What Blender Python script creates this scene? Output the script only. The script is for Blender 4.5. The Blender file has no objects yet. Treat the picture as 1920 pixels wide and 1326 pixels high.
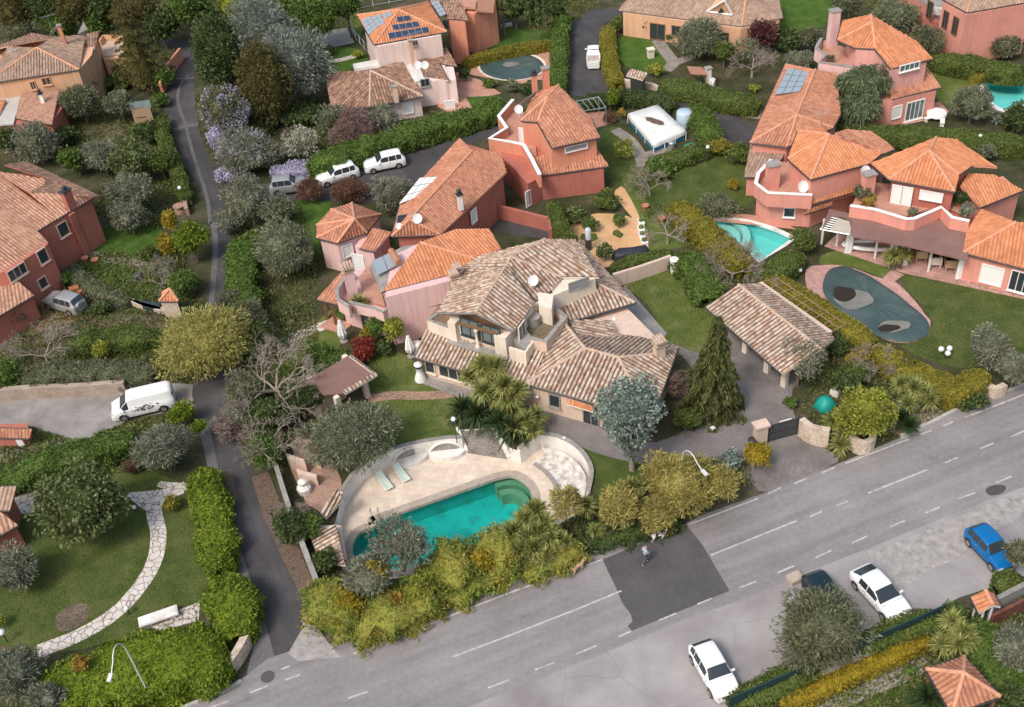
import bpy, math, random
import numpy as np
from mathutils import Vector, Matrix
from mathutils.geometry import delaunay_2d_cdt
SC = bpy.context.scene
C = SC.collection
rad = math.radians
# ---------------------------------------------------------------- camera
FPX, PITCH, ROLL, CAMH = 2100.0, rad(40.0), rad(6.1), 60.0      # focal length in photo pixels, tilt, roll, height
_F = np.array([0, math.cos(PITCH), -math.sin(PITCH)])
_R0 = np.array([1.0, 0, 0]); _D0 = np.cross(_F, _R0)
_R = _R0 * math.cos(ROLL) + _D0 * math.sin(ROLL)
_D = -_R0 * math.sin(ROLL) + _D0 * math.cos(ROLL)
CAM = np.array([0, 0, CAMH])
cd = bpy.data.cameras.new('camera'); cam = bpy.data.objects.new('camera', cd); C.objects.link(cam)
cd.sensor_width = 36.0; cd.lens = FPX / 1920 * 36.0; cd.clip_end = 2000
m = Matrix.Identity(4)
for i in range(3):
    m[i][0] = _R[i]; m[i][1] = -_D[i]; m[i][2] = -_F[i]; m[i][3] = CAM[i]
cam.matrix_world = m
SC.camera = cam
# ---------------------------------------------------------------- light
w = bpy.data.worlds.new('World'); SC.world = w; w.use_nodes = True
nt = w.node_tree; bg = nt.nodes['Background']; sk = nt.nodes.new('ShaderNodeTexSky')
sk.sky_type = 'NISHITA'; sk.sun_disc = False
SUN_EL, SUN_AZ = rad(52), rad(222)      # azimuth clockwise from +Y
sk.sun_elevation = SUN_EL; sk.sun_rotation = SUN_AZ; sk.air_density = 1.6; sk.dust_density = 5.0; sk.ozone_density = 1.0
nt.links.new(sk.outputs[0], bg.inputs[0]); bg.inputs[1].default_value = 0.13
ld = bpy.data.lights.new('sun', 'SUN'); ld.energy = 1.4; ld.angle = rad(13); ld.color = (1, 0.955, 0.90)
lo = bpy.data.objects.new('sun', ld); C.objects.link(lo)
sdir = Vector((math.sin(SUN_AZ) * math.cos(SUN_EL), math.cos(SUN_AZ) * math.cos(SUN_EL), math.sin(SUN_EL)))
lo.rotation_euler = sdir.to_track_quat('Z', 'Y').to_euler()
SC.view_settings.view_transform = 'Standard'; SC.view_settings.look = 'None'
SC.view_settings.exposure = 0.38; SC.view_settings.gamma = 1.0
# ---------------------------------------------------------------- helpers
def ray(px, py):
    return _F + _R * ((px - 960) / FPX) + _D * ((py - 663) / FPX)
def V(px, py, z=0.0):
    d = ray(px, py); t = (z - CAMH) / d[2]
    p = CAM + d * t
    return Vector((p[0], p[1], z))
def onplane(px, py, p0, n):
    d = Vector(ray(px, py)); c = Vector(CAM)
    t = (Vector(p0) - c).dot(n) / d.dot(n)
    return c + d * t
def mpp(px, py, z=0.0):          # metres per photo pixel
    p = V(px, py, z); dist = (np.array(p) - CAM) @ _F
    return dist / FPX
def smooth(pts, n=6, closed=False):
    out = []; N = len(pts)
    if closed:
        rng = range(N); g = lambda i: np.array(pts[i % N], float)
    else:
        rng = range(N - 1); g = lambda i: np.array(pts[min(max(i, 0), N - 1)], float)
    for i in rng:
        p0, p1, p2, p3 = g(i - 1), g(i), g(i + 1), g(i + 2)
        for k in range(n):
            t = k / n
            out.append(tuple(0.5 * ((2 * p1) + (-p0 + p2) * t + (2 * p0 - 5 * p1 + 4 * p2 - p3) * t * t + (-p0 + 3 * p1 - 3 * p2 + p3) * t ** 3)))
    if not closed: out.append(tuple(pts[-1]))
    return out
class MB:
    def __init__(s): s.v = []; s.f = []; s.uv = []; s.hasuv = False
    def face(s, pts, uv=None):
        b = len(s.v); s.v.extend([tuple(p) for p in pts]); s.f.append(tuple(range(b, b + len(pts))))
        s.uv.append(uv)
        if uv: s.hasuv = True
    def grid(s, rows, close=False):
        b = len(s.v); n = len(rows[0])
        for r in rows: s.v.extend([tuple(p) for p in r])
        for i in range(len(rows) - 1):
            for j in range(n - (0 if close else 1)):
                k = (j + 1) % n
                s.f.append((b + i * n + j, b + i * n + k, b + (i + 1) * n + k, b + (i + 1) * n + j)); s.uv.append(None)
    def prism(s, pts, z0, z1, bottom=False):
        n = len(pts)
        a = sum(pts[i][0] * pts[(i + 1) % n][1] - pts[(i + 1) % n][0] * pts[i][1] for i in range(n))
        if a < 0: pts = list(reversed(pts))
        s.face([(p[0], p[1], z1) for p in pts])
        if bottom: s.face([(p[0], p[1], z0) for p in reversed(pts)])
        for i in range(n):
            p, q = pts[i], pts[(i + 1) % n]
            s.face([(p[0], p[1], z0), (q[0], q[1], z0), (q[0], q[1], z1), (p[0], p[1], z1)])
    def box(s, c, size, ang=0.0, tilt=None):
        M = Matrix.Translation(Vector(c)) @ Matrix.Rotation(ang, 4, 'Z')
        if tilt: M = M @ Matrix.Rotation(tilt[0], 4, tilt[1])
        x, y, z = [q / 2 for q in size]
        P = [M @ Vector(q) for q in ((-x, -y, -z), (x, -y, -z), (x, y, -z), (-x, y, -z), (-x, -y, z), (x, -y, z), (x, y, z), (-x, y, z))]
        for f in ((3, 2, 1, 0), (4, 5, 6, 7), (0, 1, 5, 4), (1, 2, 6, 5), (2, 3, 7, 6), (3, 0, 4, 7)): s.face([P[i] for i in f])
    def tube(s, pts, r, n=8, caps=True):
        pts = [Vector(p) for p in pts]; rr = r if isinstance(r, (list, tuple)) else [r] * len(pts)
        rows = []; up = None
        for i, p in enumerate(pts):
            d = (pts[min(i + 1, len(pts) - 1)] - pts[max(i - 1, 0)])
            if d.length < 1e-9: d = Vector((0, 0, 1))
            d.normalize()
            if up is None: up = Vector((0, 0, 1)) if abs(d.z) < 0.9 else Vector((1, 0, 0))
            a = d.cross(up).normalized(); b = a.cross(d).normalized(); up = b
            rows.append([p + (a * math.cos(2 * math.pi * k / n) + b * math.sin(2 * math.pi * k / n)) * rr[i] for k in range(n)])
        s.grid(rows, close=True)
        if caps: s.face(list(reversed(rows[0]))); s.face(rows[-1])
    def lathe(s, c, prof, n=16):
        c = Vector(c)
        s.grid([[c + Vector((r * math.cos(2 * math.pi * k / n), r * math.sin(2 * math.pi * k / n), z)) for k in range(n)] for r, z in prof], close=True)
        if prof[-1][0] > 1e-4: s.face([c + Vector((prof[-1][0] * math.cos(2 * math.pi * k / n), prof[-1][0] * math.sin(2 * math.pi * k / n), prof[-1][1])) for k in range(n)])
    def mesh(s, name, origin=(0, 0, 0), sm=False):
        me = bpy.data.meshes.new(name)
        o = Vector(origin)
        me.from_pydata([(v[0] - o[0], v[1] - o[1], v[2] - o[2]) for v in s.v], [], s.f)
        if s.hasuv:
            l = me.uv_layers.new(name='UVMap'); k = 0
            for fi, f in enumerate(s.f):
                for j in range(len(f)):
                    if s.uv[fi]: l.data[k].uv = s.uv[fi][j]
                    k += 1
        if sm: me.polygons.foreach_set('use_smooth', [True] * len(me.polygons))
        me.update(); return me
def tag(o, label=None, cat=None, group=None, kind=None):
    if label: o['label'] = label
    if cat: o['category'] = cat
    if group: o['group'] = group
    if kind: o['kind'] = kind
    return o
def link(name, me, mt, parent=None, loc=(0, 0, 0)):
    o = bpy.data.objects.new(name, me); C.objects.link(o); o.location = loc
    if mt is not None:
        me.materials.clear(); me.materials.append(mt)
    if parent: o.parent = parent
    return o
def empty(name, loc, label, cat, group=None, rz=0):
    o = bpy.data.objects.new(name, None); C.objects.link(o); o.location = loc; o.rotation_euler = (0, 0, rz); o.empty_display_size = 0.3
    return tag(o, label, cat, group)
def copy_tree(o, parent=None):
    c = o.copy(); C.objects.link(c); c.parent = parent
    for ch in list(o.children): copy_tree(ch, c)
    return c
# ---------------------------------------------------------------- materials
def newmat(name):
    mt = bpy.data.materials.new(name); mt.use_nodes = True; n = mt.node_tree
    return mt, n, n.nodes['Principled BSDF']
def N(n, t, **k):
    nd = n.nodes.new(t)
    for a, b in k.items(): setattr(nd, a, b)
    return nd
def ramp(n, fac, stops):
    r = N(n, 'ShaderNodeValToRGB'); e = r.color_ramp.elements
    while len(e) < len(stops): e.new(0.5)
    for i, (p, c) in enumerate(stops):
        e[i].position = p; e[i].color = (*c, 1)
    n.links.new(fac, r.inputs[0]); return r.outputs[0]
def noise(n, scale, detail=4, vec=None, rough=0.6):
    t = N(n, 'ShaderNodeTexNoise'); t.inputs['Scale'].default_value = scale; t.inputs['Detail'].default_value = detail; t.inputs['Roughness'].default_value = rough
    if vec is None:
        g = n.nodes.get('GEO') or N(n, 'ShaderNodeNewGeometry', name='GEO'); vec = g.outputs['Position']
    n.links.new(vec, t.inputs['Vector']); return t.outputs['Fac']
def mixc(n, fac, a, b, mode='MIX'):
    x = N(n, 'ShaderNodeMix', data_type='RGBA', blend_type=mode)
    for s, q in ((x.inputs[0], fac), (x.inputs[6], a), (x.inputs[7], b)):
        if hasattr(q, 'links'): n.links.new(q, s)
        elif isinstance(q, tuple): s.default_value = (*q, 1)
        else: s.default_value = q
    return x.outputs[2]
def bump(n, b, h, strength, dist):
    bp = N(n, 'ShaderNodeBump'); bp.inputs['Strength'].default_value = strength; bp.inputs['Distance'].default_value = dist
    n.links.new(h, bp.inputs['Height']); n.links.new(bp.outputs[0], b.inputs['Normal'])
MATS = {}
def vm(name, stops, scale=0.6, rough=0.85, fine=None, bmp=0.0, bscale=12, metal=0.0, spec=0.3):
    """noise mottled material. stops: list of colours"""
    if name in MATS: return MATS[name]
    mt, n, b = newmat(name)
    k = len(stops); lo_, hi_ = 0.32, 0.68
    st = [(lo_ + (hi_ - lo_) * i / max(k - 1, 1), c) for i, c in enumerate(stops)]
    col = ramp(n, noise(n, scale, 6), st) if k > 1 else None
    if fine:
        f = noise(n, fine[0], 5); g = ramp(n, f, [(0.3, (1 - fine[1],) * 3), (0.7, (1 + fine[1],) * 3)])
        col = mixc(n, 1.0, col if col else stops[0], g, 'MULTIPLY')
    if col is None: b.inputs['Base Color'].default_value = (*stops[0], 1)
    elif isinstance(col, tuple): b.inputs['Base Color'].default_value = (*col, 1)
    else: n.links.new(col, b.inputs['Base Color'])
    b.inputs['Roughness'].default_value = rough; b.inputs['Metallic'].default_value = metal
    b.inputs['Specular IOR Level'].default_value = spec
    if bmp: bump(n, b, noise(n, bscale, 4), bmp, 0.05)
    MATS[name] = mt; return mt
def pl(name, c, rough=0.5, metal=0.0, spec=0.4): return vm(name, [c], rough=rough, metal=metal, spec=spec)
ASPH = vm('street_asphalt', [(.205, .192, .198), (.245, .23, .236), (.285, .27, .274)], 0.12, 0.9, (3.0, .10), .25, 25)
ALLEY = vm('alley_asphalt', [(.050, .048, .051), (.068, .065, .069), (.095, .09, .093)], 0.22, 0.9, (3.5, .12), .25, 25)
PATCH = vm('fresh_asphalt', [(.072, .070, .075), (.105, .10, .106)], 0.35, 0.85, (4, .12), .2, 25)
def wear(mt, px_a, px_b):
    a, b_ = V(*px_a), V(*px_b); ang = math.atan2(b_.y - a.y, b_.x - a.x); n = mt.node_tree; b = n.nodes['Principled BSDF']; o = b.inputs['Base Color'].links[0].from_socket
    mp = N(n, 'ShaderNodeMapping'); mp.inputs['Rotation'].default_value = (0, 0, -ang); g = n.nodes['GEO']
    r = N(n, 'ShaderNodeVectorRotate', rotation_type='Z_AXIS'); r.inputs['Angle'].default_value = -ang; n.links.new(g.outputs['Position'], r.inputs['Vector'])
    m2 = N(n, 'ShaderNodeVectorMath', operation='MULTIPLY'); m2.inputs[1].default_value = (.05, 1.0, 0); n.links.new(r.outputs[0], m2.inputs[0])
    t = ramp(n, noise(n, 1.1, 4, m2.outputs[0]), [(.32, (.86,) * 3), (.5, (1.0,) * 3), (.68, (1.12,) * 3)]); s_ = ramp(n, noise(n, .35, 5, None, .7), [(.60, (1.0,) * 3), (.72, (.80,) * 3)])
    n.links.new(mixc(n, 1.0, mixc(n, 1.0, o, t, 'MULTIPLY'), s_, 'MULTIPLY'), b.inputs['Base Color'])
wear(ASPH, (663, 1226), (1921, 738)); wear(ALLEY, (560, 1200), (420, 800))
CONC = None
def crackmat(name, stops, scale, cracksc, crackcol, width=0.03, rough=.9):
    mt, n, b = newmat(name)
    k = len(stops); col = ramp(n, noise(n, scale, 7), [(.32 + .36 * i / (k - 1), c) for i, c in enumerate(stops)])
    g = n.nodes['GEO']
    nz = N(n, 'ShaderNodeTexNoise'); nz.inputs['Scale'].default_value = cracksc * 2; nz.inputs['Detail'].default_value = 5
    n.links.new(g.outputs['Position'], nz.inputs['Vector'])
    ad = N(n, 'ShaderNodeVectorMath', operation='MULTIPLY_ADD'); ad.inputs[1].default_value = (min(1.2 / cracksc * .35, .9),) * 3
    n.links.new(nz.outputs['Color'], ad.inputs[0]); n.links.new(g.outputs['Position'], ad.inputs[2])
    vo = N(n, 'ShaderNodeTexVoronoi', feature='DISTANCE_TO_EDGE'); vo.inputs['Scale'].default_value = cracksc
    n.links.new(ad.outputs[0], vo.inputs['Vector'])
    f = ramp(n, vo.outputs['Distance'], [(0.0, (1, 1, 1)), (width, (0, 0, 0))])
    f2 = N(n, 'ShaderNodeSeparateColor'); n.links.new(f, f2.inputs[0])
    col = mixc(n, f2.outputs[0], col, crackcol)
    n.links.new(col, b.inputs['Base Color']); b.inputs['Roughness'].default_value = rough; b.inputs['Specular IOR Level'].default_value = .25
    bump(n, b, noise(n, 9, 5), .35, .04)
    MATS[name] = mt; return mt
CONC = crackmat('parking_concrete', [(.235, .215, .222), (.31, .29, .294), (.385, .365, .365)], 0.22, 0.16, (.22, .205, .205), .003)
BROKEN = crackmat('broken_asphalt', [(.23, .215, .215), (.31, .29, .285), (.36, .34, .33), (.41, .39, .38)], 1.9, 0.55, (.20, .185, .185), .010)
YARDC = crackmat('yard_concrete', [(.20, .185, .175), (.27, .25, .238), (.33, .31, .30)], .5, .35, (.17, .155, .145), .005)
FLAG = crackmat('flagstone', [(.52, .47, .43), (.60, .55, .51), (.68, .63, .59)], 1.2, 1.7, (.14, .11, .095), .075)
COBB = vm('cobble_drive', [(.155, .140, .138), (.20, .182, .178), (.235, .215, .21)], .5, .9, (7, .22), .4, 12)
LAWN = vm('lawn_grass', [(.078, .112, .026), (.110, .148, .036), (.180, .180, .075)], 0.45, 1.0, (9, .35), .8, 16, spec=.1)
LAWNB = vm('lush_grass', [(.048, .092, .018), (.066, .122, .022), (.095, .15, .034)], 0.8, 1.0, (9, .35), .8, 14, spec=.1)
LAWND = vm('dark_lawn', [(.052, .074, .020), (.076, .104, .028), (.115, .128, .044)], 0.5, 1.0, (9, .35), .8, 14, spec=.1)
SOIL = vm('rough_ground', [(.034, .044, .018), (.062, .064, .032), (.11, .095, .062)], 0.35, 1.0, (5, .4), .9, 8, spec=.1)
BROWN = vm('bare_earth', [(.10, .075, .06), (.15, .115, .09), (.20, .16, .125)], 0.8, 1.0, (6, .35), .7, 8, spec=.1)
GRAVEL = vm('pale_gravel', [(.20, .175, .155), (.27, .24, .215), (.33, .30, .27)], .8, 1.0, (9, .3), .5, 14, spec=.1)
LEAFL = vm('leaf_litter', [(.11, .078, .058), (.165, .115, .09), (.085, .078, .068)], 2.0, 1.0, (12, .45), .8, 18, spec=.1)
ORANGEP = vm('ochre_paving', [(.50, .30, .15), (.60, .37, .19), (.66, .43, .25)], .5, .9, (6, .08), .1)
PAVE = vm('grey_paving', [(.26, .24, .23), (.33, .31, .30)], .7, .9, (6, .15), .2)
LINE = vm('road_paint', [(.30, .285, .29), (.46, .45, .45), (.55, .54, .54)], 2.5, .8, (14, .2))
KERB = vm('kerb_stone', [(.38, .36, .34), (.50, .48, .45)], 1.5, .9, (9, .2))
def brickmat(name, c1, c2, cm, scale, bw=.5, bh=.25, ang=0.0):
    mt, n, b = newmat(name)
    g = N(n, 'ShaderNodeNewGeometry', name='GEO'); mp = N(n, 'ShaderNodeMapping'); mp.inputs['Rotation'].default_value = (0, 0, ang)
    n.links.new(g.outputs['Position'], mp.inputs[0])
    t = N(n, 'ShaderNodeTexBrick'); n.links.new(mp.outputs[0], t.inputs['Vector'])
    t.inputs['Color1'].default_value = (*c1, 1); t.inputs['Color2'].default_value = (*c2, 1); t.inputs['Mortar'].default_value = (*cm, 1)
    t.inputs['Scale'].default_value = scale; t.inputs['Mortar Size'].default_value = .018; t.inputs['Brick Width'].default_value = bw; t.inputs['Row Height'].default_value = bh
    f = ramp(n, noise(n, .8, 6), [(.3, (.82,) * 3), (.7, (1.1,) * 3)])
    col = mixc(n, 1.0, t.outputs['Color'], f, 'MULTIPLY')
    n.links.new(col, b.inputs['Base Color']); b.inputs['Roughness'].default_value = .85
    MATS[name] = mt; return mt
DECK = brickmat('deck_tiles', (.66, .545, .44), (.74, .635, .53), (.60, .495, .40), 1.0, .5, .5, .25)
TERRA = brickmat('terracotta_paving', (.46, .22, .16), (.56, .30, .22), (.42, .26, .2), 2.0, .5, .25, .2)
PINKP = brickmat('pink_paving', (.40, .20, .18), (.52, .30, .26), (.55, .42, .38), 1.6, .6, .3, .9)
BRICKP = brickmat('brick_path', (.34, .20, .15), (.46, .30, .23), (.25, .18, .14), 2.0, .5, .25, .1)
def wallm(name, c, v=.12):
    mt, n, b = newmat(name); col = ramp(n, noise(n, .4, 6), [(.3, tuple(x * (1 - v * 1.3) for x in c)), (.5, c), (.7, tuple(min(x * (1 + v * .7), .9) for x in c))])
    g = n.nodes['GEO']; mp = N(n, 'ShaderNodeMapping'); mp.inputs['Scale'].default_value = (2.6, 2.6, .22); n.links.new(g.outputs['Position'], mp.inputs[0])
    st = ramp(n, noise(n, 1.0, 5, mp.outputs[0], .7), [(.48, (0, 0, 0)), (.72, (.65,) * 3)]); s_ = N(n, 'ShaderNodeSeparateColor'); n.links.new(st, s_.inputs[0])
    gy = sum(c) / 3; col = mixc(n, s_.outputs[0], col, tuple(x * .45 + gy * .25 for x in c))          # rain streaks and faded paint
    n.links.new(col, b.inputs['Base Color']); b.inputs['Roughness'].default_value = .92; b.inputs['Specular IOR Level'].default_value = .2; bump(n, b, noise(n, 20, 3), .08, .03)
    MATS[name] = mt; return mt
CREAM = wallm('cream_render', (.66, .50, .41), .10)
CREAMW = wallm('pale_cream_trim', (.76, .66, .56), .10)
PINKW = wallm('pale_pink_render', (.74, .50, .49), .07)
SALMON = wallm('salmon_render', (.70, .31, .25), .10)
ORANGE = wallm('orange_render', (.69, .29, .19), .10)
REDW = wallm('brick_red_render', (.46, .16, .12), .14)
PEACH = wallm('peach_render', (.68, .40, .25), .08)
LPINK = wallm('whitish_pink_render', (.78, .62, .58), .06)
WHITE = vm('white_masonry', [(.58, .55, .52), (.76, .73, .70), (.84, .81, .78)], .9, .8, (6, .08))
WHITEP = pl('white_paint', (.82, .82, .82), .35)
GREYC = vm('grey_cement', [(.24, .225, .21), (.36, .34, .32)], 1.2, .9, (6, .2))
GLASS = pl('dark_glass', (.035, .045, .055), .08, 0, .6)
GLASSL = pl('bluish_glass', (.13, .18, .19), .06, 0, .8)
METAL = pl('grey_metal', (.42, .43, .45), .4, .6)
DMETAL = pl('dark_metal', (.06, .06, .065), .45, .3)
PV = pl('photovoltaic_blue', (.035, .055, .105), .15, .1, .7)
PVL = pl('solar_glass_pale', (.36, .42, .47), .15, .2, .7)
WOOD = vm('brown_wood', [(.16, .09, .05), (.24, .14, .08)], 3, .7)
BROWNF = vm('brown_felt', [(.20, .115, .10), (.25, .15, .13)], .5, .9, (4, .06))
STONE = crackmat('rubble_stone', [(.45, .36, .28), (.58, .48, .39), (.66, .57, .48)], 1.5, 2.6, (.30, .24, .19), .05)
FABG = pl('pale_green_fabric', (.58, .68, .60), .8)
def tilemat(name, stops, tl=.42, tw=.36, spread=1.0, dirt=(.13, .11, .095), dirtamt=.45, chan=.5):  # dirt colour also fills the channels, doubling there as painted shade
    mt, n, b = newmat(name)
    uv = N(n, 'ShaderNodeUVMap', uv_map='UVMap'); sp = N(n, 'ShaderNodeSeparateXYZ'); n.links.new(uv.outputs[0], sp.inputs[0])
    def mth(op, a, c=None):
        x = N(n, 'ShaderNodeMath', operation=op)
        for i, q in enumerate((a, c)):
            if q is None: continue
            if hasattr(q, 'links'): n.links.new(q, x.inputs[i])
            else: x.inputs[i].default_value = q
        return x.outputs[0]
    fu = mth('FLOOR', mth('DIVIDE', sp.outputs[0], tw))
    vv = mth('ADD', mth('DIVIDE', sp.outputs[1], tl), mth('MULTIPLY', fu, .37))
    fv = mth('FLOOR', vv); fr = mth('FRACT', vv)
    cb = N(n, 'ShaderNodeCombineXYZ'); n.links.new(fu, cb.inputs[0]); n.links.new(fv, cb.inputs[1])
    wn = N(n, 'ShaderNodeTexWhiteNoise', noise_dimensions='3D'); n.links.new(cb.outputs[0], wn.inputs['Vector'])
    k = len(stops); col = ramp(n, wn.outputs['Value'], [(.05 + .9 * i / (k - 1), c) for i, c in enumerate(stops)])
    d = noise(n, 2.6, 6, None, .7); dm = ramp(n, d, [(.50, (0, 0, 0)), (.66, (dirtamt,) * 3)])
    ds = N(n, 'ShaderNodeSeparateColor'); n.links.new(dm, ds.inputs[0])
    col = mixc(n, ds.outputs[0], col, dirt)
    big = ramp(n, noise(n, .25, 4), [(.3, (.85,) * 3), (.7, (1.12,) * 3)])
    col = mixc(n, 1.0, col, big, 'MULTIPLY')
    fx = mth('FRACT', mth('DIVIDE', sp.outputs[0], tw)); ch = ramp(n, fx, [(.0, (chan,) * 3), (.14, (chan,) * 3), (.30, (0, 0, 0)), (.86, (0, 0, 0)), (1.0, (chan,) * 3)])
    cs = N(n, 'ShaderNodeSeparateColor'); n.links.new(ch, cs.inputs[0]); col = mixc(n, cs.outputs[0], col, dirt)   # moss and soil in the channel tiles, plus shade painted into their colour
    n.links.new(col, b.inputs['Base Color']); b.inputs['Roughness'].default_value = .88; b.inputs['Specular IOR Level'].default_value = .2
    bump(n, b, mth('POWER', fr, 3.0), .6, .05)
    MATS[name] = mt; return mt
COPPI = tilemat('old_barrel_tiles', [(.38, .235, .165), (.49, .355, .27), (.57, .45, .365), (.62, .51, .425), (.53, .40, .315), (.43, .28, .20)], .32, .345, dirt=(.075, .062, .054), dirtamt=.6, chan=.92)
COPPIR = tilemat('weathered_brown_tiles', [(.24, .13, .09), (.36, .20, .14), (.46, .30, .21), (.30, .17, .12)], .42, .34, dirt=(.10, .08, .07), dirtamt=.6)
TORANGE = tilemat('orange_tiles', [(.52, .20, .095), (.60, .245, .12), (.66, .285, .15), (.57, .225, .11)], .42, .30, dirt=(.28, .14, .09), dirtamt=.35)
TRED = tilemat('terracotta_tiles', [(.42, .175, .105), (.50, .22, .135), (.57, .28, .18), (.46, .20, .125)], .42, .30, dirt=(.20, .125, .10), dirtamt=.5)
TPALE = tilemat('faded_brown_tiles', [(.32, .21, .155), (.40, .27, .20), (.46, .33, .25)], .42, .32, dirt=(.16, .12, .10), dirtamt=.45)
RIDGE = vm('ridge_mortar', [(.42, .30, .23), (.56, .44, .35)], 2, .9, (8, .2))
RIDGEO = vm('orange_ridge', [(.56, .26, .16), (.68, .36, .24)], 2, .9, (8, .15))
def watermat(name, c1, c2, scale=.4, deep=None):
    mt, n, b = newmat(name)
    col = ramp(n, noise(n, scale, 4), [(.3, c1), (.7, c2)])
    n.links.new(col, b.inputs['Base Color']); b.inputs['Roughness'].default_value = .12; b.inputs['Specular IOR Level'].default_value = .35
    bump(n, b, noise(n, 3, 3), .08, .05)
    MATS[name] = mt; return mt
POOLF = None
AQUA = watermat('aqua_water', (.12, .50, .48), (.20, .62, .58))
COVERG = vm('green_pool_cover', [(.045, .075, .078), (.065, .10, .10), (.11, .14, .135)], .22, .38, (3, .08), .8, 1.0)
# ---------------------------------------------------------------- ground sheets
def flat(px, z): return [V(x, y, z) for x, y in px]
def sheet(name, px, z, mt, holes=(), label=None, kind='structure', world=False, cat=None):
    P = [Vector((p[0], p[1])) for p in (px if world else flat(px, z))]
    verts = list(P); edges = []; n = len(P)
    edges = [(i, (i + 1) % n) for i in range(n)]
    for h in holes:
        hp = h; b = len(verts); verts += [Vector((p[0], p[1])) for p in hp]
        edges += [(b + i, b + (i + 1) % len(hp)) for i in range(len(hp))]
    vo, eo, fo, *_ = delaunay_2d_cdt(verts, edges, [], 1 if not holes else 0, 1e-5)
    def inside(pt, poly):
        c = False; j = len(poly) - 1
        for i in range(len(poly)):
            if (poly[i][1] > pt[1]) != (poly[j][1] > pt[1]) and pt[0] < (poly[j][0] - poly[i][0]) * (pt[1] - poly[i][1]) / (poly[j][1] - poly[i][1]) + poly[i][0]: c = not c
            j = i
        return c
    mb = MB()
    for f in fo:
        cx = sum(vo[i][0] for i in f) / len(f); cy = sum(vo[i][1] for i in f) / len(f)
        if not inside((cx, cy), P): continue
        if any(inside((cx, cy), h) for h in holes): continue
        a = sum(vo[f[i]][0] * vo[f[(i + 1) % len(f)]][1] - vo[f[(i + 1) % len(f)]][0] * vo[f[i]][1] for i in range(len(f)))
        g = f if a > 0 else list(reversed(f))
        mb.face([(vo[i][0], vo[i][1], z) for i in g])
    me = mb.mesh(name); o = link(name, me, mt)
    return tag(o, label, cat, kind=kind) if kind else o
def ribbon_pts(px, w, z, world=False):
    P = [p if world else V(p[0], p[1], z) for p in px]; L = []; R = []
    for i, p in enumerate(P):
        d = (Vector(P[min(i + 1, len(P) - 1)]) - Vector(P[max(i - 1, 0)])); d.z = 0; d.normalize()
        n = Vector((-d.y, d.x, 0)); ww = w[i] if isinstance(w, (list, tuple)) else w
        L.append(Vector(p) + n * ww / 2); R.append(Vector(p) - n * ww / 2)
    return L, R
def ribbon(name, px, w, z, mt, label=None, kind='structure', sm=0, z0=None):
    if sm: px = smooth(px, sm)
    L, R = ribbon_pts(px, w, z); mb = MB()
    if z0 is None:
        for i in range(len(L) - 1): mb.face([R[i], R[i + 1], L[i + 1], L[i]])
    else: wallstrip(mb, L, R, z0, z)
    o = link(name, mb.mesh(name), mt); return tag(o, label, kind=kind) if kind else o
def wallstrip(mb, L, R, z0, z1):
    zz = lambda p, z: (p[0], p[1], z)
    for i in range(len(L) - 1):
        mb.face([zz(R[i], z1), zz(R[i + 1], z1), zz(L[i + 1], z1), zz(L[i], z1)])
        mb.face([zz(R[i], z0), zz(R[i + 1], z0), zz(R[i + 1], z1), zz(R[i], z1)])
        mb.face([zz(L[i + 1], z0), zz(L[i], z0), zz(L[i], z1), zz(L[i + 1], z1)])
    mb.face([zz(L[0], z0), zz(R[0], z0), zz(R[0], z1), zz(L[0], z1)])
    mb.face([zz(R[-1], z0), zz(L[-1], z0), zz(L[-1], z1), zz(R[-1], z1)])
PZ = -1.3                         # pool terrace level, one flight of steps below the garden
terrace_px = smooth([(648, 948), (668, 915), (708, 883), (760, 862), (830, 848), (868, 846)], 5) + [(902, 853), (958, 862), (975, 868)] + \
    smooth([(1012, 838), (1052, 846), (1088, 868), (1110, 905), (1106, 945), (1085, 985)], 5) + [(1010, 1030), (860, 1085), (720, 1112), (648, 1090), (628, 1030)]
_ti = terrace_px.index((902, 853))
STB = [V(858, 806, 0), V(926, 802, 0)]           # top of the garden steps
terrace = flat(terrace_px[:_ti], PZ) + STB + flat(terrace_px[_ti + 1:], PZ)
poolA_px = [(695, 976), (703, 972), (928, 893)] + smooth([(928, 893), (962, 888), (990, 903), (1004, 926), (1000, 955), (985, 975)], 5)[1:] + [(972, 985), (830, 1062), (740, 1075)] + smooth([(740, 1075), (680, 1070), (655, 1045), (656, 1015), (672, 994), (700, 984)], 5)[1:]
poolA = flat(poolA_px, PZ)
poolB_px = [(1326, 412)] + smooth([(1332, 416), (1350, 410), (1400, 414), (1450, 428), (1490, 446)], 4)[1:] + [(1472, 460), (1424, 491)]
poolB = flat(poolB_px, 0)
poolC_px = smooth([(1838, 152), (1870, 143), (1930, 150), (1945, 180), (1910, 205), (1876, 206), (1848, 185)], 5, True)
poolC = flat(poolC_px, 0)
G0 = [Vector((-260, -60, 0)), Vector((260, -60, 0)), Vector((260, 420, 0)), Vector((-260, 420, 0))]
sheet('ground', G0, 0.0, SOIL, [terrace, poolB, poolC], world=True)
sheet('pool_terrace', terrace, PZ, DECK, [poolA], world=True)
def basin(name, pts, ztop, depth, mt):
    mb = MB(); n = len(pts)
    a = sum(pts[i][0] * pts[(i + 1) % n][1] - pts[(i + 1) % n][0] * pts[i][1] for i in range(n))
    P = list(pts) if a > 0 else list(reversed(pts))
    for i in range(n):
        p, q = P[i], P[(i + 1) % n]
        mb.face([(p[0], p[1], ztop), (q[0], q[1], ztop), (q[0], q[1], ztop - depth), (p[0], p[1], ztop - depth)])
    mb.face([(p[0], p[1], ztop - depth) for p in P])
    return link(name, mb.mesh(name), mt)
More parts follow.
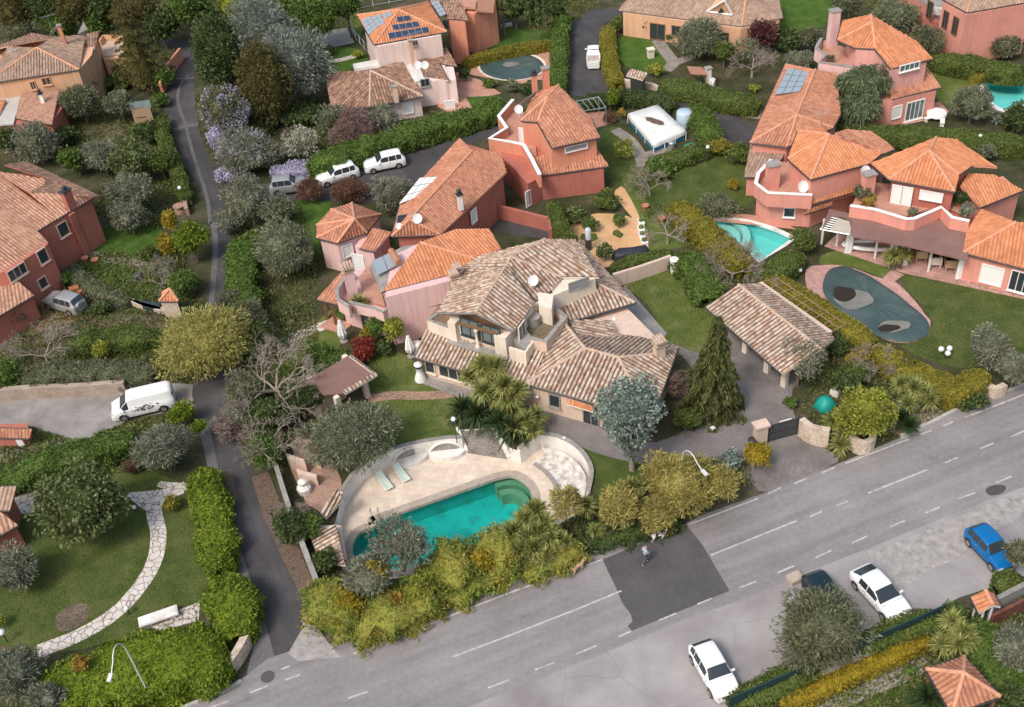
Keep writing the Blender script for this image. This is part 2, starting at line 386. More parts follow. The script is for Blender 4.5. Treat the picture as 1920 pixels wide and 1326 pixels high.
def tealmat():
    mt, n, b = newmat('teal_basin')
    c = ramp(n, noise(n, .35, 4), [(.35, (.005, .40, .375)), (.65, (.014, .50, .465))])
    al = ramp(n, noise(n, 1.0, 5, None, .6), [(.50, (0, 0, 0)), (.66, (.5,) * 3)])
    s = N(n, 'ShaderNodeSeparateColor'); n.links.new(al, s.inputs[0])
    c = mixc(n, s.outputs[0], c, (.02, .20, .13)); n.links.new(c, b.inputs['Base Color']); b.inputs['Roughness'].default_value = .5
    return mt
def clearwater(name, tint=(.75, .97, .95)):
    mt, n, b = newmat(name)
    tr = N(n, 'ShaderNodeBsdfTransparent'); tr.inputs[0].default_value = (*tint, 1)
    gl = N(n, 'ShaderNodeBsdfGlossy'); gl.inputs['Roughness'].default_value = .04
    fr = N(n, 'ShaderNodeFresnel'); fr.inputs[0].default_value = 1.33
    bp = N(n, 'ShaderNodeBump'); bp.inputs['Strength'].default_value = .35; bp.inputs['Distance'].default_value = .05
    n.links.new(noise(n, 2.2, 3), bp.inputs['Height']); n.links.new(bp.outputs[0], fr.inputs['Normal']); n.links.new(bp.outputs[0], gl.inputs['Normal'])
    mx = N(n, 'ShaderNodeMixShader'); n.links.new(fr.outputs[0], mx.inputs[0]); n.links.new(tr.outputs[0], mx.inputs[1]); n.links.new(gl.outputs[0], mx.inputs[2])
    n.links.new(mx.outputs[0], n.nodes['Material Output'].inputs[0]); return mt
TEAL = tealmat(); CLEAR = clearwater('pool_water')
AQF = vm('aqua_basin', [(.22, .66, .66), (.30, .76, .76)], .5, .5)
p = basin('teal_swimming_pool', poolA, PZ, 1.9, TEAL); tag(p, 'large teal swimming pool with curved steps in the cream terrace', 'swimming pool')
# coping: lies round the water
def coping(parent, pts, z, w, h, mt, name='coping'):
    L, R = ribbon_pts(list(pts) + [pts[0], pts[1]], w, z, True); mb = MB(); wallstrip(mb, L, R, z - .25, z + h); return link(name, mb.mesh(name), mt, parent)
coping(p, poolA, PZ, .6, .05, vm('tan_coping', [(.36, .30, .25), (.46, .395, .34)], 1.2, .9, (6, .15)))
cx0 = V(948, 942, PZ)
STEPM = vm('mossy_step', [(.14, .30, .20), (.24, .34, .20)], 2, .6)
ccy = [V(948, 925, PZ)]
for k, r in enumerate((3.0, 2.3, 1.6)):
    mb = MB(); c = V(952, 932, PZ); c.z = 0
    inner = []
    zt = PZ - .25 - .28 * k
    a0, a1 = rad(-60), rad(115)
    o_ = [c + Vector((math.cos(a0 + (a1 - a0) * i / 20) * r, math.sin(a0 + (a1 - a0) * i / 20) * r, 0)) for i in range(21)]
    i_ = [c + Vector((math.cos(a0 + (a1 - a0) * i / 20) * (r - .55), math.sin(a0 + (a1 - a0) * i / 20) * (r - .55), 0)) for i in range(21)]
    wallstrip(mb, i_, o_, PZ - 1.9, zt); link('pool_step', mb.mesh('pool_step'), STEPM, p)
def water(parent, pts, z, mt=CLEAR):
    mb = MB(); n = len(pts); a = sum(pts[i][0] * pts[(i + 1) % n][1] - pts[(i + 1) % n][0] * pts[i][1] for i in range(n))
    P = list(pts) if a > 0 else list(reversed(pts)); mb.face([(q[0], q[1], z) for q in P]); return link('water', mb.mesh('water'), mt, parent)
water(p, poolA, PZ - .18)
# ladder on the terrace side
lp = V(697, 968, PZ); mb = MB()
for dx in (0, .55):
    q = lp + Vector((dx, .1, 0)); mb.tube([q, q + Vector((0, 0, .75)), q + Vector((0, -.35, .85)), q + Vector((0, -.65, .6)), q + Vector((0, -.65, -.5))], .028, 6)
link('ladder', mb.mesh('ladder', sm=True), METAL, p)
p = basin('aqua_swimming_pool', poolB, 0, 1.4, AQF); tag(p, 'bright aqua swimming pool behind the yellow hedge, with brick edge', 'swimming pool')
coping(p, poolB, 0, .35, .05, WHITE); water(p, poolB, -.15)
for k in range(3):
    mb = MB(); c = V(1334, 436, 0); r = 3.6 - k * .9; z = -.3 - .3 * k
    o_ = [c + Vector((math.cos(rad(-75 + 150 * i / 14)) * r, math.sin(rad(-75 + 150 * i / 14)) * r, 0)) for i in range(15)]
    i_ = [c + (q - c) * ((r - .7) / r) for q in o_]; wallstrip(mb, i_, o_, -1.38, z); link('pool_step', mb.mesh('pool_step'), pl('pool_step_pale', (.45, .68, .66)), p)
p = basin('kidney_swimming_pool', poolC, 0, 1.4, AQF); tag(p, 'kidney shaped aqua pool at the top right edge, half ringed by a clipped yellow hedge', 'swimming pool')
coping(p, poolC, 0, .6, .05, WHITE); water(p, poolC, -.15)
# terrace retaining sides (drop from the garden to the terrace)
mb = MB(); T = terrace if sum(terrace[i][0] * terrace[(i + 1) % len(terrace)][1] - terrace[(i + 1) % len(terrace)][0] * terrace[i][1] for i in range(len(terrace))) > 0 else list(reversed(terrace))
for i in range(len(T)):
    a, b = T[i], T[(i + 1) % len(T)]; mb.face([(b[0], b[1], PZ), (a[0], a[1], PZ), (a[0], a[1], 0), (b[0], b[1], 0)])
tag(link('terrace_edge', mb.mesh('terrace_edge'), WHITE), kind='structure')
# ---- roads
street_up = [(300, 1345), (415, 1297), (463, 1266), (500, 1236), (540, 1222), (613, 1210), (655, 1199), (810, 1144), (960, 1089), (1098, 1039), (1268, 990), (1323, 963), (1440, 922), (1505, 896), (1580, 866), (1690, 820), (1803, 767), (1850, 748), (1925, 720), (2150, 625)]
street_dn = [(2150, 815), (1925, 911), (1778, 967), (1627, 1029), (1505, 1075), (1440, 1108), (1286, 1160), (1115, 1232), (960, 1292), (820, 1350), (620, 1430), (300, 1560), (100, 1440)]
sheet('street', street_up + street_dn, .03, ASPH)
sheet('parking_strip', [(2150, 815), (1925, 911), (1778, 967), (1627, 1029), (1505, 1075), (1440, 1108), (1286, 1160), (1115, 1232), (960, 1292), (820, 1350), (1150, 1480), (1420, 1300), (1600, 1220), (1740, 1150), (1800, 1120), (1925, 1080), (2150, 960)], .022, CONC)
sheet('broken_surface', smooth([(1625, 1035), (1700, 1010), (1790, 972), (1905, 925), (1925, 940), (1905, 975), (1830, 1010), (1800, 1045), (1740, 1070), (1690, 1110), (1668, 1085), (1672, 1065), (1640, 1055)], 4, True), .028, BROKEN)
alley_l = [(300, 1345), (463, 1262), (478, 1200), (463, 1144), (444, 1080), (418, 996), (399, 932), (386, 860), (372, 800), (360, 740), (366, 680), (380, 610), (388, 565), (397, 488), (397, 413), (376, 350), (348, 312), (323, 250), (307, 200), (305, 175), (325, 140), (343, 112), (330, 92), (300, 84), (290, 74)]
alley_r = [(330, 72), (365, 80), (372, 100), (366, 150), (366, 200), (375, 250), (393, 300), (413, 362), (432, 425), (438, 475), (438, 550), (436, 620), (428, 700), (430, 780), (446, 830), (487, 900), (512, 967), (547, 1050), (573, 1118), (592, 1172), (625, 1212)]
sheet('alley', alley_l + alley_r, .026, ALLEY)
sheet('alley_shoulder', [(480, 1290), (463, 1262), (478, 1200), (463, 1144), (444, 1080), (418, 996), (399, 932), (386, 860), (372, 800), (393, 800), (405, 860), (420, 932), (440, 996), (464, 1070), (490, 1144), (505, 1195), (520, 1250)], .029, vm('worn_shoulder', [(.12, .115, .118), (.165, .158, .16)], .6, .9, (4, .15)))
SEAM = vm('asphalt_seam', [(.10, .096, .10), (.15, .145, .148)], 1.2, .9, (4, .2))
ribbon('asphalt_seam', [(352, 140), (336, 165), (334, 195), (348, 235), (358, 275), (372, 320), (388, 370), (394, 420)], .35, .029, SEAM, sm=3)
ribbon('asphalt_seam', [(398, 415), (404, 450), (402, 500), (396, 570)], .5, .029, SEAM, sm=3)
ribbon('asphalt_seam', [(322, 246), (342, 238), (372, 232)], .9, .0295, SEAM, sm=3)
ribbon('asphalt_seam', [(329, 148), (365, 146)], .4, .0295, SEAM)
sheet('junction_apron', [(573, 1140), (592, 1172), (616, 1206), (640, 1232), (560, 1240), (540, 1225), (566, 1180)], .0325, BROKEN)
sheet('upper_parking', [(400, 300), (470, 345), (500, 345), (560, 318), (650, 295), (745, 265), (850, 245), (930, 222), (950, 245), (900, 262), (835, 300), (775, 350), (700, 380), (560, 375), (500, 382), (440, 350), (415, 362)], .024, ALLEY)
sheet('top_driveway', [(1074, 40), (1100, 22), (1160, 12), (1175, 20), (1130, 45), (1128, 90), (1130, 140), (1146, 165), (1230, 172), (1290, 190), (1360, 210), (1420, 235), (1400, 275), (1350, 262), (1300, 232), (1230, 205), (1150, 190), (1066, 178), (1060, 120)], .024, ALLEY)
sheet('villa_driveway', smooth([(1250, 640), (1275, 650), (1330, 665), (1352, 640), (1355, 590), (1400, 600), (1500, 690), (1486, 730), (1490, 780), (1520, 815), (1548, 842), (1570, 866), (1440, 922), (1405, 900), (1360, 870), (1290, 855), (1220, 870), (1120, 850), (1010, 800), (985, 765), (1090, 790), (1230, 830), (1330, 760), (1290, 680)], 3, True), .022, COBB)
sheet('entrance_apron', [(1440, 921), (1408, 900), (1420, 862), (1475, 830), (1520, 815), (1548, 842), (1572, 866)], .026, vm('apron', [(.135, .125, .122), (.18, .165, .16), (.225, .21, .205)], .5, .9, (5, .2), .3, 14))
sheet('path', [(1141, 590), (1240, 640), (1250, 625), (1172, 535), (1150, 560)], .026, PAVE)
# asphalt patches, markings
sheet('asphalt_patch', [(1130, 1049), (1287, 984), (1318, 1023), (1368, 1108), (1270, 1148), (1185, 1183), (1177, 1174), (1186, 1165), (1182, 1150), (1168, 1133), (1153, 1098), (1139, 1070)], .034, PATCH)
sheet('asphalt_patch', smooth([(1848, 918), (1862, 910), (1882, 910), (1886, 917), (1876, 926), (1856, 929)], 3, True), .034, pl('tar', (.07, .068, .07), .85))
MK = [((663, 1226), (810, 1168)), ((810, 1168), (960, 1110)), ((960, 1110), (1130, 1049)), ((1290, 984), (1421, 935)), ((1440, 926), (1464, 914)), ((1489, 907), (1513, 897)), ((1540, 887), (1565, 877)), ((1585, 869), (1703, 824)), ((1725, 815), (1747, 807)), ((1768, 799), (1787, 791)), ((1809, 783), (1925, 738)),
      ((848, 1232), (960, 1190)), ((960, 1190), (1085, 1141)), ((1085, 1141), (1165, 1108)), ((1333, 1041), (1493, 977)), ((1519, 969), (1541, 959)), ((1567, 949), (1590, 940)), ((1627, 925), (1738, 881)), ((1772, 868), (1795, 858)), ((1838, 841), (1863, 831)), ((1896, 819), (1925, 806)), ((653, 1309), (690, 1297)),
      ((915, 1290), (955, 1275)), ((1003, 1256), (1040, 1242)), ((1081, 1226), (1118, 1211)), ((1159, 1194), (1183, 1184)), ((1236, 1163), (1268, 1150)), ((1308, 1133), (1335, 1122)), ((1387, 1102), (1418, 1090)), ((1458, 1074), (1489, 1061)), ((1529, 1046), (1559, 1032)), ((1598, 1018), (1627, 1005)), ((1669, 988), (1697, 976)), ((1735, 962), (1762, 951)), ((1798, 935), (1828, 924)), ((1868, 905), (1897, 893)),
      ((527, 1255), (543, 1249)), ((535, 1275), (562, 1265)), ((468, 1299), (502, 1286)), ((391, 1328), (428, 1315))]
for a, b in MK: ribbon('road_marking', [a, b], .12 if math.dist(a, b) < 60 else .13, .038, LINE)
# manhole
mb = MB(); mh = V(502, 1269, .03); mb.lathe(mh, [(.45, 0), (.45, .012), (.36, .012), (.36, .008)], 20)
tag(link('manhole_cover', mb.mesh('manhole_cover', mh), pl('iron', (.12, .11, .11), .6, .4), None, mh), 'round iron manhole cover in the street at the alley mouth', 'manhole cover')
# kerbs along the street
for i, k in enumerate([[(655, 1197), (810, 1142), (958, 1087)], [(1098, 1037), (1180, 1014)], [(1690, 818), (1803, 765)], [(1803, 765), (1850, 746), (1925, 718)], [(340, 1326), (415, 1297), (452, 1275)]]):
    ribbon('kerb', k, .22, .13, KERB, z0=0)
# ---- lawns, paths, yards
_lz = [.005]
def lawn(px, mt=LAWN, z=None, name="lawn", sm=3, holes=()):
    _lz[0] += .0002; z = _lz[0]
    return sheet(name, smooth(px, sm, True) if sm else px, z, mt, holes)
lawn([(700, 655), (768, 670), (800, 712), (880, 735), (900, 770), (855, 790), (870, 838), (820, 835), (745, 855), (715, 800), (690, 740)], holes=[terrace])
lawn([(1012, 803), (1060, 812), (1150, 845), (1225, 870), (1215, 905), (1130, 960), (1112, 905), (1090, 868), (1052, 842), (1018, 832)], LAWND, holes=[terrace])
lawn([(1165, 528), (1290, 496), (1335, 540), (1350, 600), (1345, 655), (1300, 672), (1255, 650), (1215, 570)], LAWN)
lawn([(1285, 800), (1370, 760), (1380, 790), (1330, 822), (1295, 832)], LAWND)
lawn([(560, 640), (640, 570), (640, 640), (600, 700), (520, 720)], LAWN)
lawn([(545, 370), (620, 365), (600, 440), (600, 480), (560, 480)], LAWNB)
lawn([(160, 440), (230, 420), (300, 430), (340, 470), (300, 490), (240, 492), (165, 470)], LAWNB)
lawn([(130, 485), (270, 497), (300, 500), (275, 560), (230, 560), (150, 510)], LAWNB)
lawn([(60, 950), (200, 880), (330, 900), (390, 960), (400, 1060), (380, 1150), (280, 1180), (100, 1225), (-40, 1180), (-30, 1040)], LAWND)
lawn([(1120, 250), (1165, 240), (1210, 290), (1310, 280), (1410, 280), (1420, 330), (1400, 390), (1230, 400), (1150, 345), (1125, 300)], LAWND)
lawn([(1170, 345), (1240, 400), (1290, 440), (1320, 450), (1270, 465), (1205, 465), (1190, 400)], LAWN)
lawn([(1440, 0), (1560, 0), (1545, 50), (1465, 70)], LAWNB)
lawn([(1160, 70), (1220, 75), (1250, 115), (1240, 140), (1175, 125), (1155, 95)], LAWNB)
lawn([(870, 60), (950, 50), (1040, 60), (1030, 75), (920, 95), (870, 90)], LAWNB)
lawn([(873, 183), (925, 178), (940, 195), (885, 200)], LAWNB)
lawn([(645, 20), (670, 22), (680, 60), (660, 65)], LAWN)
lawn([(600, 95), (665, 90), (690, 120), (620, 135)], LAWNB)
lawn([(1540, 480), (1590, 470), (1668, 500), (1655, 520), (1600, 500), (1545, 500)], LAWN)
lawn([(1690, 525), (1720, 515), (1925, 560), (1925, 660), (1800, 690), (1690, 650), (1740, 620), (1745, 595)], LAWND)
lawn([(1745, 115), (1830, 140), (1850, 190), (1800, 205), (1750, 180)], LAWN)
lawn([(1600, 1330), (1700, 1280), (1760, 1300), (1750, 1350), (1600, 1400)], LAWNB)
lawn([(20, 800), (60, 805), (130, 815), (120, 830), (40, 830)], LAWNB)
FLAGP = smooth([(332, 905), (320, 925), (290, 955), (297, 1000), (290, 1050), (262, 1100), (215, 1150), (150, 1190), (70, 1222)], 5)
ribbon('garden_path', FLAGP, [2.9] * 4 + [1.15] * (len(FLAGP) - 4), .016, FLAG)
sheet('garden_path', [(232, 925), (300, 918), (345, 903), (345, 925), (318, 935), (300, 960), (278, 960), (262, 950)], .020, FLAG)
sheet('garden_path', [(20, 905), (60, 905), (80, 940), (60, 965), (20, 960)], .016, FLAG)
sheet('garden_path', [(268, 1170), (375, 1128), (372, 1165), (300, 1182)], .016, FLAG)
sheet('bare_patch', smooth([(108, 1150), (140, 1133), (165, 1135), (160, 1165), (120, 1185), (106, 1175)], 4, True), .014, BROWN)
ribbon('garden_path', [(150, 470), (200, 485), (260, 493), (305, 487)], 1.1, .02, GRAVEL, sm=3)
sheet('yard', [(93, 455), (150, 463), (145, 478), (110, 490), (95, 475)], .02, PAVE)
ribbon('garden_path', [(690, 748), (740, 741), (800, 742), (870, 735)], 1.0, .018, BRICKP, sm=3)
sheet('yard', [(785, 700), (905, 735), (890, 745), (860, 745), (780, 715)], .02, PAVE)
ribbon('garden_path', [(530, 640), (560, 628), (590, 617), (622, 605)], 1.2, .018, FLAG, sm=2)
sheet('yard', [(-30, 765), (30, 740), (240, 732), (330, 718), (372, 722), (375, 760), (330, 770), (250, 785), (150, 830), (60, 800), (-30, 805)], .018, YARDC)
ribbon('dirt_track', [(-20, 640), (60, 640), (150, 620), (250, 610), (320, 620)], 3.2, .014, BROWN, sm=4)
sheet('dirt_track', [(-30, 560), (90, 570), (160, 600), (150, 640), (-30, 650)], .012, vm('reddish_earth', [(.24, .11, .07), (.30, .17, .12)], .8, 1, (6, .3)))
ribbon('dirt_track', [(-20, 860), (60, 845), (130, 830), (150, 825)], 1.2, .014, GRAVEL)
ribbon('leaf_strip', [(487, 890), (512, 960), (547, 1043), (578, 1110), (600, 1175)], [1.3, 1.5, 1.3, 1.1, .7], .031, LEAFL)
ribbon('leaf_strip', [(425, 880), (440, 940)], .6, .031, LEAFL)
sheet('terracotta_terrace', [(855, 135), (900, 150), (940, 175), (920, 180), (873, 182), (885, 202), (845, 212), (820, 200), (840, 160)], .02, TERRA)
sheet('terracotta_terrace', [(890, 105), (960, 98), (1035, 85), (1040, 115), (1025, 150), (990, 150), (985, 158), (880, 140)], .018, TERRA)
sheet('ochre_terrace', smooth([(1160, 352), (1172, 355), (1200, 410), (1200, 450), (1212, 468), (1205, 480), (1160, 490), (1100, 480), (1068, 440), (1090, 420), (1130, 410), (1190, 420), (1170, 390), (1152, 365)], 3, True), .018, ORANGEP)
sheet('ochre_terrace', smooth([(1068, 425), (1120, 400), (1200, 415), (1215, 470), (1150, 500), (1080, 490)], 3, True), .014, ORANGEP)
for q in ([(1090, 438), (1118, 438), (1122, 448), (1105, 456), (1088, 448)], [(1150, 432), (1158, 430), (1170, 440), (1163, 447), (1148, 440)]): sheet('grass_bed', q, .024, LAWND)
ribbon('garden_path', [(1152, 243), (1180, 262), (1200, 290), (1206, 312)], 1.3, .018, GRAVEL, sm=3)
ribbon('garden_path', [(1206, 292), (1255, 278)], 1.1, .02, GRAVEL)
ribbon('garden_path', [(1232, 75), (1250, 100), (1262, 118), (1248, 132)], 1.5, .018, GRAVEL, sm=3)
ribbon('garden_path', [(1262, 120), (1300, 105)], 1.3, .02, GRAVEL)
ribbon('garden_path', [(1180, 62), (1260, 68), (1340, 90)], 1.6, .016, PAVE)
ribbon('gravel_bank', [(1240, 165), (1300, 178), (1350, 200), (1430, 215)], 2.2, .028, GRAVEL, sm=3)
sheet('terracotta_terrace', [(1545, 462), (1570, 438), (1690, 470), (1800, 508), (1925, 548), (1925, 562), (1800, 535), (1692, 512), (1660, 500)], .018, PINKP)
sheet('terracotta_terrace', [(1672, 505), (1695, 515), (1675, 530), (1655, 522)], .02, PINKP)
POOLD = smooth([(1512, 505), (1545, 497), (1590, 500), (1640, 518), (1680, 530), (1712, 560), (1735, 590), (1745, 605), (1735, 630), (1700, 643), (1655, 635), (1600, 600), (1540, 570), (1515, 545)], 4, True)
sheet('terracotta_terrace', POOLD, .022, PINKP)
sheet('terracotta_terrace', smooth([(1318, 412), (1335, 400), (1400, 402), (1450, 412), (1510, 440), (1490, 462)], 3, True)[:-6] , .012, TERRA)
sheet('terracotta_terrace', [(1740, 195), (1762, 190), (1780, 210), (1740, 225), (1690, 235), (1660, 232)], .016, TERRA)
sheet('stone_terrace', smooth([(1820, 150), (1850, 138), (1925, 135), (1925, 215), (1880, 212), (1835, 195)], 3, True), .010, GRAVEL, [poolC])
sheet('gravel_bank', smooth([(1690, 818), (1640, 780), (1700, 745), (1770, 740), (1800, 765)], 2, True), .018, vm('twiggy_mulch', [(.26, .20, .18), (.38, .31, .29), (.20, .15, .13)], 3, 1, (14, .35), .6, 14))
ribbon('garden_path', [(1530, 1345), (1600, 1305), (1690, 1268), (1740, 1240)], .9, .018, PAVE)
ribbon('flower_bed', [(1500, 1345), (1580, 1300), (1680, 1260), (1730, 1225)], 1.2, .014, BROWN)
sheet('dirt_track', [(150, 230), (220, 232), (240, 250), (190, 262), (160, 255)], .014, BROWN)
sheet('yard', [(600, 60), (650, 52), (665, 80), (620, 90), (590, 82)], .02, PAVE)
ribbon('garden_path', [(612, 117), (640, 112), (668, 105)], 1.0, .018, FLAG)
sheet('yard', [(900, 395), (1025, 420), (1035, 450), (960, 440), (900, 420)], .02, ALLEY)
sheet('yard', [(640, 1225), (660, 1200), (620, 1180), (606, 1200)], .02, LEAFL)
# ================================================================ buildings
def corrugate(mb, poly, w=.36, h=.05, prof=(0, .1, .8, 1, 1, .8, .1), un=None, thick=.14):
    """barrel tiled roof face: real corrugated strips running down the slope, cut to the polygon"""
    P = [Vector(p) for p in poly]; n = Vector((0, 0, 0))
    for i in range(len(P)): n += (P[i] - P[0]).cross(P[(i + 1) % len(P)] - P[0])
    if n.length < 1e-6: return
    n.normalize(); rj = random.Random(int(abs(P[0].x * 31 + P[0].y * 17))); cj = {}
    if n.z < 0: n = -n; P.reverse()
    down = Vector((n.x, n.y, 0))
    if down.length < 1e-3: down = Vector((0, -1, 0))
    down.normalize(); u = Vector((-down.y, down.x, 0)); v = n.cross(u).normalized()
    O = P[0]
    q = [((p - O).dot(u), (p - O).dot(v)) for p in P]
    u0 = min(a for a, b in q); u1 = max(a for a, b in q); off = (O.dot(u) % w)
    us = set(round(a, 5) for a, b in q); k = math.floor(u0 / w)
    m_ = len(prof) - 1
    while k * w < u1 + w:
        for j in range(m_):
            x = (k + j / m_) * w
            if u0 < x < u1: us.add(round(x, 5))
        k += 1
    us = sorted(us)
    def hh(x):
        t = ((x / w) % 1.0) * m_; i = int(t) % m_; f = t - int(t); return h * (prof[i] * (1 - f) + prof[i + 1] * f) * cj.setdefault(int(x // w), rj.uniform(.75, 1.2))
    def cuts(x):
        r = []
        for i in range(len(P)):
            (a, b), (c, d) = q[i], q[(i + 1) % len(P)]
            if abs(c - a) < 1e-9: continue
            lo, hi = min(a, c), max(a, c)
            if lo <= x < hi:
                t = (x - a) / (c - a); r.append((b + (d - b) * t, P[i] + (P[(i + 1) % len(P)] - P[i]) * t))
        r.sort(key=lambda z: z[0]); return r
    for i in range(len(us) - 1):
        xa, xb = us[i], us[i + 1]
        if xb - xa < 1e-4: continue
        ca, cb = cuts(xa + 1e-5), cuts(xb - 1e-5)
        if len(ca) != len(cb) or len(ca) % 2: continue
        for j in range(0, len(ca), 2):
            a0, a1, b0, b1 = ca[j], ca[j + 1], cb[j], cb[j + 1]
            ha, hb = n * hh(xa), n * hh(xb)
            mb.face([a0[1] + ha, b0[1] + hb, b1[1] + hb, a1[1] + ha], [(xa, a0[0]), (xb, b0[0]), (xb, b1[0]), (xa, a1[0])])
            if un is not None: t = Vector((0, 0, thick)); un.face([a1[1] - t, b1[1] - t, b0[1] - t, a0[1] - t])
class House:
    def __init__(s, name, label, ref, cat='house', group=None, z=0.0):
        s.o = V(*ref, z); s.root = empty(name, s.o, label, cat, group); s.P = {}; s.w = .36
    def child(s, mb, name, mt, parent=None, sm=False, label=None):
        o = link(name, mb.mesh(name, s.o, sm), mt, parent or s.root)
        if label: o['label'] = label
        return o
    def pt(s, k):
        v = s.P[k]
        if isinstance(v, Vector): return v
        if isinstance(v[2], tuple):
            a, b, deg = v[2]; A, B = s.pt(a), s.pt(b); d = B - A; d.z = 0; d.normalize(); h = Vector((-d.y, d.x, 0))
            n = (-h * math.sin(rad(deg)) + Vector((0, 0, 1)) * math.cos(rad(deg))).normalized()
            r = onplane(v[0], v[1], A, n)
        else: r = V(*v)
        s.P[k] = r; return r
    def roof(s, pts, faces, mt, cap=RIDGE, w=.36, h=.05, name='roof', capr=.13, gut=True, thick=.14, label=None, gm=None):
        s.P.update(pts); mb = MB(); under = MB(); edges = {}
        for f in faces:
            f = f.split() if isinstance(f, str) else f
            Q = [s.pt(k) for k in f]; corrugate(mb, Q, w, h, un=under, thick=thick)
            a = sum(Q[i].x * Q[(i + 1) % len(Q)].y - Q[(i + 1) % len(Q)].x * Q[i].y for i in range(len(Q)))
            if a < 0: Q.reverse(); f = list(reversed(f))
            cen = sum(Q, Vector()) / len(Q)
            for i in range(len(f)): edges.setdefault(tuple(sorted((f[i], f[(i + 1) % len(f)]))), []).append((f[i], f[(i + 1) % len(f)], cen))
        ro = s.child(mb, name, mt, label=label)
        gbs = []; rb = MB(); r = False
        for k, e in edges.items():
            A, B = s.pt(k[0]), s.pt(k[1])
            if len(e) == 1:
                a, b = s.pt(e[0][0]), s.pt(e[0][1]); t = Vector((0, 0, thick))
                under.face([a - t, b - t, b + Vector((0, 0, .01)), a + Vector((0, 0, .01))])
                if abs(A.z - B.z) < .12 and gut: 
                    d = (b - a); d.z = 0; d.normalize(); o = Vector((d.y, -d.x, 0)) * .07
                    gb = MB(); gb.tube([a + o - Vector((0, 0, .04)), b + o - Vector((0, 0, .04))], .065, 6); gbs.append(gb)
            else:
                c1, c2 = e[0][2], e[1][2]; mid = (A + B) / 2
                if mid.z > (c1.z + c2.z) / 2 + .02 or abs(A.z - B.z) > .05 or True:
                    hz = Vector((0, 0, .035)); seg = max(1, int((B - A).length / .45))
                    if (c1 + c2).z / 2 < mid.z + .4: rb.tube([A + hz, B + hz], capr, 8); r = True
        s.child(under, 'eave_board', s.em if hasattr(s, 'em') else CREAMW, ro)
        if r: s.child(rb, 'ridge_cap', cap, ro)
        for gb in gbs: s.child(gb, 'gutter', gm or DMETAL, ro, sm=True)
        return ro
    def wall(s, px, z1, z0=0.0, mt=None, zr=None, name='wall', label=None):
        """closed footprint given by photo pixels read at height zr"""
        P = [V(x, y, z1 if zr is None else zr) for x, y in px]; mb = MB(); mb.prism([(p.x, p.y) for p in P], z0, z1); return s.child(mb, name, mt, label=label)
    def line(s, px, z1, z0, th, mt, zr=None, name='parapet', cap=None, closed=False):
        P = [V(x, y, z1 if zr is None else zr) for x, y in px]
        if closed: P.append(P[0])
        L, R = ribbon_pts(P, th, 0, True); mb = MB(); wallstrip(mb, L, R, z0, z1); o = s.child(mb, name, mt)
        if cap: L, R = ribbon_pts(P, th + .1, 0, True); mb = MB(); wallstrip(mb, L, R, z1 + .003, z1 + .07); s.child(mb, 'coping', cap, o)
        return o
    def slab(s, px, z, th, mt, name='flat_roof', label=None):
        P = [V(x, y, z) for x, y in px]; mb = MB(); mb.prism([(p.x, p.y) for p in P], z - th, z, True); return s.child(mb, name, mt, label=label)
    def plane(s, a, b, za=None):
        A, B = V(*a), V(*b); d = B - A; d.z = 0; d.normalize(); n = Vector((d.y, -d.x, 0))
        if n.dot(Vector(CAM) - A) < 0: n = -n
        return A, n, d if n.cross(d).z > 0 else -d
    def opening(s, a, b, c, w_, h_, kind='window', frame=WHITEP, pane=GLASS, mull=1, z=None, sh=WHITEP, off=.02):
        """a,b: two pixels (x,y,z) on the wall; c: pixel of the centre"""
        A, n, d = s.plane(a, b); p = onplane(c[0], c[1], A, n) + n * off
        if z is not None: p.z = z
        ang = math.atan2(d.y, d.x)
        nm = {'window': 'window', 'shutter': 'window', 'door': 'door', 'louvre': 'window'}[kind]
        mb = MB(); t = .09
        for sx in (-1, 1): mb.box(p + d * sx * (w_ / 2 + t / 2) + n * .03, (t, .1, h_ + 2 * t), ang)
        for sz in (-1, 1): mb.box(p + Vector((0, 0, sz * (h_ / 2 + t / 2))) + n * .03, (w_, .1, t), ang)
        if kind in ('window', 'door'):
            for i in range(mull): mb.box(p + d * (w_ * ((i + 1) / (mull + 1) - .5)) + n * .03, (.06, .07, h_), ang)
        f = s.child(mb, nm, frame)
        mb = MB(); mb.box(p + n * .005, (w_, .03, h_), ang)
        if kind == 'louvre':
            k = int(h_ / .12)
            for i in range(k): mb.box(p + Vector((0, 0, (i + .5) / k * h_ - h_ / 2)) + n * .03, (w_, .03, .05), ang, (rad(25), 'X'))
        s.child(mb, 'shutter' if kind == 'shutter' else 'pane', sh if kind in ('shutter', 'louvre') else pane, f)
        if kind == 'window':
            mb = MB(); mb.box(p + Vector((0, 0, -h_ / 2 - t - .03)) + n * .08, (w_ + .3, .2, .05), ang); s.child(mb, 'sill', frame, f)
        return f
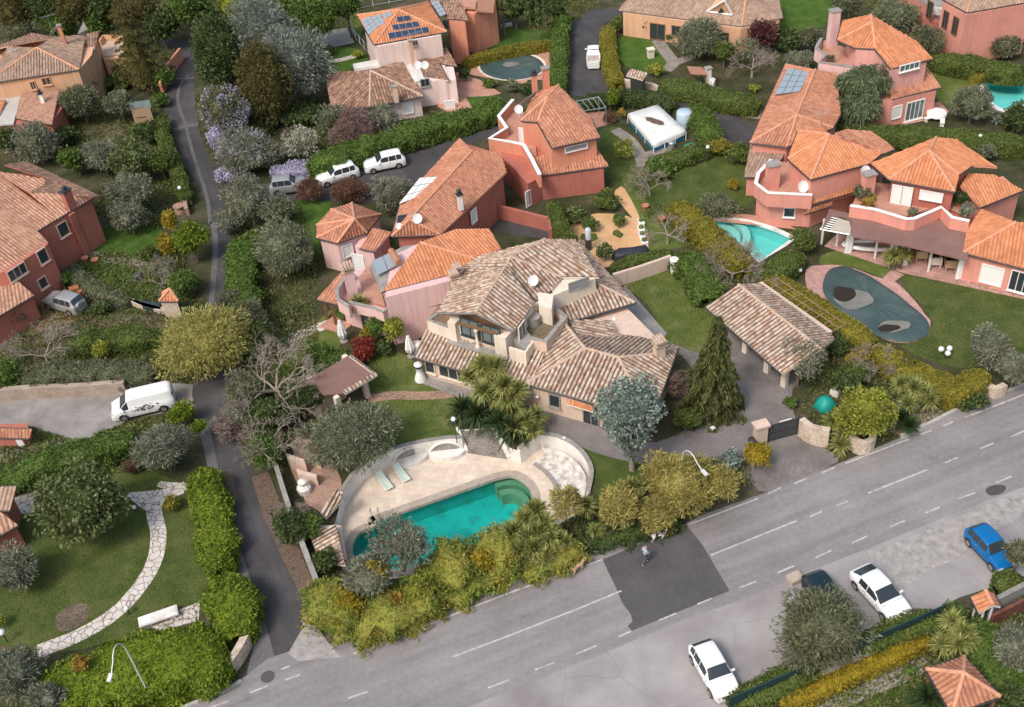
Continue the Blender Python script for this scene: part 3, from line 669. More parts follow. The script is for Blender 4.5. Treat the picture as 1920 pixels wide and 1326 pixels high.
    def chimney(s, c, z0, z1, size=(.8, .6), mt=None, ang=0.3, top='pot', parent=None):
        """c: pixel read at z1"""
        p = V(c[0], c[1], z1); mb = MB(); mb.box((p.x, p.y, (z0 + z1) / 2), (size[0], size[1], z1 - z0), ang); o = s.child(mb, 'chimney', mt, parent)
        mb = MB()
        mb.box((p.x, p.y, z1 + .05), (size[0] + .2, size[1] + .2, .1), ang)
        if top == 'coppi':
            ca, sa = math.cos(ang), math.sin(ang)
            for sx in (-1, 0, 1):
                for sy in (-1, 1): mb.box((p.x + sx * size[0] * .4 * ca - sy * size[1] * .35 * sa, p.y + sx * size[0] * .4 * sa + sy * size[1] * .35 * ca, z1 + .25), (.13, .13, .32), ang)
            for k, sx in enumerate((-.36, -.12, .12, .36)):
                c0 = Vector((p.x + sx * size[0] * 1.3 * ca, p.y + sx * size[0] * 1.3 * sa, z1 + .47)); d = Vector((-sa, ca, 0)) * size[1] * .8
                mb.tube([c0 - d, c0 + d], .13, 7)
            s.child(mb, 'chimney_top', RIDGE, o)
        elif top == 'pot':
            mb.lathe((p.x, p.y, z1 + .1), [(.16, 0), (.16, .3), (.24, .32), (.24, .38), (.05, .5)], 10); s.child(mb, 'chimney_top', DMETAL, o)
        else: s.child(mb, 'chimney_top', GREYC, o)
        return o
    def dish(s, c, z, mt=WHITEP, r=.45):
        p = V(c[0], c[1], z); mb = MB(); mb.tube([p - Vector((0, 0, .9)), p], .03, 6)
        M = Matrix.Translation(p) @ Matrix.Rotation(rad(20), 4, 'Z') @ Matrix.Rotation(rad(62), 4, 'X')
        rows = [[M @ Vector((rr * math.cos(2 * math.pi * k / 20), rr * math.sin(2 * math.pi * k / 20), .35 * rr * rr)) for k in range(20)] for rr in (.001, r * .35, r * .7, r)]
        mb.grid(rows, True); rows = [[q - M.to_3x3() @ Vector((0, 0, .03)) for q in rr] for rr in reversed(rows)]; mb.grid(rows, True)
        mb.tube([M @ Vector((0, -r, .3 * r)), M @ Vector((0, 0, r * 1.1))], .015, 5); s.child(mb, 'satellite_dish', mt)
    def antenna(s, c, z, h=2.2):
        p = V(c[0], c[1], z); mb = MB(); mb.tube([p - Vector((0, 0, h)), p], .025, 5); d = Vector((.8, .35, 0))
        mb.tube([p - d, p + d], .015, 4)
        for i in range(-4, 5): q = p + d * (i / 4); mb.tube([q - Vector((-.13, .3, 0)), q + Vector((-.13, .3, 0))], .012, 4)
        s.child(mb, 'antenna', METAL)
    def panel(s, q, mt=PV, nx=3, ny=2, up=.1, name='solar_panel', fr=METAL):
        """q: four roof points (pixel, z) in order; a grid of panels just above the roof"""
        Q = [Vector(p) if isinstance(p, Vector) else V(*p) for p in q]; n = (Q[1] - Q[0]).cross(Q[3] - Q[0]).normalized(); n = n if n.z > 0 else -n
        bl = lambda a, b: (Q[0] * (1 - a) + Q[1] * a) * (1 - b) + (Q[3] * (1 - a) + Q[2] * a) * b
        for i in range(nx):
            for j in range(ny):
                g = .02
                a0, a1, b0, b1 = (i + g) / nx, (i + 1 - g) / nx, (j + g) / ny, (j + 1 - g) / ny
                c = [bl(a0, b0), bl(a1, b0), bl(a1, b1), bl(a0, b1)]; mb = MB(); t = [p + n * (up + .04) for p in c]; b_ = [p + n * up for p in c]
                mb.face(t)
                for k in range(4): mb.face([b_[k], b_[(k + 1) % 4], t[(k + 1) % 4], t[k]])
                o = s.child(mb, name, fr); ce = sum(c, Vector()) / 4
                mb = MB(); mb.face([ce + (p - ce) * .93 + n * (up + .046) for p in c]); s.child(mb, 'cell_field', mt, o)
# ---------------------------------------------------------------- main villa
h = House('villa', 'large cream villa with old barrel tile roofs and glazed upper room, above the pool', (1000, 700))
h.wall([(800, 706), (1001, 765), (1212, 826), (1262, 708), (1176, 620), (1128, 600), (1090, 540), (1000, 530), (850, 560)], 2.45, 0, CREAM, 0)
h.wall([(848, 633), (957, 665), (1003, 612), (1010, 580), (950, 540), (885, 565)], 5.15, 2.3, CREAMW, 3.2, 'upper_wall')
h.wall([(1003, 585), (1034, 567), (1117, 533), (1098, 500), (1050, 480), (950, 500)], 5.1, 2.5, CREAMW, 4.5, 'upper_wall')
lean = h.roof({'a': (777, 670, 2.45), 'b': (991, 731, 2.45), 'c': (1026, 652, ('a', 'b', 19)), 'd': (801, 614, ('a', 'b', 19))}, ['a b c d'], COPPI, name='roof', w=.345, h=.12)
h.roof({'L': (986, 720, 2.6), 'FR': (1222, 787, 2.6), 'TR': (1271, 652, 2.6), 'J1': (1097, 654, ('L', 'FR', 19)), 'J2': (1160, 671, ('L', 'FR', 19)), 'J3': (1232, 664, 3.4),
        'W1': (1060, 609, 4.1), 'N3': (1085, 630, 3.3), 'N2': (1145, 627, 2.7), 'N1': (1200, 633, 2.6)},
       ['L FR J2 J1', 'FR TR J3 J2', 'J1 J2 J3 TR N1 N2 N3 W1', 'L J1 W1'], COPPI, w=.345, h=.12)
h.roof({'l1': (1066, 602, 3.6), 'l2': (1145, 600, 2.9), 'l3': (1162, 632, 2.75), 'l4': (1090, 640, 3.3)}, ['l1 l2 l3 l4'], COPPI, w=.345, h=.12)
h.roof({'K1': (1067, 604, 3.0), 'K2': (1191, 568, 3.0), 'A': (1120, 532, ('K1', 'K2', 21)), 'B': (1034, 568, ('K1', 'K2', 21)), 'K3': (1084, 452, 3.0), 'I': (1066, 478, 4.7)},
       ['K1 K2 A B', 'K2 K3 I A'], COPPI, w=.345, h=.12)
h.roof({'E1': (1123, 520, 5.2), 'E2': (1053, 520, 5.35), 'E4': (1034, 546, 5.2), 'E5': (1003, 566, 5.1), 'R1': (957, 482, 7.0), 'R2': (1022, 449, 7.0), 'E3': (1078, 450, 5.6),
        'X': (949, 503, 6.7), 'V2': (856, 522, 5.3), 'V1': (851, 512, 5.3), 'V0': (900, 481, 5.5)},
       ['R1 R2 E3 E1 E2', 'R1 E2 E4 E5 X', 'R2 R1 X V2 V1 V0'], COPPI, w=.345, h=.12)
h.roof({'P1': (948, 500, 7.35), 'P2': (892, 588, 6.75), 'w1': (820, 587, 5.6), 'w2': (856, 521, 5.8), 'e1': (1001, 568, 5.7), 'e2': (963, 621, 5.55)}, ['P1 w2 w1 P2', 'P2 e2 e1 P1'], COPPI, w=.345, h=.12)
for a_, b_ in (('P1', 'e1'), ('P1', 'w2'), ('w1', 'P2'), ('P2', 'e2')): mb = MB(); mb.tube([h.pt(a_) + Vector((0, 0, -.02)), h.pt(b_) + Vector((0, 0, -.02))], .10, 6); h.child(mb, 'verge', pl('lead_grey', (.20, .19, .18), .7))
mb = MB(); mb.face([h.pt('w1') + Vector((.5, .3, -.15)), h.pt('e2') + Vector((-.5, .3, -.15)), h.pt('P2') + Vector((0, .3, -.15))]); h.child(mb, 'gable', WOOD)
# upper loggia: pillars, window band, ledge
A, B = (848, 631, 3.4), (956, 663, 3.4)
pa, pb = V(*A), V(*B); d = (pb - pa).normalized(); n = Vector((d.y, -d.x, 0)); ang = math.atan2(d.y, d.x)
for c_, w_ in ((pa + d * .35, .7), (pb - d * .55, 1.05)):
    mb = MB(); mb.box(c_ + n * .12 + Vector((0, 0, .85)), (w_, .5, 1.9), ang); h.child(mb, 'pillar', CREAMW)
mb = MB(); pc = (pa + pb) / 2 - d * .1 + n * .25; mb.lathe(pc + Vector((0, 0, -.05)), [(.2, 0), (.2, .15), (.12, .2), (.13, 1.5), (.2, 1.6), (.2, 1.75)], 12); h.child(mb, 'column', CREAMW, sm=True)
mb = MB(); mb.box((pa + pb) / 2 + n * .3 + Vector((0, 0, -.12)), ((pb - pa).length + .2, .9, .14), ang); h.child(mb, 'ledge', GREYC)
mb = MB(); mb.box((pa + pb) / 2 + n * .15 + Vector((0, 0, 1.85)), ((pb - pa).length - 1.6, .3, .18), ang); h.child(mb, 'beam', WOOD)
for cx, cy in ((882, 614), (922, 627)): h.opening(A, B, (cx, cy), 1.55, 1.6, 'window', DMETAL, GLASSL, 1, off=.06)
h.opening((970, 650, 4), (998, 612, 4), (978, 622), 1.0, 1.5, 'window', CREAMW, GLASSL, 1)
# small terrace left of the loggia
h.slab([(803, 598), (846, 612), (862, 585), (822, 572)], 4.0, .3, vm('brown_terrace', [(.24, .14, .10), (.33, .21, .16)], 2), 'terrace_floor')
h.line([(862, 560), (803, 600), (847, 615)], 4.5, 3.3, .25, CREAMW, cap=GREYC)
# right roof terrace with parapet
h.slab([(962, 640), (1022, 652), (1061, 604), (1032, 585), (985, 600)], 3.9, .5, vm('mossy_terrace', [(.12, .09, .06), (.20, .16, .11), (.09, .09, .04)], 2, 1, (8, .3)), 'terrace_floor')
h.line([(1032, 572), (1061, 594), (1022, 641), (996, 634)], 4.6, 3.2, .28, CREAM, cap=GREYC)
h.slab([(960, 635), (985, 655), (1000, 636), (985, 615), (965, 618)], 4.35, 1.2, GREYC, 'flat_roof')
h.line([(955, 651), (985, 660), (998, 640)], 4.35, 3.0, .22, CREAMW)
mb = MB(); c = V(1000, 602, 4.2); mb.lathe((c.x, c.y, 3.7), [(.55, 0), (.55, .9), (.6, 1.0)], 18); h.child(mb, 'round_seat', GREYC)
h.wall([(1008, 548), (1038, 552), (1034, 580), (1010, 572)], 5.6, 3.8, CREAMW, 5.6, 'stair_wall')
h.opening((1040, 556, 4.8), (1118, 530, 4.8), (1085, 533), 1.7, .75, 'louvre', GREYC, sh=METAL)
# front openings
g0, g1 = (800, 706, 0), (1001, 765, 0)
for cx, w_ in ((809, .75), (850, 2.5), (882, 1.0), (897, .6)): h.opening(g0, g1, (cx, 700), w_, 1.15, 'window', CREAMW, GLASS, 2 if w_ > 2 else 0, z=1.25)
h.opening((1001, 765, 0), (1212, 826, 0), (1040, 745), .8, 1.15, 'window', GREYC, GLASS, 0, z=1.45)
h.opening((1001, 765, 0), (1212, 826, 0), (1108, 770), 1.2, 2.0, 'door', GREYC, GLASS, 1, z=1.05)
h.opening((1001, 765, 0), (1212, 826, 0), (1180, 790), 1.0, 1.3, 'window', GREYC, GLASS, 0, z=1.4)
h.roof({'q1': (1062, 757, 2.0), 'q2': (1112, 772, 2.0), 'q3': (1114, 762, 2.35), 'q4': (1064, 747, 2.35)}, ['q1 q2 q3 q4'], TORANGE, gut=False, name='canopy_roof')
h.opening((1141, 622, 0), (1174, 616, 0), (1150, 598), .7, 1.0, 'window', CREAMW, GLASS, 0, z=1.4)
h.chimney((1236, 646), 2.6, 4.3, (.75, .65), CREAM, .3, 'coppi'); h.chimney((851, 520), 4.5, 6.0, (.6, .55), CREAM, .3, 'coppi'); h.chimney((858, 508), 4.5, 5.9, (.5, .5), CREAM, .3, 'coppi')
h.dish((999, 526), 6.4)
for cx, cy in ((1009, 739), (889, 711), (1154, 592)):
    A, n, d = h.plane((1001, 765, 0), (1212, 826, 0)); p = onplane(cx, cy, A, n) + n * .2
    mb = MB(); mb.tube([p - n * .2, p], .02, 5); mb.lathe(p - Vector((0, 0, .12)), [(.16, 0), (.06, .14), (.03, .2)], 10); h.child(mb, 'wall_lamp', WHITEP)
# ---------------------------------------------------------------- open garage
h = House('garage', 'long open garage under a striped barrel tile roof, right of the cobbled drive', (1430, 640), 'garage')
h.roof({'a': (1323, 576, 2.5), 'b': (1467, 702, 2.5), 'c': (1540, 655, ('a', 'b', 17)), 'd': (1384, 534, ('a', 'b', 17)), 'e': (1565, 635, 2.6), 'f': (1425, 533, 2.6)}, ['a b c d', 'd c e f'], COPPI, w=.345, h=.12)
h.wall([(1372, 596), (1495, 700), (1555, 664), (1425, 570)], 2.4, 0, CREAM, 0)
for q in ((1352, 628), (1398, 668), (1438, 705), (1470, 732)):
    p = V(q[0], q[1] - 8, 0); mb = MB(); mb.box(p + Vector((0, 0, 1.2)), (.45, .45, 2.4), .7); h.child(mb, 'pillar', CREAMW)
# ---------------------------------------------------------------- pool pavilion
h = House('pavilion', 'low open pavilion with a brown felt roof edged in tiles', (650, 740), 'pavilion')
h.slab([(576, 712), (655, 666), (704, 700), (648, 737), (606, 740)], 2.3, .12, BROWNF, 'roof')
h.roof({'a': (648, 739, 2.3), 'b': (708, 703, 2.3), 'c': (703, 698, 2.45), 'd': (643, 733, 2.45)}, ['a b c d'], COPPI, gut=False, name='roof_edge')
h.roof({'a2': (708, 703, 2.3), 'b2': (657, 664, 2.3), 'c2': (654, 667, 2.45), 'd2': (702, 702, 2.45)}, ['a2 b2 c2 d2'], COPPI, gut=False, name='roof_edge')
for q in ((689, 744), (640, 782), (600, 780), (655, 705)):
    p = V(q[0], q[1], 0); mb = MB(); mb.box(p + Vector((0, 0, 1.1)), (.4, .4, 2.2), .7); h.child(mb, 'pillar', CREAMW)
h.wall([(584, 745), (600, 780), (650, 745), (640, 725)], 2.15, 0, CREAM, 0)
# ---------------------------------------------------------------- pink duplex
h = House('duplex_house', 'pale pink house with an orange hipped roof, left behind the big villa', (790, 600))
h.em = PINKW
h.wall([(722, 558), (842, 527), (930, 480), (900, 442), (800, 450), (735, 480)], 5.1, 0, PINKW, 5.1)
h.roof({'F1': (717, 547, 5.1), 'F2': (845, 515, 5.1), 'F3': (890, 485, 5.3), 'AP': (787, 455, 6.7), 'T1': (855, 430, 6.6), 'T2': (917, 429, 5.9), 'T3': (940, 467, 5.2)},
       ['F1 F2 F3 AP', 'AP F3 T3 T2 T1'], TORANGE, RIDGEO, w=.30, h=.045)
h.slab([(693, 497), (715, 549), (785, 458), (755, 462)], 5.0, .2, GREYC, 'flat_roof')
h.panel([(696, 490, 5.9), (738, 470, 5.9), (748, 497, 5.3), (707, 518, 5.3)], PVL, 2, 1, 0, 'solar_heater')
mb = MB(); a, b = V(733, 470, 6.0), V(748, 492, 6.0); mb.tube([a, b], .28, 12); h.child(mb, 'water_tank', pl('copper_tank', (.55, .25, .14), .4, .3), sm=True)
h.slab([(672, 520), (690, 498), (716, 550), (722, 574), (685, 562)], 3.1, .3, TERRA, 'terrace_floor')
h.wall([(640, 560), (735, 590), (740, 540), (690, 500), (660, 510)], 2.8, 0, PINKW, 2.8)
h.line([(652, 512), (631, 545), (634, 562), (655, 575)], 3.9, 2.7, .22, PINKW, cap=GREYC)
h.line([(655, 567), (700, 577), (718, 585), (735, 572), (722, 552)], 3.7, 2.7, .22, PINKW, cap=GREYC)
h.roof({'a': (594, 561, 2.6), 'b': (633, 571, 2.6), 'c': (664, 515, ('a', 'b', 14)), 'd': (642, 508, ('a', 'b', 14))}, ['a b c d'], TRED, RIDGEO, w=.3)
h.roof({'a3': (730, 592, 3.0), 'b3': (833, 567, 3.0), 'c3': (836, 556, 3.35), 'd3': (733, 582, 3.35)}, ['a3 b3 c3 d3'], TORANGE, RIDGEO, w=.3)
h.wall([(733, 590), (833, 566), (842, 540), (800, 525), (740, 560)], 3.0, 0, PINKW, 3.0)
for q in ((614, 597), (631, 610)): mb = MB(); mb.box(V(q[0], q[1], 0) + Vector((0, 0, 1.25)), (.3, .3, 2.5), .2); h.child(mb, 'post', WOOD)
h.chimney((652, 507), 2.8, 5.6, (.85, .7), PINKW, .25, 'coppi')
h.opening((655, 600, 1), (718, 608, 1), (702, 600), 2.0, .9, 'louvre', GREYC, sh=METAL)
h.slab([(600, 612), (640, 625), (660, 608), (625, 592)], .15, .14, TERRA, 'porch_floor')
# ---------------------------------------------------------------- pink annex
h = House('annex_house', 'small pale pink house with a faceted terracotta roof, above the long pink lawn strip', (660, 480)); h.root['label'] = 'small pale pink house under a many sided terracotta roof'
h.em = PINKW
h.roof({'AP': (665, 411, 5.1), 'a': (594, 446, 3.4), 'b': (632, 456, 3.4), 'c': (688, 436, 3.4), 'c2': (714, 402, 3.4), 'd': (660, 381, 3.4), 'e': (621, 393, 3.4), 'f': (594, 422, 3.4)},
       ['AP a b', 'AP b c', 'AP c c2', 'AP c2 d', 'AP d e', 'AP e f', 'AP f a'], TRED, RIDGEO, w=.3, h=.08)
h.roof({'g': (674, 466, 3.0), 'h': (703, 472, 3.0), 'i': (735, 436, ('g', 'h', 16)), 'j': (700, 428, ('g', 'h', 16))}, ['g h i j'], TRED, RIDGEO, w=.3, h=.08)
h.wall([(600, 447), (632, 455), (685, 437), (710, 405), (660, 388), (600, 422)], 3.3, 0, PINKW, 3.3)
h.wall([(665, 462), (700, 472), (728, 440), (690, 430)], 2.95, 0, PINKW, 2.95)
h.opening((636, 455, 3.3), (685, 437, 3.3), (652, 470), .9, 1.2, 'shutter'); h.opening((665, 462, 2.95), (700, 472, 2.95), (672, 485), 1.2, 1.9, 'shutter', z=1.05)
# ---------------------------------------------------------------- red house north of the villa
h = House('terraced_house', 'orange red house in two tiled wings with roof terraces, behind the villa', (980, 380))
h.em = ORANGE
h.roof({'r0': (886, 283, 6.2), 'r1': (768, 412, 5.9), 'a': (950, 323, 4.6), 'b': (826, 440, 4.4), 'c': (735, 443, 4.4), 'd': (752, 380, 4.5), 'e': (862, 259, 4.8), 'f': (937, 285, 5.6)},
       ['r0 f a b r1', 'r1 b c', 'r0 r1 c d e'], TRED, RIDGEO, w=.3, h=.08)
h.wall([(942, 322), (826, 436), (745, 437), (760, 380), (862, 266), (935, 288)], 4.5, 0, REDW, 4.5)
h.panel([(745, 405, 5.2), (798, 398, 5.2), (790, 418, 4.9), (742, 432, 4.7)], pl('black_frame', (.03, .03, .035), .4), 2, 1, .1, 'roof_panel')
h.panel([(788, 335, 5.0), (822, 333, 5.4), (795, 368, 5.2), (748, 385, 4.7)], WHITEP, 3, 3, .08, 'white_roof_panel')
h.dish((782, 410), 6.0); h.dish((748, 424), 5.4, r=.3)
h.chimney((861, 365), 4.8, 6.4, (.4, .4), WHITEP, .3, 'pot')
h.roof({'t0': (1047, 160, 6.9), 't1': (1026, 182, 7.0), 'a5': (977, 227, 5.6), 'b5': (1008, 229, 5.6), 'c5': (1036, 278, 5.5), 'd5': (1125, 258, 5.5), 'e5': (1108, 222, 5.6), 'f5': (1005, 172, 5.9)},
       ['t1 b5 c5 d5 e5 t0', 't1 a5 b5', 't0 f5 a5 t1'], TRED, RIDGEO, w=.3, h=.08)
h.wall([(980, 232), (1006, 234), (1034, 276), (1118, 258), (1095, 215), (1040, 175), (1000, 185)], 5.4, 2.5, ORANGE, 5.4, 'upper_wall')
h.roof({'a6': (1011, 330, 2.8), 'b6': (1142, 312, 2.8), 'c6': (1113, 270, ('a6', 'b6', 18)), 'd6': (1000, 296, ('a6', 'b6', 18))}, ['a6 b6 c6 d6'], TRED, RIDGEO, w=.3, h=.08)
h.wall([(918, 275), (948, 262), (935, 228), (962, 205), (1000, 215), (1100, 250), (1132, 315), (1015, 330), (990, 345), (960, 312)], 2.75, 0, REDW, 2.75)
h.slab([(938, 222), (962, 198), (1000, 222), (1006, 290), (1000, 300), (955, 262), (920, 262), (950, 240)], 3.0, .25, TERRA, 'terrace_floor')
h.line([(962, 187), (935, 218), (950, 240), (918, 260), (955, 266), (982, 272), (998, 300), (1012, 328)], 4.0, 2.6, .28, ORANGE, cap=WHITEP)
h.opening((1012, 330, 2.7), (1132, 313, 2.7), (1057, 352), 1.0, 1.2, 'shutter', z=1.6); h.opening((1012, 330, 2.7), (1132, 313, 2.7), (1101, 355), 1.1, 2.1, 'shutter', z=1.1)
h.opening((1036, 280, 5.3), (1120, 260, 5.3), (1080, 277), 2.2, .5, 'louvre', WHITEP, sh=METAL); h.opening((978, 235, 5), (1006, 237, 5), (983, 255), .9, 1.7, 'shutter')
h.chimney((1022, 128), 5.5, 8.6, (.65, .55), ORANGE, .2, 'cap'); h.chimney((1001, 140), 5.5, 8.2, (.5, .45), ORANGE, .2, 'pot')
h.panel([(962, 205, 6.2), (1008, 168, 7.0), (1004, 180, 6.2), (964, 212, 5.6)], PVL, 2, 1, 0, 'solar_heater'); h.dish((972, 205), 6.6)
h.line([(935, 385), (1028, 408)], 1.5, 0, .3, REDW, name='garden_wall'); h.line([(1028, 408), (1032, 430)], 1.4, 0, .3, REDW, name='garden_wall')
h.opening((950, 323, 4.4), (830, 436, 4.4), (888, 405), .8, 1.3, 'shutter'); h.opening((990, 345, 2.7), (1012, 330, 2.7), (990, 372), .6, 1.6, 'shutter')
# ---------------------------------------------------------------- pale house with photovoltaic panels
h = House('upper_house', 'whitish pink house with blue photovoltaic panels on an orange pyramid roof', (760, 110))
h.em = LPINK
h.wall([(707, 88), (827, 66), (800, 12), (680, 32)], 6.0, 0, LPINK, 6.0)
h.roof({'AP': (748, 19, 8.0), 'a': (702, 84, 6.1), 'b': (838, 60, 6.1), 'c': (803, 4, 6.1), 'd': (670, 29, 6.1)}, ['AP a b', 'AP b c', 'AP c d', 'AP d a'], TORANGE, RIDGEO, w=.3, h=.08)
def rp(hh, tri, px, py):
    A, B, Cc = [hh.pt(k) for k in tri]; n = (B - A).cross(Cc - A).normalized(); return onplane(px, py, A, n)
T = ('AP', 'a', 'b')
for q, nx, ny in (([(743, 33), (768, 30), (772, 39), (745, 43)], 2, 1), ([(735, 48), (783, 41), (788, 51), (738, 58)], 4, 1), ([(727, 63), (802, 51), (806, 62), (730, 75)], 6, 1)): h.panel([rp(h, T, *c) for c in q], PV, nx, ny, .08)
T = ('AP', 'd', 'a')
for q, nx, ny in (([(678, 38), (695, 31), (709, 53), (692, 68)], 2, 4), ([(697, 34), (714, 27), (723, 45), (710, 52)], 2, 3), ([(716, 28), (732, 22), (737, 30), (722, 37)], 2, 2)): h.panel([rp(h, T, *c) for c in q], PVL, nx, ny, .08)
h.opening((707, 88, 6), (827, 66, 6), (776, 81), .7, .5, 'window', GREYC)
h.chimney((769, 76), 3.5, 6.6, (.4, .3), PEACH, .15, 'cap'); h.antenna((776, 62), 8)
h.slab([(661, 120), (770, 99), (798, 148), (779, 154), (752, 118), (664, 129)], 3.2, .3, vm('white_flat_roof', [(.55, .54, .52), (.72, .71, .69)], .6), 'flat_roof')
h.wall([(668, 129), (768, 104), (794, 150), (835, 150), (842, 148), (830, 110), (838, 94)], 3.0, 0, LPINK, 3.0)
h.roof({'g': (775, 97, 3.8), 'i': (838, 90, 3.7), 'j': (857, 124, 3.0), 'k': (824, 119, 3.1), 'l': (841, 151, 3.0), 'm': (794, 144, 3.2)}, ['g m l k j i'], COPPIR, w=.34)
h.roof({'R': (695, 133, 4.4), 's': (609, 136, 3.3), 't': (622, 208, 2.6), 'u': (693, 201, 2.6), 'v': (793, 181, 2.6), 'x': (753, 114, 3.6)}, ['R s t u', 'R u v', 'R v x'], COPPIR, w=.34, h=.1)
h.wall([(628, 208), (693, 198), (788, 180), (750, 130), (640, 140)], 2.5, 0, LPINK, 2.5)
h.wall([(783, 158), (830, 150), (855, 150), (850, 124), (800, 130)], 2.9, 0, LPINK, 2.9)
h.opening((783, 158, 2.9), (830, 150, 2.9), (797, 155), .9, .8, 'window', GREYC); h.chimney((739, 162), 2.7, 4.6, (.5, .45), CREAM, .1, 'cap')
h.dish((783, 122), 5); h.dish((796, 122), 5); h.line([(832, 190), (852, 187)], 1.0, 0, .2, WHITEP)
h.opening((693, 198, 2.5), (788, 180, 2.5), (765, 200), 1.0, 1.2, 'shutter', z=1.3)
h2 = House('rear_house', 'orange walled house with a brown tiled roof, half hidden behind the photovoltaic roof', (870, 100)); h2.em = ORANGE
h2.roof({'a': (806, 4, 6.2), 'b': (840, 35, 5.6), 'c': (880, 39, 5.6), 'd': (858, 0, 6.2), 'e': (820, -18, 6.8)}, ['a b c d e'], COPPIR, w=.34)
h2.wall([(842, 38), (872, 41), (872, 12), (835, 5)], 5.5, 0, ORANGE, 5.5)
h2.wall([(872, 25), (889, 26), (930, 8), (925, -30), (870, -20)], 5.0, 0, ORANGE, 5.0)
h2.slab([(866, 12), (892, 14), (892, 2), (872, -12), (850, -10)], 5.6, .3, TERRA, 'terrace_floor')
h2.slab([(892, 20), (925, 22), (930, -12), (895, -15)], 5.3, .2, TRED, 'flat_roof')
h2.panel([(809, 6, 6.3), (822, 2, 6.5), (838, 28, 6.0), (826, 33, 5.9)], PVL, 2, 4, .1)
h2.opening((842, 38, 5.5), (872, 41, 5.5), (836, 45), .5, .7, 'window', DMETAL)
# ---------------------------------------------------------------- peach bungalow
h = House('bungalow', 'peach bungalow with a long faded tile roof and a white triangular dormer', (1300, 80)); h.em = PEACH
h.roof({'a': (1159, 20, 3.0), 'b': (1391, 50, 3.0), 'c': (1468, 34, 3.0), 'r': (1400, -8, ('a', 'b', 19)), 'q': (1200, -32, ('a', 'b', 19)), 'z': (1455, -25, 3.2)}, ['a b r q', 'b c z r'], TPALE, RIDGEO, w=.34)
h.wall([(1168, 24), (1389, 54), (1462, 37), (1455, 0), (1200, -20)], 2.95, 0, PEACH, 2.95)
for c, w_, k in (((1233, 50), 1.8, 'door'), ((1268, 52), 1.0, 'window'), ((1358, 62), 1.0, 'window')): h.opening((1168, 24, 2.95), (1389, 54, 2.95), c, w_, 1.9 if k == 'door' else 1.1, k, WOOD, GLASS, 1, z=1.15 if k == 'door' else 1.6)
tri = [rp(h, ('a', 'b', 'r'), *q) for q in ((1325, 22), (1373, 29))]; top = V(1358, 2, 5.4); mb = MB()
for a_, b_ in ((tri[0], top), (top, tri[1]), (tri[0], tri[1])): mb.tube([a_ + Vector((0, -.15, .1)), b_ + Vector((0, -.15, .1))], .12, 4)
o = h.child(mb, 'dormer', WHITEP); mb = MB(); mb.face([tri[0] + Vector((0, 0, .1)), tri[1] + Vector((0, 0, .1)), top]); back = top + Vector((0, 2.2, 0)); mb.face([tri[0], top, back]); mb.face([top, tri[1], back]); h.child(mb, 'dormer_face', PEACH, o)
mb = MB(); cc = (tri[0] + tri[1] + top) / 3 + Vector((0, -.12, -.1)); mb.face([cc + Vector((-.45, -.02, -.3)), cc + Vector((.45, -.02, -.25)), cc + Vector((0, 0, .4))]); h.child(mb, 'dormer_window', GLASS, o)
# ---------------------------------------------------------------- top right house
h = House('balcony_house', 'salmon house with a long balcony at the top right edge', (1850, 60)); h.em = SALMON
h.roof({'a': (1764, -3, 6.0), 'b': (1813, 24, 6.0), 'c': (1940, 2, 6.0), 'r': (1830, -38, 7.6), 'q': (1950, -60, 7.6)}, ['b c q r', 'a b r'], TPALE, RIDGEO, w=.34)
h.wall([(1768, 2), (1811, 28), (1935, 6), (1900, -50)], 5.9, 0, SALMON, 5.9)
h.slab([(1718, -5), (1728, 0), (1790, 60), (1809, 58), (1770, 0)], 3.0, .2, GREYC, 'balcony_floor')
P = [V(x, y, 3.0) for x, y in ((1705, -2), (1727, 8), (1791, 61), (1809, 58))]; mb = MB()
for z in (.15, 1.0): mb.tube([p + Vector((0, 0, z)) for p in P], .03, 5)
for i in range(len(P) - 1):
    k = int((P[i + 1] - P[i]).length / .25)
    for j in range(k): q = P[i].lerp(P[i + 1], j / k); mb.tube([q + Vector((0, 0, .1)), q + Vector((0, 0, 1.0))], .013, 4, False)
h.child(mb, 'balcony_railing', METAL)
h.wall([(1680, 0), (1700, 18), (1740, 40), (1790, 45), (1750, -20), (1700, -30)], 2.8, 0, REDW, 2.8)
for c, w_ in (((1745, 12), .9), ((1775, 28), .8), ((1795, 30), .8)): h.opening((1768, 2, 5.9), (1811, 28, 5.9), c, w_, 1.9, 'door', WOOD, GLASS, 1, z=4.1)
mb = MB(); p = V(1757, 32, 3.0); mb.box(p + Vector((0, 0, .7)), (1.0, .1, .9), -.6); h.child(mb, 'air_conditioner', WHITEP)
# ---------------------------------------------------------------- right pink house
h = House('pink_house', 'salmon pink house with an orange hipped roof beside the weeping cedar', (1650, 200)); h.em = PINKW
h.roof({'T': (1635, 42, 7.6), 'T2': (1633, 28, 7.6), 'a': (1580, 39, 6.1), 'b': (1570, 76, 6.0), 'c': (1603, 90, 6.0), 'd': (1641, 92, 6.0), 'e': (1671, 129, 5.9), 'f': (1748, 111, 5.9), 'g': (1722, 80, 6.2)},
       ['T b c d', 'T d e f g T2', 'T T2 a b'], TORANGE, RIDGEO, w=.3, h=.08)
h.wall([(1605, 92), (1643, 94), (1672, 130), (1738, 113), (1715, 80), (1640, 50), (1590, 60)], 5.9, 2.5, wallm('rose_render', (.76, .40, .36)), 5.9, 'upper_wall')
h.roof({'i': (1612, 124, 4.2), 'j': (1672, 143, 4.0), 'k': (1738, 127, 4.0), 'l': (1765, 164, 3.0), 'm': (1672, 187, 3.0), 'n': (1640, 160, 3.2)}, ['j m l k', 'i n m j'], TRED, RIDGEO, w=.3, h=.08)
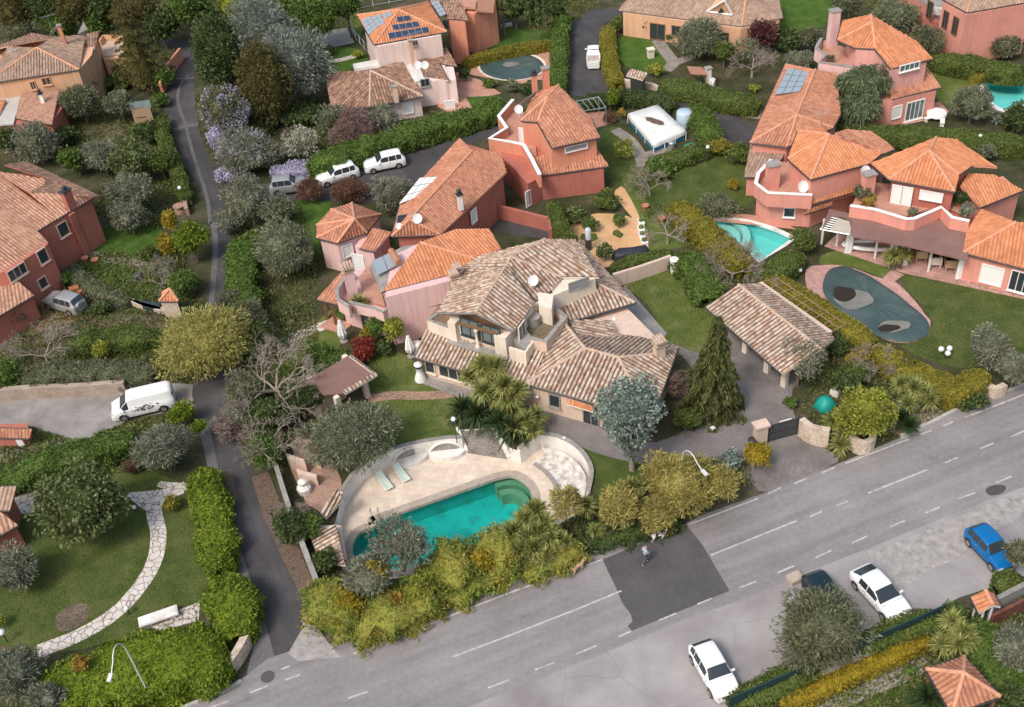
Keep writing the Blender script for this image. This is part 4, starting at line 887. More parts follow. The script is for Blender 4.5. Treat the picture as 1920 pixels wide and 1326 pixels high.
h.wall([(1640, 185), (1672, 190), (1756, 168), (1730, 130), (1620, 120)], 2.95, 0, SALMON, 2.95)
h.roof({'r0': (1529, 131, 5.0), 'r1': (1494, 216, 5.0), 'a2': (1473, 120, 3.9), 'b2': (1406, 268, 3.8), 'c2': (1475, 276, 3.9), 'd2': (1562, 240, 3.8), 'e2': (1576, 214, 3.8), 'f2': (1568, 138, 4.1)}, ['r0 r1 b2 a2', 'r0 f2 e2 d2 r1', 'r1 d2 c2', 'r1 c2 b2'], TRED, RIDGEO, w=.3, h=.08)
h.panel([(1478, 129, 4.25), (1518, 138, 4.75), (1500, 174, 4.8), (1452, 180, 4.2)], PVL, 3, 4, .1)
h.wall([(1478, 125), (1412, 268), (1475, 274), (1560, 238), (1570, 210), (1564, 140)], 3.8, 0, SALMON, 3.8)
h.roof({'p1': (1395, 332, 2.2), 'p2': (1445, 332, 2.3), 'p3': (1475, 282, 3.0), 'p4': (1407, 270, 3.0)}, ['p1 p2 p3 p4'], TPALE, RIDGEO, w=.34)
h.wall([(1400, 332), (1440, 332), (1470, 285), (1410, 275)], 2.1, 0, SALMON, 2.1)
h.opening((1395, 332, 2.6), (1407, 270, 2.6), (1425, 298), 1.0, .6, 'window', WHITEP, GLASS); 
h.slab([(1535, 118), (1545, 75), (1600, 95), (1615, 130)], 3.6, .3, TERRA, 'terrace_floor')
h.line([(1612, 128), (1536, 117), (1548, 103), (1530, 90), (1540, 72)], 4.6, 3.2, .25, PINKW, cap=GREYC)
h.chimney((1566, 20), 3.4, 7.6, (1.0, .8), PINKW, .2, 'cap'); h.dish((1613, 103), 4.4, r=.5); h.antenna((1543, 212), 6.4)
h.opening((1672, 133, 5.8), (1738, 116, 5.8), (1705, 125), 2.2, .6, 'window', WHITEP, GLASSL, 3)
h.opening((1672, 190, 2.95), (1756, 168, 2.95), (1683, 200), 1.0, 1.3, 'shutter', z=1.5); h.opening((1672, 190, 2.95), (1756, 168, 2.95), (1716, 198), 2.0, 2.0, 'window', WHITEP, GLASSL, 3, z=1.2)
# ---------------------------------------------------------------- right house with the long brown roofed porch
h = House('porch_house', 'salmon house with orange pyramid roofs and a long brown roofed porch', (1680, 400)); h.em = SALMON
h.roof({'A1': (1555, 253, 7.2), 'a': (1497, 245, 5.7), 'b': (1477, 298, 5.6), 'c': (1520, 337, 5.5), 'd': (1630, 307, 5.5), 'e': (1653, 288, 5.6), 'f': (1545, 241, 6.4)}, ['A1 b c', 'A1 c d e', 'A1 a b', 'A1 f a'], TORANGE, RIDGEO, w=.3, h=.08)
h.roof({'g1': (1565, 250, 6.3), 'g2': (1588, 243, 6.1), 'g3': (1635, 247, 5.9), 'g4': (1678, 280, 5.3), 'g5': (1653, 290, 5.3)}, ['g1 g5 g4 g3 g2'], TRED, RIDGEO, w=.3, h=.08)
h.wall([(1482, 300), (1521, 338), (1628, 308), (1650, 288), (1600, 255), (1505, 250)], 5.4, 2.5, SALMON, 5.4, 'upper_wall')
h.wall([(1420, 352), (1440, 372), (1523, 376), (1600, 345), (1650, 320), (1660, 300), (1480, 300)], 2.9, 0, SALMON, 2.9)
h.slab([(1418, 350), (1440, 368), (1523, 373), (1520, 345), (1480, 305), (1440, 300), (1425, 325)], 3.2, .3, TERRA, 'terrace_floor')
h.line([(1446, 300), (1422, 325), (1417, 344), (1440, 362), (1523, 366)], 4.0, 2.6, .25, SALMON, cap=WHITEP)
h.roof({'k1': (1524, 382, 2.9), 'k2': (1600, 360, 2.9), 'k3': (1601, 347, 3.5), 'k4': (1523, 368, 3.5)}, ['k1 k2 k3 k4'], TORANGE, RIDGEO, w=.3)
h.roof({'k5': (1508, 402, 2.2), 'k6': (1560, 385, 2.2), 'k7': (1562, 378, 2.6), 'k8': (1512, 393, 2.6)}, ['k5 k6 k7 k8'], TORANGE, RIDGEO, w=.3)
h.chimney((1450, 308), 3.2, 5.6, (1.1, .9), SALMON, .1, 'cap')
h.opening((1440, 372, 2.9), (1523, 376, 2.9), (1480, 398), .9, .9, 'window', WHITEP, GLASS, 0); h.dish((1505, 350), 4.6, r=.55)
h.roof({'A2': (1742, 283, 7.0), 'm0': (1755, 258, 6.9), 'm1': (1795, 262, 6.3), 'm2': (1823, 311, 5.7), 'm3': (1798, 328, 5.6), 'm4': (1790, 360, 5.4), 'm5': (1667, 337, 5.4), 'm6': (1633, 307, 5.5)},
       ['A2 m5 m4', 'A2 m4 m3', 'A2 m3 m2 m1 m0', 'A2 m0 m6 m5'], TORANGE, RIDGEO, w=.3, h=.08)
h.roof({'n1': (1823, 311, 5.5), 'n2': (1870, 314, 5.0), 'n3': (1797, 264, 6.2)}, ['n1 n2 n3'], TORANGE, RIDGEO, w=.3)
h.wall([(1672, 338), (1788, 358), (1795, 328), (1815, 312), (1790, 280), (1700, 280)], 5.3, 2.5, REDW, 5.3, 'upper_wall')
h.roof({'q1': (1800, 350, 4.2), 'q2': (1815, 325, 4.6), 'q3': (1865, 328, 4.6), 'q4': (1919, 357, 3.4), 'q5': (1838, 389, 3.3)}, ['q1 q5 q4 q3 q2'], TORANGE, RIDGEO, w=.3)
h.wall([(1800, 360), (1840, 385), (1912, 358), (1880, 330)], 3.3, 0, SALMON, 3.3)
h.roof({'s0': (1905, 417, 4.6), 's1': (1840, 392, 3.9), 's2': (1813, 431, 3.2), 's3': (1806, 474, 2.8), 's4': (1960, 515, 2.8), 's5': (1990, 420, 4.4)}, ['s0 s1 s2 s3', 's0 s3 s4 s5'], TORANGE, RIDGEO, w=.3, h=.08)
h.wall([(1812, 475), (1955, 512), (1960, 440), (1850, 400), (1825, 430)], 2.7, 0, SALMON, 2.7)
h.slab([(1555, 392), (1595, 400), (1705, 428), (1760, 412), (1818, 430), (1814, 488), (1700, 461), (1600, 443), (1592, 415), (1560, 405), (1540, 432)], 2.9, .14, BROWNF, 'porch_roof')
h.wall([(1600, 400), (1690, 425), (1760, 410), (1815, 428), (1800, 380), (1700, 350), (1610, 360)], 2.85, 0, REDW, 2.85)
h.line([(1594, 386), (1640, 393), (1700, 411), (1715, 410), (1765, 389), (1785, 408), (1818, 415)], 4.0, 2.9, .25, SALMON, cap=WHITEP)
h.slab([(1597, 385), (1700, 405), (1765, 385), (1812, 405), (1790, 362), (1670, 345), (1620, 340)], 3.1, .12, TERRA, 'terrace_floor')
h.chimney((1630, 326), 3.1, 5.7, (1.0, .8), SALMON, .2, 'cap'); h.dish((1622, 322), 5.4, r=.55)
for c, w_ in (((1680, 368), .7), ((1700, 372), .7)): h.opening((1672, 340, 5.3), (1788, 360, 5.3), c, w_, 1.9, 'shutter', z=4.0)
h.opening((1672, 340, 5.3), (1788, 360, 5.3), (1745, 373), 1.8, .8, 'shutter', z=4.5); h.opening((1812, 475, 2.7), (1955, 512, 2.7), (1858, 522), 1.7, 1.7, 'shutter', z=1.2); h.opening((1812, 475, 2.7), (1955, 512, 2.7), (1912, 535), 1.6, 1.9, 'window', WHITEP, GLASS, 2, z=1.3)
for q in ((1590, 474), (1672, 492), (1693, 498), (1798, 522)):
    p = V(q[0], q[1], 0); mb = MB()
    mb.grid([[p + Vector((.32 * math.cos(2 * math.pi * k / 16) * (1 + .25 * math.sin(k * 3 + z)), .16 * math.sin(2 * math.pi * k / 16) * (1 + .3 * math.cos(k * 5)), z * 2.65)) for k in range(16)] for z in (0.01, .3, .45, .7, 1.0)], True); h.child(mb, 'curtain', WHITEP, sm=True)
for q in ((1540, 458), (1568, 462), (1640, 485), (1740, 510)): mb = MB(); p = V(q[0], q[1], 0); mb.box(p + Vector((0, 0, 1.35)), (.14, .14, 2.7), .2); h.child(mb, 'post', WHITEP)
mb = MB()
P = [V(x, y, 2.8) for x, y in ((1538, 430), (1592, 440), (1598, 415), (1560, 405))]
for i in range(4): mb.tube([P[i], P[(i + 1) % 4]], .07, 4)
for t in (.15, .3, .45, .6, .75, .9): mb.tube([P[0].lerp(P[3], t), P[1].lerp(P[2], t)], .05, 4)
h.child(mb, 'pergola_frame', WHITEP)
mb = MB(); mb.face([P[0].lerp(P[1], .35) + Vector((0, 0, .1)), P[1] + Vector((0, 0, .1)), P[2] + Vector((0, 0, .1)), P[3].lerp(P[2], .35) + Vector((0, 0, .1))]); h.child(mb, 'canvas_shade', vm('canvas', [(.42, .38, .33), (.52, .47, .40)], 2))
# ---------------------------------------------------------------- left red house
h = House('farmhouse', 'brick red two storey house with a broad pink tile roof at the left edge', (60, 480)); h.em = REDW
h.roof({'a': (-30, 318, 6.6), 'b': (83, 336, 6.0), 'c': (88, 346, 5.9), 'd': (55, 362, 6.3), 'e': (168, 367, 5.4), 'f': (173, 373, 5.0), 'g': (133, 396, 5.0), 'h': (70, 434, 5.0), 'i': (92, 456, 4.8), 'j': (8, 511, 4.8), 'k': (-60, 520, 5.2)}, ['a k j i h g f e d c b'], vm and tilemat('pink_tiles', [(.41, .215, .14), (.49, .275, .19), (.56, .34, .245)], .42, .32, dirt=(.20, .125, .09), dirtamt=.35), RIDGEO, w=.33, h=.1)
h.roof({'l': (-30, 300, 6.5), 'm': (8, 309, 6.6), 'n': (50, 303, 5.6), 'o': (186, 367, 5.0), 'p': (170, 371, 5.35), 'q': (56, 361, 6.3), 'r': (86, 345, 6.0), 's': (84, 334, 6.0)}, ['m s r q p o n'], COPPIR, RIDGEO, w=.34)
h.wall([(72, 436), (132, 399), (170, 374), (100, 330), (-60, 320), (-60, 520), (12, 510), (90, 458)], 4.9, 0, REDW, 4.9)
h.roof({'t': (-40, 490, 3.9), 'u': (26, 521, 3.7), 'v': (64, 554, 2.9), 'x': (-40, 615, 2.9)}, ['t x v u'], MATS['pink_tiles'], RIDGEO, w=.33)
h.wall([(-40, 500), (20, 524), (58, 552), (-40, 610)], 2.8, 0, REDW, 2.8)
h.chimney((122, 358), 3.0, 7.0, (.55, .9), REDW, -.6, 'pot'); h.wall([(125, 400), (134, 393), (140, 398), (130, 405)], 4.9, 0, REDW, 4.9)
A1, A2 = (72, 436, 4.9), (132, 399, 4.9); h.opening(A1, A2, (118, 430), 1.0, 1.3, 'window', CREAM, GLASS, 0)
B1, B2 = (12, 510, 4.9), (90, 458, 4.9)
h.opening(B1, B2, (80, 480), .9, 1.3, 'window', CREAM, GLASS, 0); h.opening(B1, B2, (80, 530), .8, 1.0, 'window', CREAM, GLASS, 0); h.opening(B1, B2, (32, 510), 1.8, 1.0, 'window', CREAM, GLASS, 2)
# ---------------------------------------------------------------- top left house
h = House('corner_house', 'salmon house with a weathered grey brown hipped roof at the top left', (90, 160)); h.em = PEACH
h.roof({'A': (69, 90, 7.2), 'z': (16, 88, 7.0), 'a': (-30, 158, 5.4), 'b': (149, 131, 5.4), 'c': (160, 66, 5.9), 'd': (100, 70, 6.6)}, ['A a b', 'A b c d', 'A z a'], TPALE, RIDGEO, w=.33, h=.1)
h.roof({'e': (158, 101, 5.0), 'f': (176, 100, 5.0), 'g': (186, 58, 5.9), 'h': (162, 64, 5.9)}, ['e f g h'], COPPIR, w=.34)
h.roof({'z1': (-40, 100, 5.6), 'z2': (16, 86, 7.0), 'z3': (102, 70, 6.6), 'z4': (60, 62, 5.6)}, ['z1 z2 z3 z4'], COPPIR, w=.34)
h.wall([(-25, 158), (147, 133), (172, 103), (180, 70), (60, 68), (0, 90)], 5.3, 0, PEACH, 5.3)
h.wall([(0, 178), (100, 172), (118, 200), (96, 232), (0, 235)], 3.0, 0, REDW, 3.0)
h.roof({'i': (41, 177, 3.7), 'j': (112, 168, 3.8), 'k': (97, 234, 3.1), 'l': (28, 222, 3.1)}, ['i l k j'], MATS['pink_tiles'], w=.33)
h.slab([(-30, 180), (40, 176), (25, 232), (-30, 236)], 3.25, .2, vm('pale_roof', [(.42, .40, .37), (.52, .50, .47)], 1), 'flat_roof')
h.roof({'m': (-30, 190, 3.6), 'n': (10, 188, 3.6), 'o': (0, 215, 3.35), 'p': (-30, 220, 3.35)}, ['m p o n'], TORANGE, w=.3)
h.wall([(186, 72), (230, 68), (238, 108), (195, 112)], 3.0, 0, PEACH, 3.0); h.line([(186, 76), (192, 66), (226, 66), (233, 76)], 3.9, 3.0, .2, PEACH); h.slab([(188, 72), (228, 70), (232, 100), (196, 106)], 3.15, .1, vm('sandy_floor', [(.48, .36, .27), (.58, .45, .35)], 1), 'terrace_floor')
h.slab([(150, 150), (182, 154), (186, 122), (160, 118)], 2.9, .15, COPPIR, 'porch_roof')
h.opening((-25, 158, 5.3), (147, 133, 5.3), (87, 152), .9, .8, 'window', PEACH, GLASS, 1); h.opening((-25, 158, 5.3), (147, 133, 5.3), (62, 160), .5, .9, 'window', PEACH)
h.panel([(17, 96, 6.8), (34, 91, 7.0), (26, 106, 6.5), (9, 113, 6.3)], PVL, 1, 1, .1); h.chimney((110, 48), 6.2, 8.6, (.4, .4), ORANGE, .1, 'cap')
h.panel([(100, 62, 7.0), (112, 50, 8.2), (100, 52, 8.0), (90, 72, 6.4)], PVL, 1, 1, 0, 'solar_heater'); h.panel([(144, 66, 6.6), (156, 40, 8.4), (165, 55, 7.6), (160, 68, 6.2)], PVL, 1, 1, 0, 'solar_heater'); h.antenna((88, 30), 9.5, 3)
h.chimney((75, 176), 3.2, 4.6, (.4, .4), WHITEP, .1, 'pot')
# ---------------------------------------------------------------- bottom left outbuildings
h = House('garden_house', 'small red garden house with pink tiled roofs at the lower left edge', (10, 990)); h.em = REDW
h.roof({'a': (-40, 915, 3.1), 'b': (31, 912, 3.1), 'c': (19, 957, 2.5), 'd': (-40, 960, 2.5)}, ['a d c b'], TPALE, w=.33)
h.roof({'e': (-50, 950, 3.3), 'f': (2, 961, 3.1), 'g': (34, 985, 2.3), 'h': (-50, 1032, 2.3)}, ['e h g f'], MATS['pink_tiles'], w=.33)
h.wall([(-50, 925), (20, 925), (10, 960), (28, 984), (-50, 1025)], 2.3, 0, REDW, 2.3)
h = House('dog_kennel', 'low red shed with a little tiled roof beside the grassy verge of the concrete yard', (30, 830), 'shed'); h.em = REDW
h.roof({'a': (-30, 819, 1.1), 'b': (55, 822, 1.1), 'c': (60, 805, 1.7), 'd': (-30, 802, 1.7)}, ['a b c d'], TRED, w=.3)
h.wall([(-30, 838), (50, 838), (64, 825), (60, 812), (-30, 815)], 1.1, 0, REDW, 0); mb = MB(); mb.box(V(38, 830, .5), (.5, .1, 1), 0); h.child(mb, 'door', WHITEP)
# ---------------------------------------------------------------- gazebo
h = House('gazebo', 'open gazebo with a red tiled pyramid roof at the bottom right corner', (1800, 1300), 'gazebo'); h.em = WOOD
h.roof({'A': (1807, 1262, 3.5), 'a': (1737, 1255, 2.4), 'b': (1808, 1232, 2.4), 'c': (1875, 1306, 2.4), 'd': (1785, 1338, 2.4)}, ['A a d', 'A d c', 'A c b', 'A b a'], TRED, RIDGEO, w=.3, h=.08)
for q in ((1745, 1258), (1807, 1238), (1866, 1305), (1788, 1330)):
    p = V(q[0], q[1], 2.3); mb = MB(); mb.box((p.x, p.y, 1.15), (.16, .16, 2.3)); h.child(mb, 'post', WOOD)
h = House('gate_canopy', 'little orange tiled canopy over the garden gate, right of the parked white coupe', (1850, 1150), 'canopy'); h.em = WHITEP
h.roof({'a': (1820, 1119, 2.1), 'b': (1836, 1150, 2.1), 'c': (1862, 1135, 2.5), 'd': (1848, 1107, 2.5), 'e': (1876, 1138, 2.1), 'f': (1862, 1112, 2.1)}, ['a b c d', 'd c e f'], TORANGE, RIDGEO, w=.3)
for q in ((1834, 1122), (1846, 1142), (1862, 1136), (1850, 1114)):
    p = V(q[0], q[1], 2.0); mb = MB(); mb.box((p.x, p.y, 1.0), (.1, .1, 2.0), .4); h.child(mb, 'post', WHITEP)
h = House('toolshed', 'small stone hut with a pointed orange tile roof, beside the alley', (318, 575), 'hut')
h.roof({'a': (299, 565, 2.0), 'b': (334, 565, 2.0), 'c': (318, 542, 3.0), 'd': (325, 552, 2.0), 'e': (305, 550, 2.0)}, ['a b c', 'b d c', 'd e c', 'e a c'], TORANGE, RIDGEO, w=.3)
h.wall([(301, 566), (332, 566), (325, 553), (306, 552)], 1.95, 0, STONE, 1.95)
h = House('playhouse', 'small wooden playhouse with a grey green roof in the garden left of the alley', (262, 210), 'playhouse'); h.em = WOOD
h.roof({'a': (240, 205, 1.9), 'b': (284, 201, 1.9), 'c': (280, 187, 2.5), 'd': (243, 192, 2.5)}, ['a b c d'], vm('green_felt', [(.10, .14, .14), (.15, .19, .18)], 1.5), gut=False, w=.3, h=.01)
h.wall([(245, 206), (281, 202), (278, 192), (246, 195)], 1.85, 0, vm('tan_boards', [(.36, .25, .16), (.44, .31, .20)], 3), 1.85)
h.opening((245, 206, 1.8), (281, 202, 1.8), (262, 210), .8, .9, 'window', WOOD, GLASS, 1)
h = House('barbecue_shelter', 'brick red shelter roof beside a white outdoor oven, behind the dark clipped hedge', (1310, 135), 'shelter')
h.slab([(1288, 124), (1317, 126), (1326, 140), (1295, 138)], 2.0, .1, TRED, 'roof')
for q in ((1292, 126), (1316, 128), (1323, 139), (1298, 137)): p = V(q[0], q[1], 1.9); mb = MB(); mb.box((p.x, p.y, .95), (.1, .1, 1.9)); h.child(mb, 'post', WOOD)
h = House('outdoor_oven', 'white masonry outdoor oven with a short chimney beside the brick red shelter', (1335, 148), 'oven')
h.wall([(1325, 140), (1342, 148), (1338, 156), (1322, 147)], 1.0, 0, WHITE, 1.0); h.chimney((1328, 128), .8, 2.2, (.6, .5), WHITE, .2, 'cap')
h = House('entrance_canopy', 'short tiled canopy on the pale stone wall by the bend of the top driveway', (1190, 150), 'canopy')
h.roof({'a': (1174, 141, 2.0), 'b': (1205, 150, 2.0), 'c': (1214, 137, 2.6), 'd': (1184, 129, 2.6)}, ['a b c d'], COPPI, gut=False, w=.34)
h.wall([(1182, 142), (1204, 149), (1210, 143), (1190, 136)], 2.0, 0, DMETAL, 2.0)
# ================================================================ vegetation
RNG = np.random.default_rng(7)
def leafmat(name, cols, rough=.6, trans=.28):
    mt, n, b = newmat(name); g = N(n, 'ShaderNodeNewGeometry', name='GEO')
    k = len(cols); c = ramp(n, g.outputs['Random Per Island'], [(i / (k - 1), q) for i, q in enumerate(cols)])
    f = ramp(n, noise(n, .9, 4), [(.32, (.74,) * 3), (.68, (1.38,) * 3)]); c = mixc(n, 1.0, c, f, 'MULTIPLY')
    n.links.new(c, b.inputs['Base Color']); b.inputs['Roughness'].default_value = rough; b.inputs['Specular IOR Level'].default_value = .25
    tr = N(n, 'ShaderNodeBsdfTranslucent'); n.links.new(c, tr.inputs[0]); mx = N(n, 'ShaderNodeMixShader'); mx.inputs[0].default_value = trans
    n.links.new(b.outputs[0], mx.inputs[1]); n.links.new(tr.outputs[0], mx.inputs[2]); n.links.new(mx.outputs[0], n.nodes['Material Output'].inputs[0])
    MATS[name] = mt; return mt
LM = {
 'mix': None,
 'olive': leafmat('olive_leaves', [(.095, .112, .062), (.15, .172, .10), (.215, .235, .15), (.29, .30, .21)]),
 'olivegrey': leafmat('grey_leaves', [(.115, .125, .08), (.18, .19, .13), (.245, .255, .185), (.32, .325, .25)]),
 'olivegreen': leafmat('olive_green_leaves', [(.085, .10, .05), (.135, .15, .08), (.19, .20, .12), (.25, .25, .16)]),
 'silver': leafmat('silver_leaves', [(.12, .16, .13), (.19, .24, .205), (.28, .34, .30), (.36, .42, .385)]),
 'dark': leafmat('dark_leaves', [(.038, .062, .020), (.062, .095, .030), (.09, .125, .042), (.125, .155, .058)]),
 'magnolia': leafmat('magnolia_leaves', [(.061, .084, .024), (.101, .132, .043), (.149, .182, .068), (.230, .257, .121)]),
 'mid': leafmat('green_leaves', [(.057, .101, .022), (.088, .149, .030), (.121, .189, .041), (.176, .236, .061)]),
 'bright': leafmat('bright_leaves', [(.085, .13, .012), (.13, .19, .018), (.18, .245, .026), (.23, .29, .04)]),
 'yg': leafmat('yellow_green_leaves', [(.17, .20, .022), (.26, .29, .04), (.34, .36, .06), (.20, .19, .06)]),
 'yellow': leafmat('yellow_leaves', [(.22, .17, .02), (.34, .26, .025), (.42, .30, .035), (.20, .20, .03)]),
 'amber': leafmat('amber_leaves', [(.26, .15, .03), (.36, .22, .04), (.42, .28, .06), (.24, .19, .045)]),
 'bamboo': leafmat('bamboo_leaves', [(.24, .20, .055), (.35, .30, .09), (.44, .38, .14), (.25, .25, .07)]),
 'willow': leafmat('willow_leaves', [(.24, .225, .06), (.35, .32, .095), (.44, .41, .15), (.29, .29, .08)]),
 'cedar': leafmat('blue_cedar_needles', [(.12, .14, .11), (.19, .215, .175), (.26, .29, .245), (.34, .365, .32)]),
 'fir': leafmat('fir_needles', [(.061, .074, .022), (.095, .111, .035), (.135, .149, .054), (.182, .189, .074)]),
 'weep': leafmat('weeping_needles', [(.063, .087, .042), (.105, .140, .070), (.161, .196, .105), (.210, .245, .140)]),
 'brownfir': leafmat('brownish_needles', [(.065, .062, .021), (.104, .094, .031), (.150, .130, .046), (.117, .117, .039)]),
 'lilac': leafmat('wisteria_flowers', [(.35, .32, .49), (.44, .41, .57), (.54, .51, .66), (.18, .19, .13)]),
 'white': leafmat('blossom', [(.40, .38, .30), (.55, .53, .46), (.28, .27, .20), (.18, .18, .12)]),
 'pinktwig': leafmat('budding_twigs', [(.22, .13, .12), (.29, .18, .165), (.19, .16, .13)]),
 'redbrown': leafmat('russet_twigs', [(.15, .075, .05), (.20, .10, .07), (.13, .08, .05)]),
 'red': leafmat('red_leaves', [(.20, .02, .018), (.32, .035, .03), (.12, .07, .03), (.40, .07, .05)]),
 'purple': leafmat('purple_leaves', [(.085, .03, .03), (.12, .045, .045), (.16, .07, .065)]),
 'ivy': leafmat('clipped_hedge_leaves', [(.063, .098, .022), (.098, .140, .034), (.140, .182, .048), (.196, .224, .063)]),
 'hedgeyel': leafmat('yellowing_hedge_leaves', [(.16, .155, .03), (.24, .215, .035), (.31, .26, .04), (.13, .145, .03)]),
 'yucca': leafmat('yucca_blades', [(.14, .17, .045), (.22, .25, .07), (.32, .33, .11), (.44, .41, .17)]),
 'yuccad': leafmat('cycad_fronds', [(.026, .050, .017), (.042, .072, .024), (.066, .102, .036)]),
 'grass': leafmat('weeds', [(.075, .112, .027), (.120, .165, .042), (.195, .210, .075), (.240, .195, .105)]),
}
def mixleaf():
    mt = leafmat('street_hedge_leaves', [(.17, .215, .04), (.27, .30, .055), (.38, .345, .08), (.13, .165, .04), (.30, .25, .06)]); n = mt.node_tree
    nz = noise(n, .55, 3); c = ramp(n, nz, [(.36, (.55, .82, .65)), (.52, (1.0, 1.0, 1.0)), (.60, (1.1, .95, .75)), (.74, (1.05, .78, .65))])
    for nd in list(n.nodes):
        if nd.type in ('BSDF_PRINCIPLED', 'BSDF_TRANSLUCENT'):
            s_ = nd.inputs[0]; o = s_.links[0].from_socket; n.links.new(mixc(n, 1.0, o, c, 'MULTIPLY'), s_)
    return mt
LM['mix'] = mixleaf()
BARK = vm('bark', [(.12, .095, .075), (.20, .165, .135)], 3, .95, (12, .3), .5, 20)
PALEBARK = vm('pale_bark', [(.24, .20, .165), (.36, .31, .265)], 3, .95, (12, .25), .4, 20)
CORE = {}
def coremat(mt):
    """inner twigs and leaves: the same tones as the outer leaves, finely mixed"""
    if mt.name not in CORE:
        r = [nd for nd in mt.node_tree.nodes if nd.type == 'VALTORGB' and nd.inputs[0].links and nd.inputs[0].links[0].from_node.type == 'NEW_GEOMETRY'][0]
        cs = [tuple(e.color)[:3] for e in r.color_ramp.elements]; m, n, b = newmat(mt.name + '_inner'); k = len(cs)
        n.links.new(ramp(n, noise(n, 5.0, 6, None, .75), [(.36 + .3 * i / (k - 1), c) for i, c in enumerate(cs)]), b.inputs['Base Color']); b.inputs['Roughness'].default_value = .9; b.inputs['Specular IOR Level'].default_value = .1
        bump(n, b, noise(n, 6, 5), 1.0, .25); CORE[mt.name] = m
    return CORE[mt.name]
def npmesh(name, verts, quads, mt, ncore=0):
    me = bpy.data.meshes.new(name); nv = len(verts); nq = len(quads)
    me.vertices.add(nv); me.vertices.foreach_set('co', np.asarray(verts, np.float32).ravel())
    me.loops.add(nq * 4); me.loops.foreach_set('vertex_index', np.asarray(quads, np.int32).ravel())
    me.polygons.add(nq); me.polygons.foreach_set('loop_start', np.arange(0, nq * 4, 4, dtype=np.int32))
    me.update(calc_edges=True); me.materials.append(mt)
    if ncore:
        me.materials.append(coremat(mt)); mi = np.zeros(nq, np.int32); mi[nq - ncore:] = 1; me.polygons.foreach_set('material_index', mi)
    return me
def leaves(P, D, L, W, rng, jit=.6):
    """diamond leaves at P pointing along D (+jitter)"""
    n = len(P); D = D + rng.normal(size=(n, 3)) * jit; D /= np.linalg.norm(D, axis=1, keepdims=True) + 1e-9
    A = rng.normal(size=(n, 3)); S = np.cross(D, A); S /= np.linalg.norm(S, axis=1, keepdims=True) + 1e-9
    l = (L * rng.uniform(.6, 1.3, n))[:, None]; w = (W * rng.uniform(.7, 1.3, n))[:, None]
    V_ = np.stack([P - D * l * .5, P + S * w * .5, P + D * l * .5, P - S * w * .5], 1).reshape(-1, 3)
    return V_, np.arange(4 * n).reshape(-1, 4)
def corepts(R, Rz, rng, amp=.18, nu=18, nv=10):
    ph = rng.uniform(0, 6.28, 6); V_ = []; F = []
    for i in range(nv + 1):
        t = math.pi * i / nv
        for j in range(nu):
            p = 2 * math.pi * j / nu; r = 1 + amp * math.sin(t) * (math.sin(3 * p + ph[0]) * math.sin(2 * t + ph[1]) + .6 * math.sin(5 * p + ph[2] + 3 * t))
            V_.append((R * r * math.sin(t) * math.cos(p), R * r * math.sin(t) * math.sin(p), Rz * r * math.cos(t)))
    for i in range(nv):
        for j in range(nu): k = (j + 1) % nu; F.append((i * nu + j, i * nu + k, (i + 1) * nu + k, (i + 1) * nu + j))
    return np.array(V_), np.array(F)
def crown(kind, R, Rz, rng, L=.30, W=.14, dens=1.0, clump=None, outward=.8, jit=.7, core=.55, cap=14000, lump=.42, hang=0):
    area = 4 * math.pi * ((R * R + 2 * R * Rz) / 3)
    n = int(min(cap, area * 3.2 * dens / (L * W * .5) * .5)); k = clump or int(10 + R * 6)
    c = rng.normal(size=(k, 3)); c /= np.linalg.norm(c, axis=1, keepdims=True); c *= rng.uniform(.45, .78, (k, 1)); c[:, 2] = np.where(c[:, 2] < -.35, c[:, 2] * .5, c[:, 2])
    cr = rng.uniform(lump * .65, lump * 1.1, k)
    idx = rng.integers(0, k, n); d = rng.normal(size=(n, 3)); d /= np.linalg.norm(d, axis=1, keepdims=True)
    p = c[idx] + d * (cr[idx] * rng.uniform(.72, 1.08, n))[:, None]
    m_ = int(n * .3) if core else 0
    if m_: e = rng.normal(size=(m_, 3)); e /= np.linalg.norm(e, axis=1, keepdims=True); p[:m_] = e * rng.uniform(core * .95, .8, (m_, 1)); d[:m_] = e
    keep = (np.linalg.norm(p, axis=1) > .5) & (p[:, 2] > -.85)
    p, d = p[keep], d[keep]; sc = np.array([R, R, Rz]); P = p * sc
    D = d * outward + p * .5 - np.array([0, 0, hang])
    V1, F1 = leaves(P, D, L, W, rng, jit)
    if core:
        V2, F2 = corepts(R * core, Rz * core, rng); F1 = np.vstack([F1, F2 + len(V1)]); V1 = np.vstack([V1, V2])
    return V1, F1
def trunk_mb(h, r, R, Rz, rng, lean=0):
    mb = MB(); top = Vector((lean * .3, 0, h)); mb.tube([(0, 0, -.05), (lean * .1, .03, h * .45), top], [r * 1.25, r, r * .55], 8)
    for i in range(5):
        a = rng.uniform(0, 6.28); st = Vector((0, 0, h * rng.uniform(.45, .85))); e = Vector((math.cos(a) * R * .55, math.sin(a) * R * .55, h + Rz * rng.uniform(-.1, .45)))
        mb.tube([st, st.lerp(e, .5) + Vector((0, 0, .15)), e], [r * .5, r * .35, r * .12], 5)
    return mb
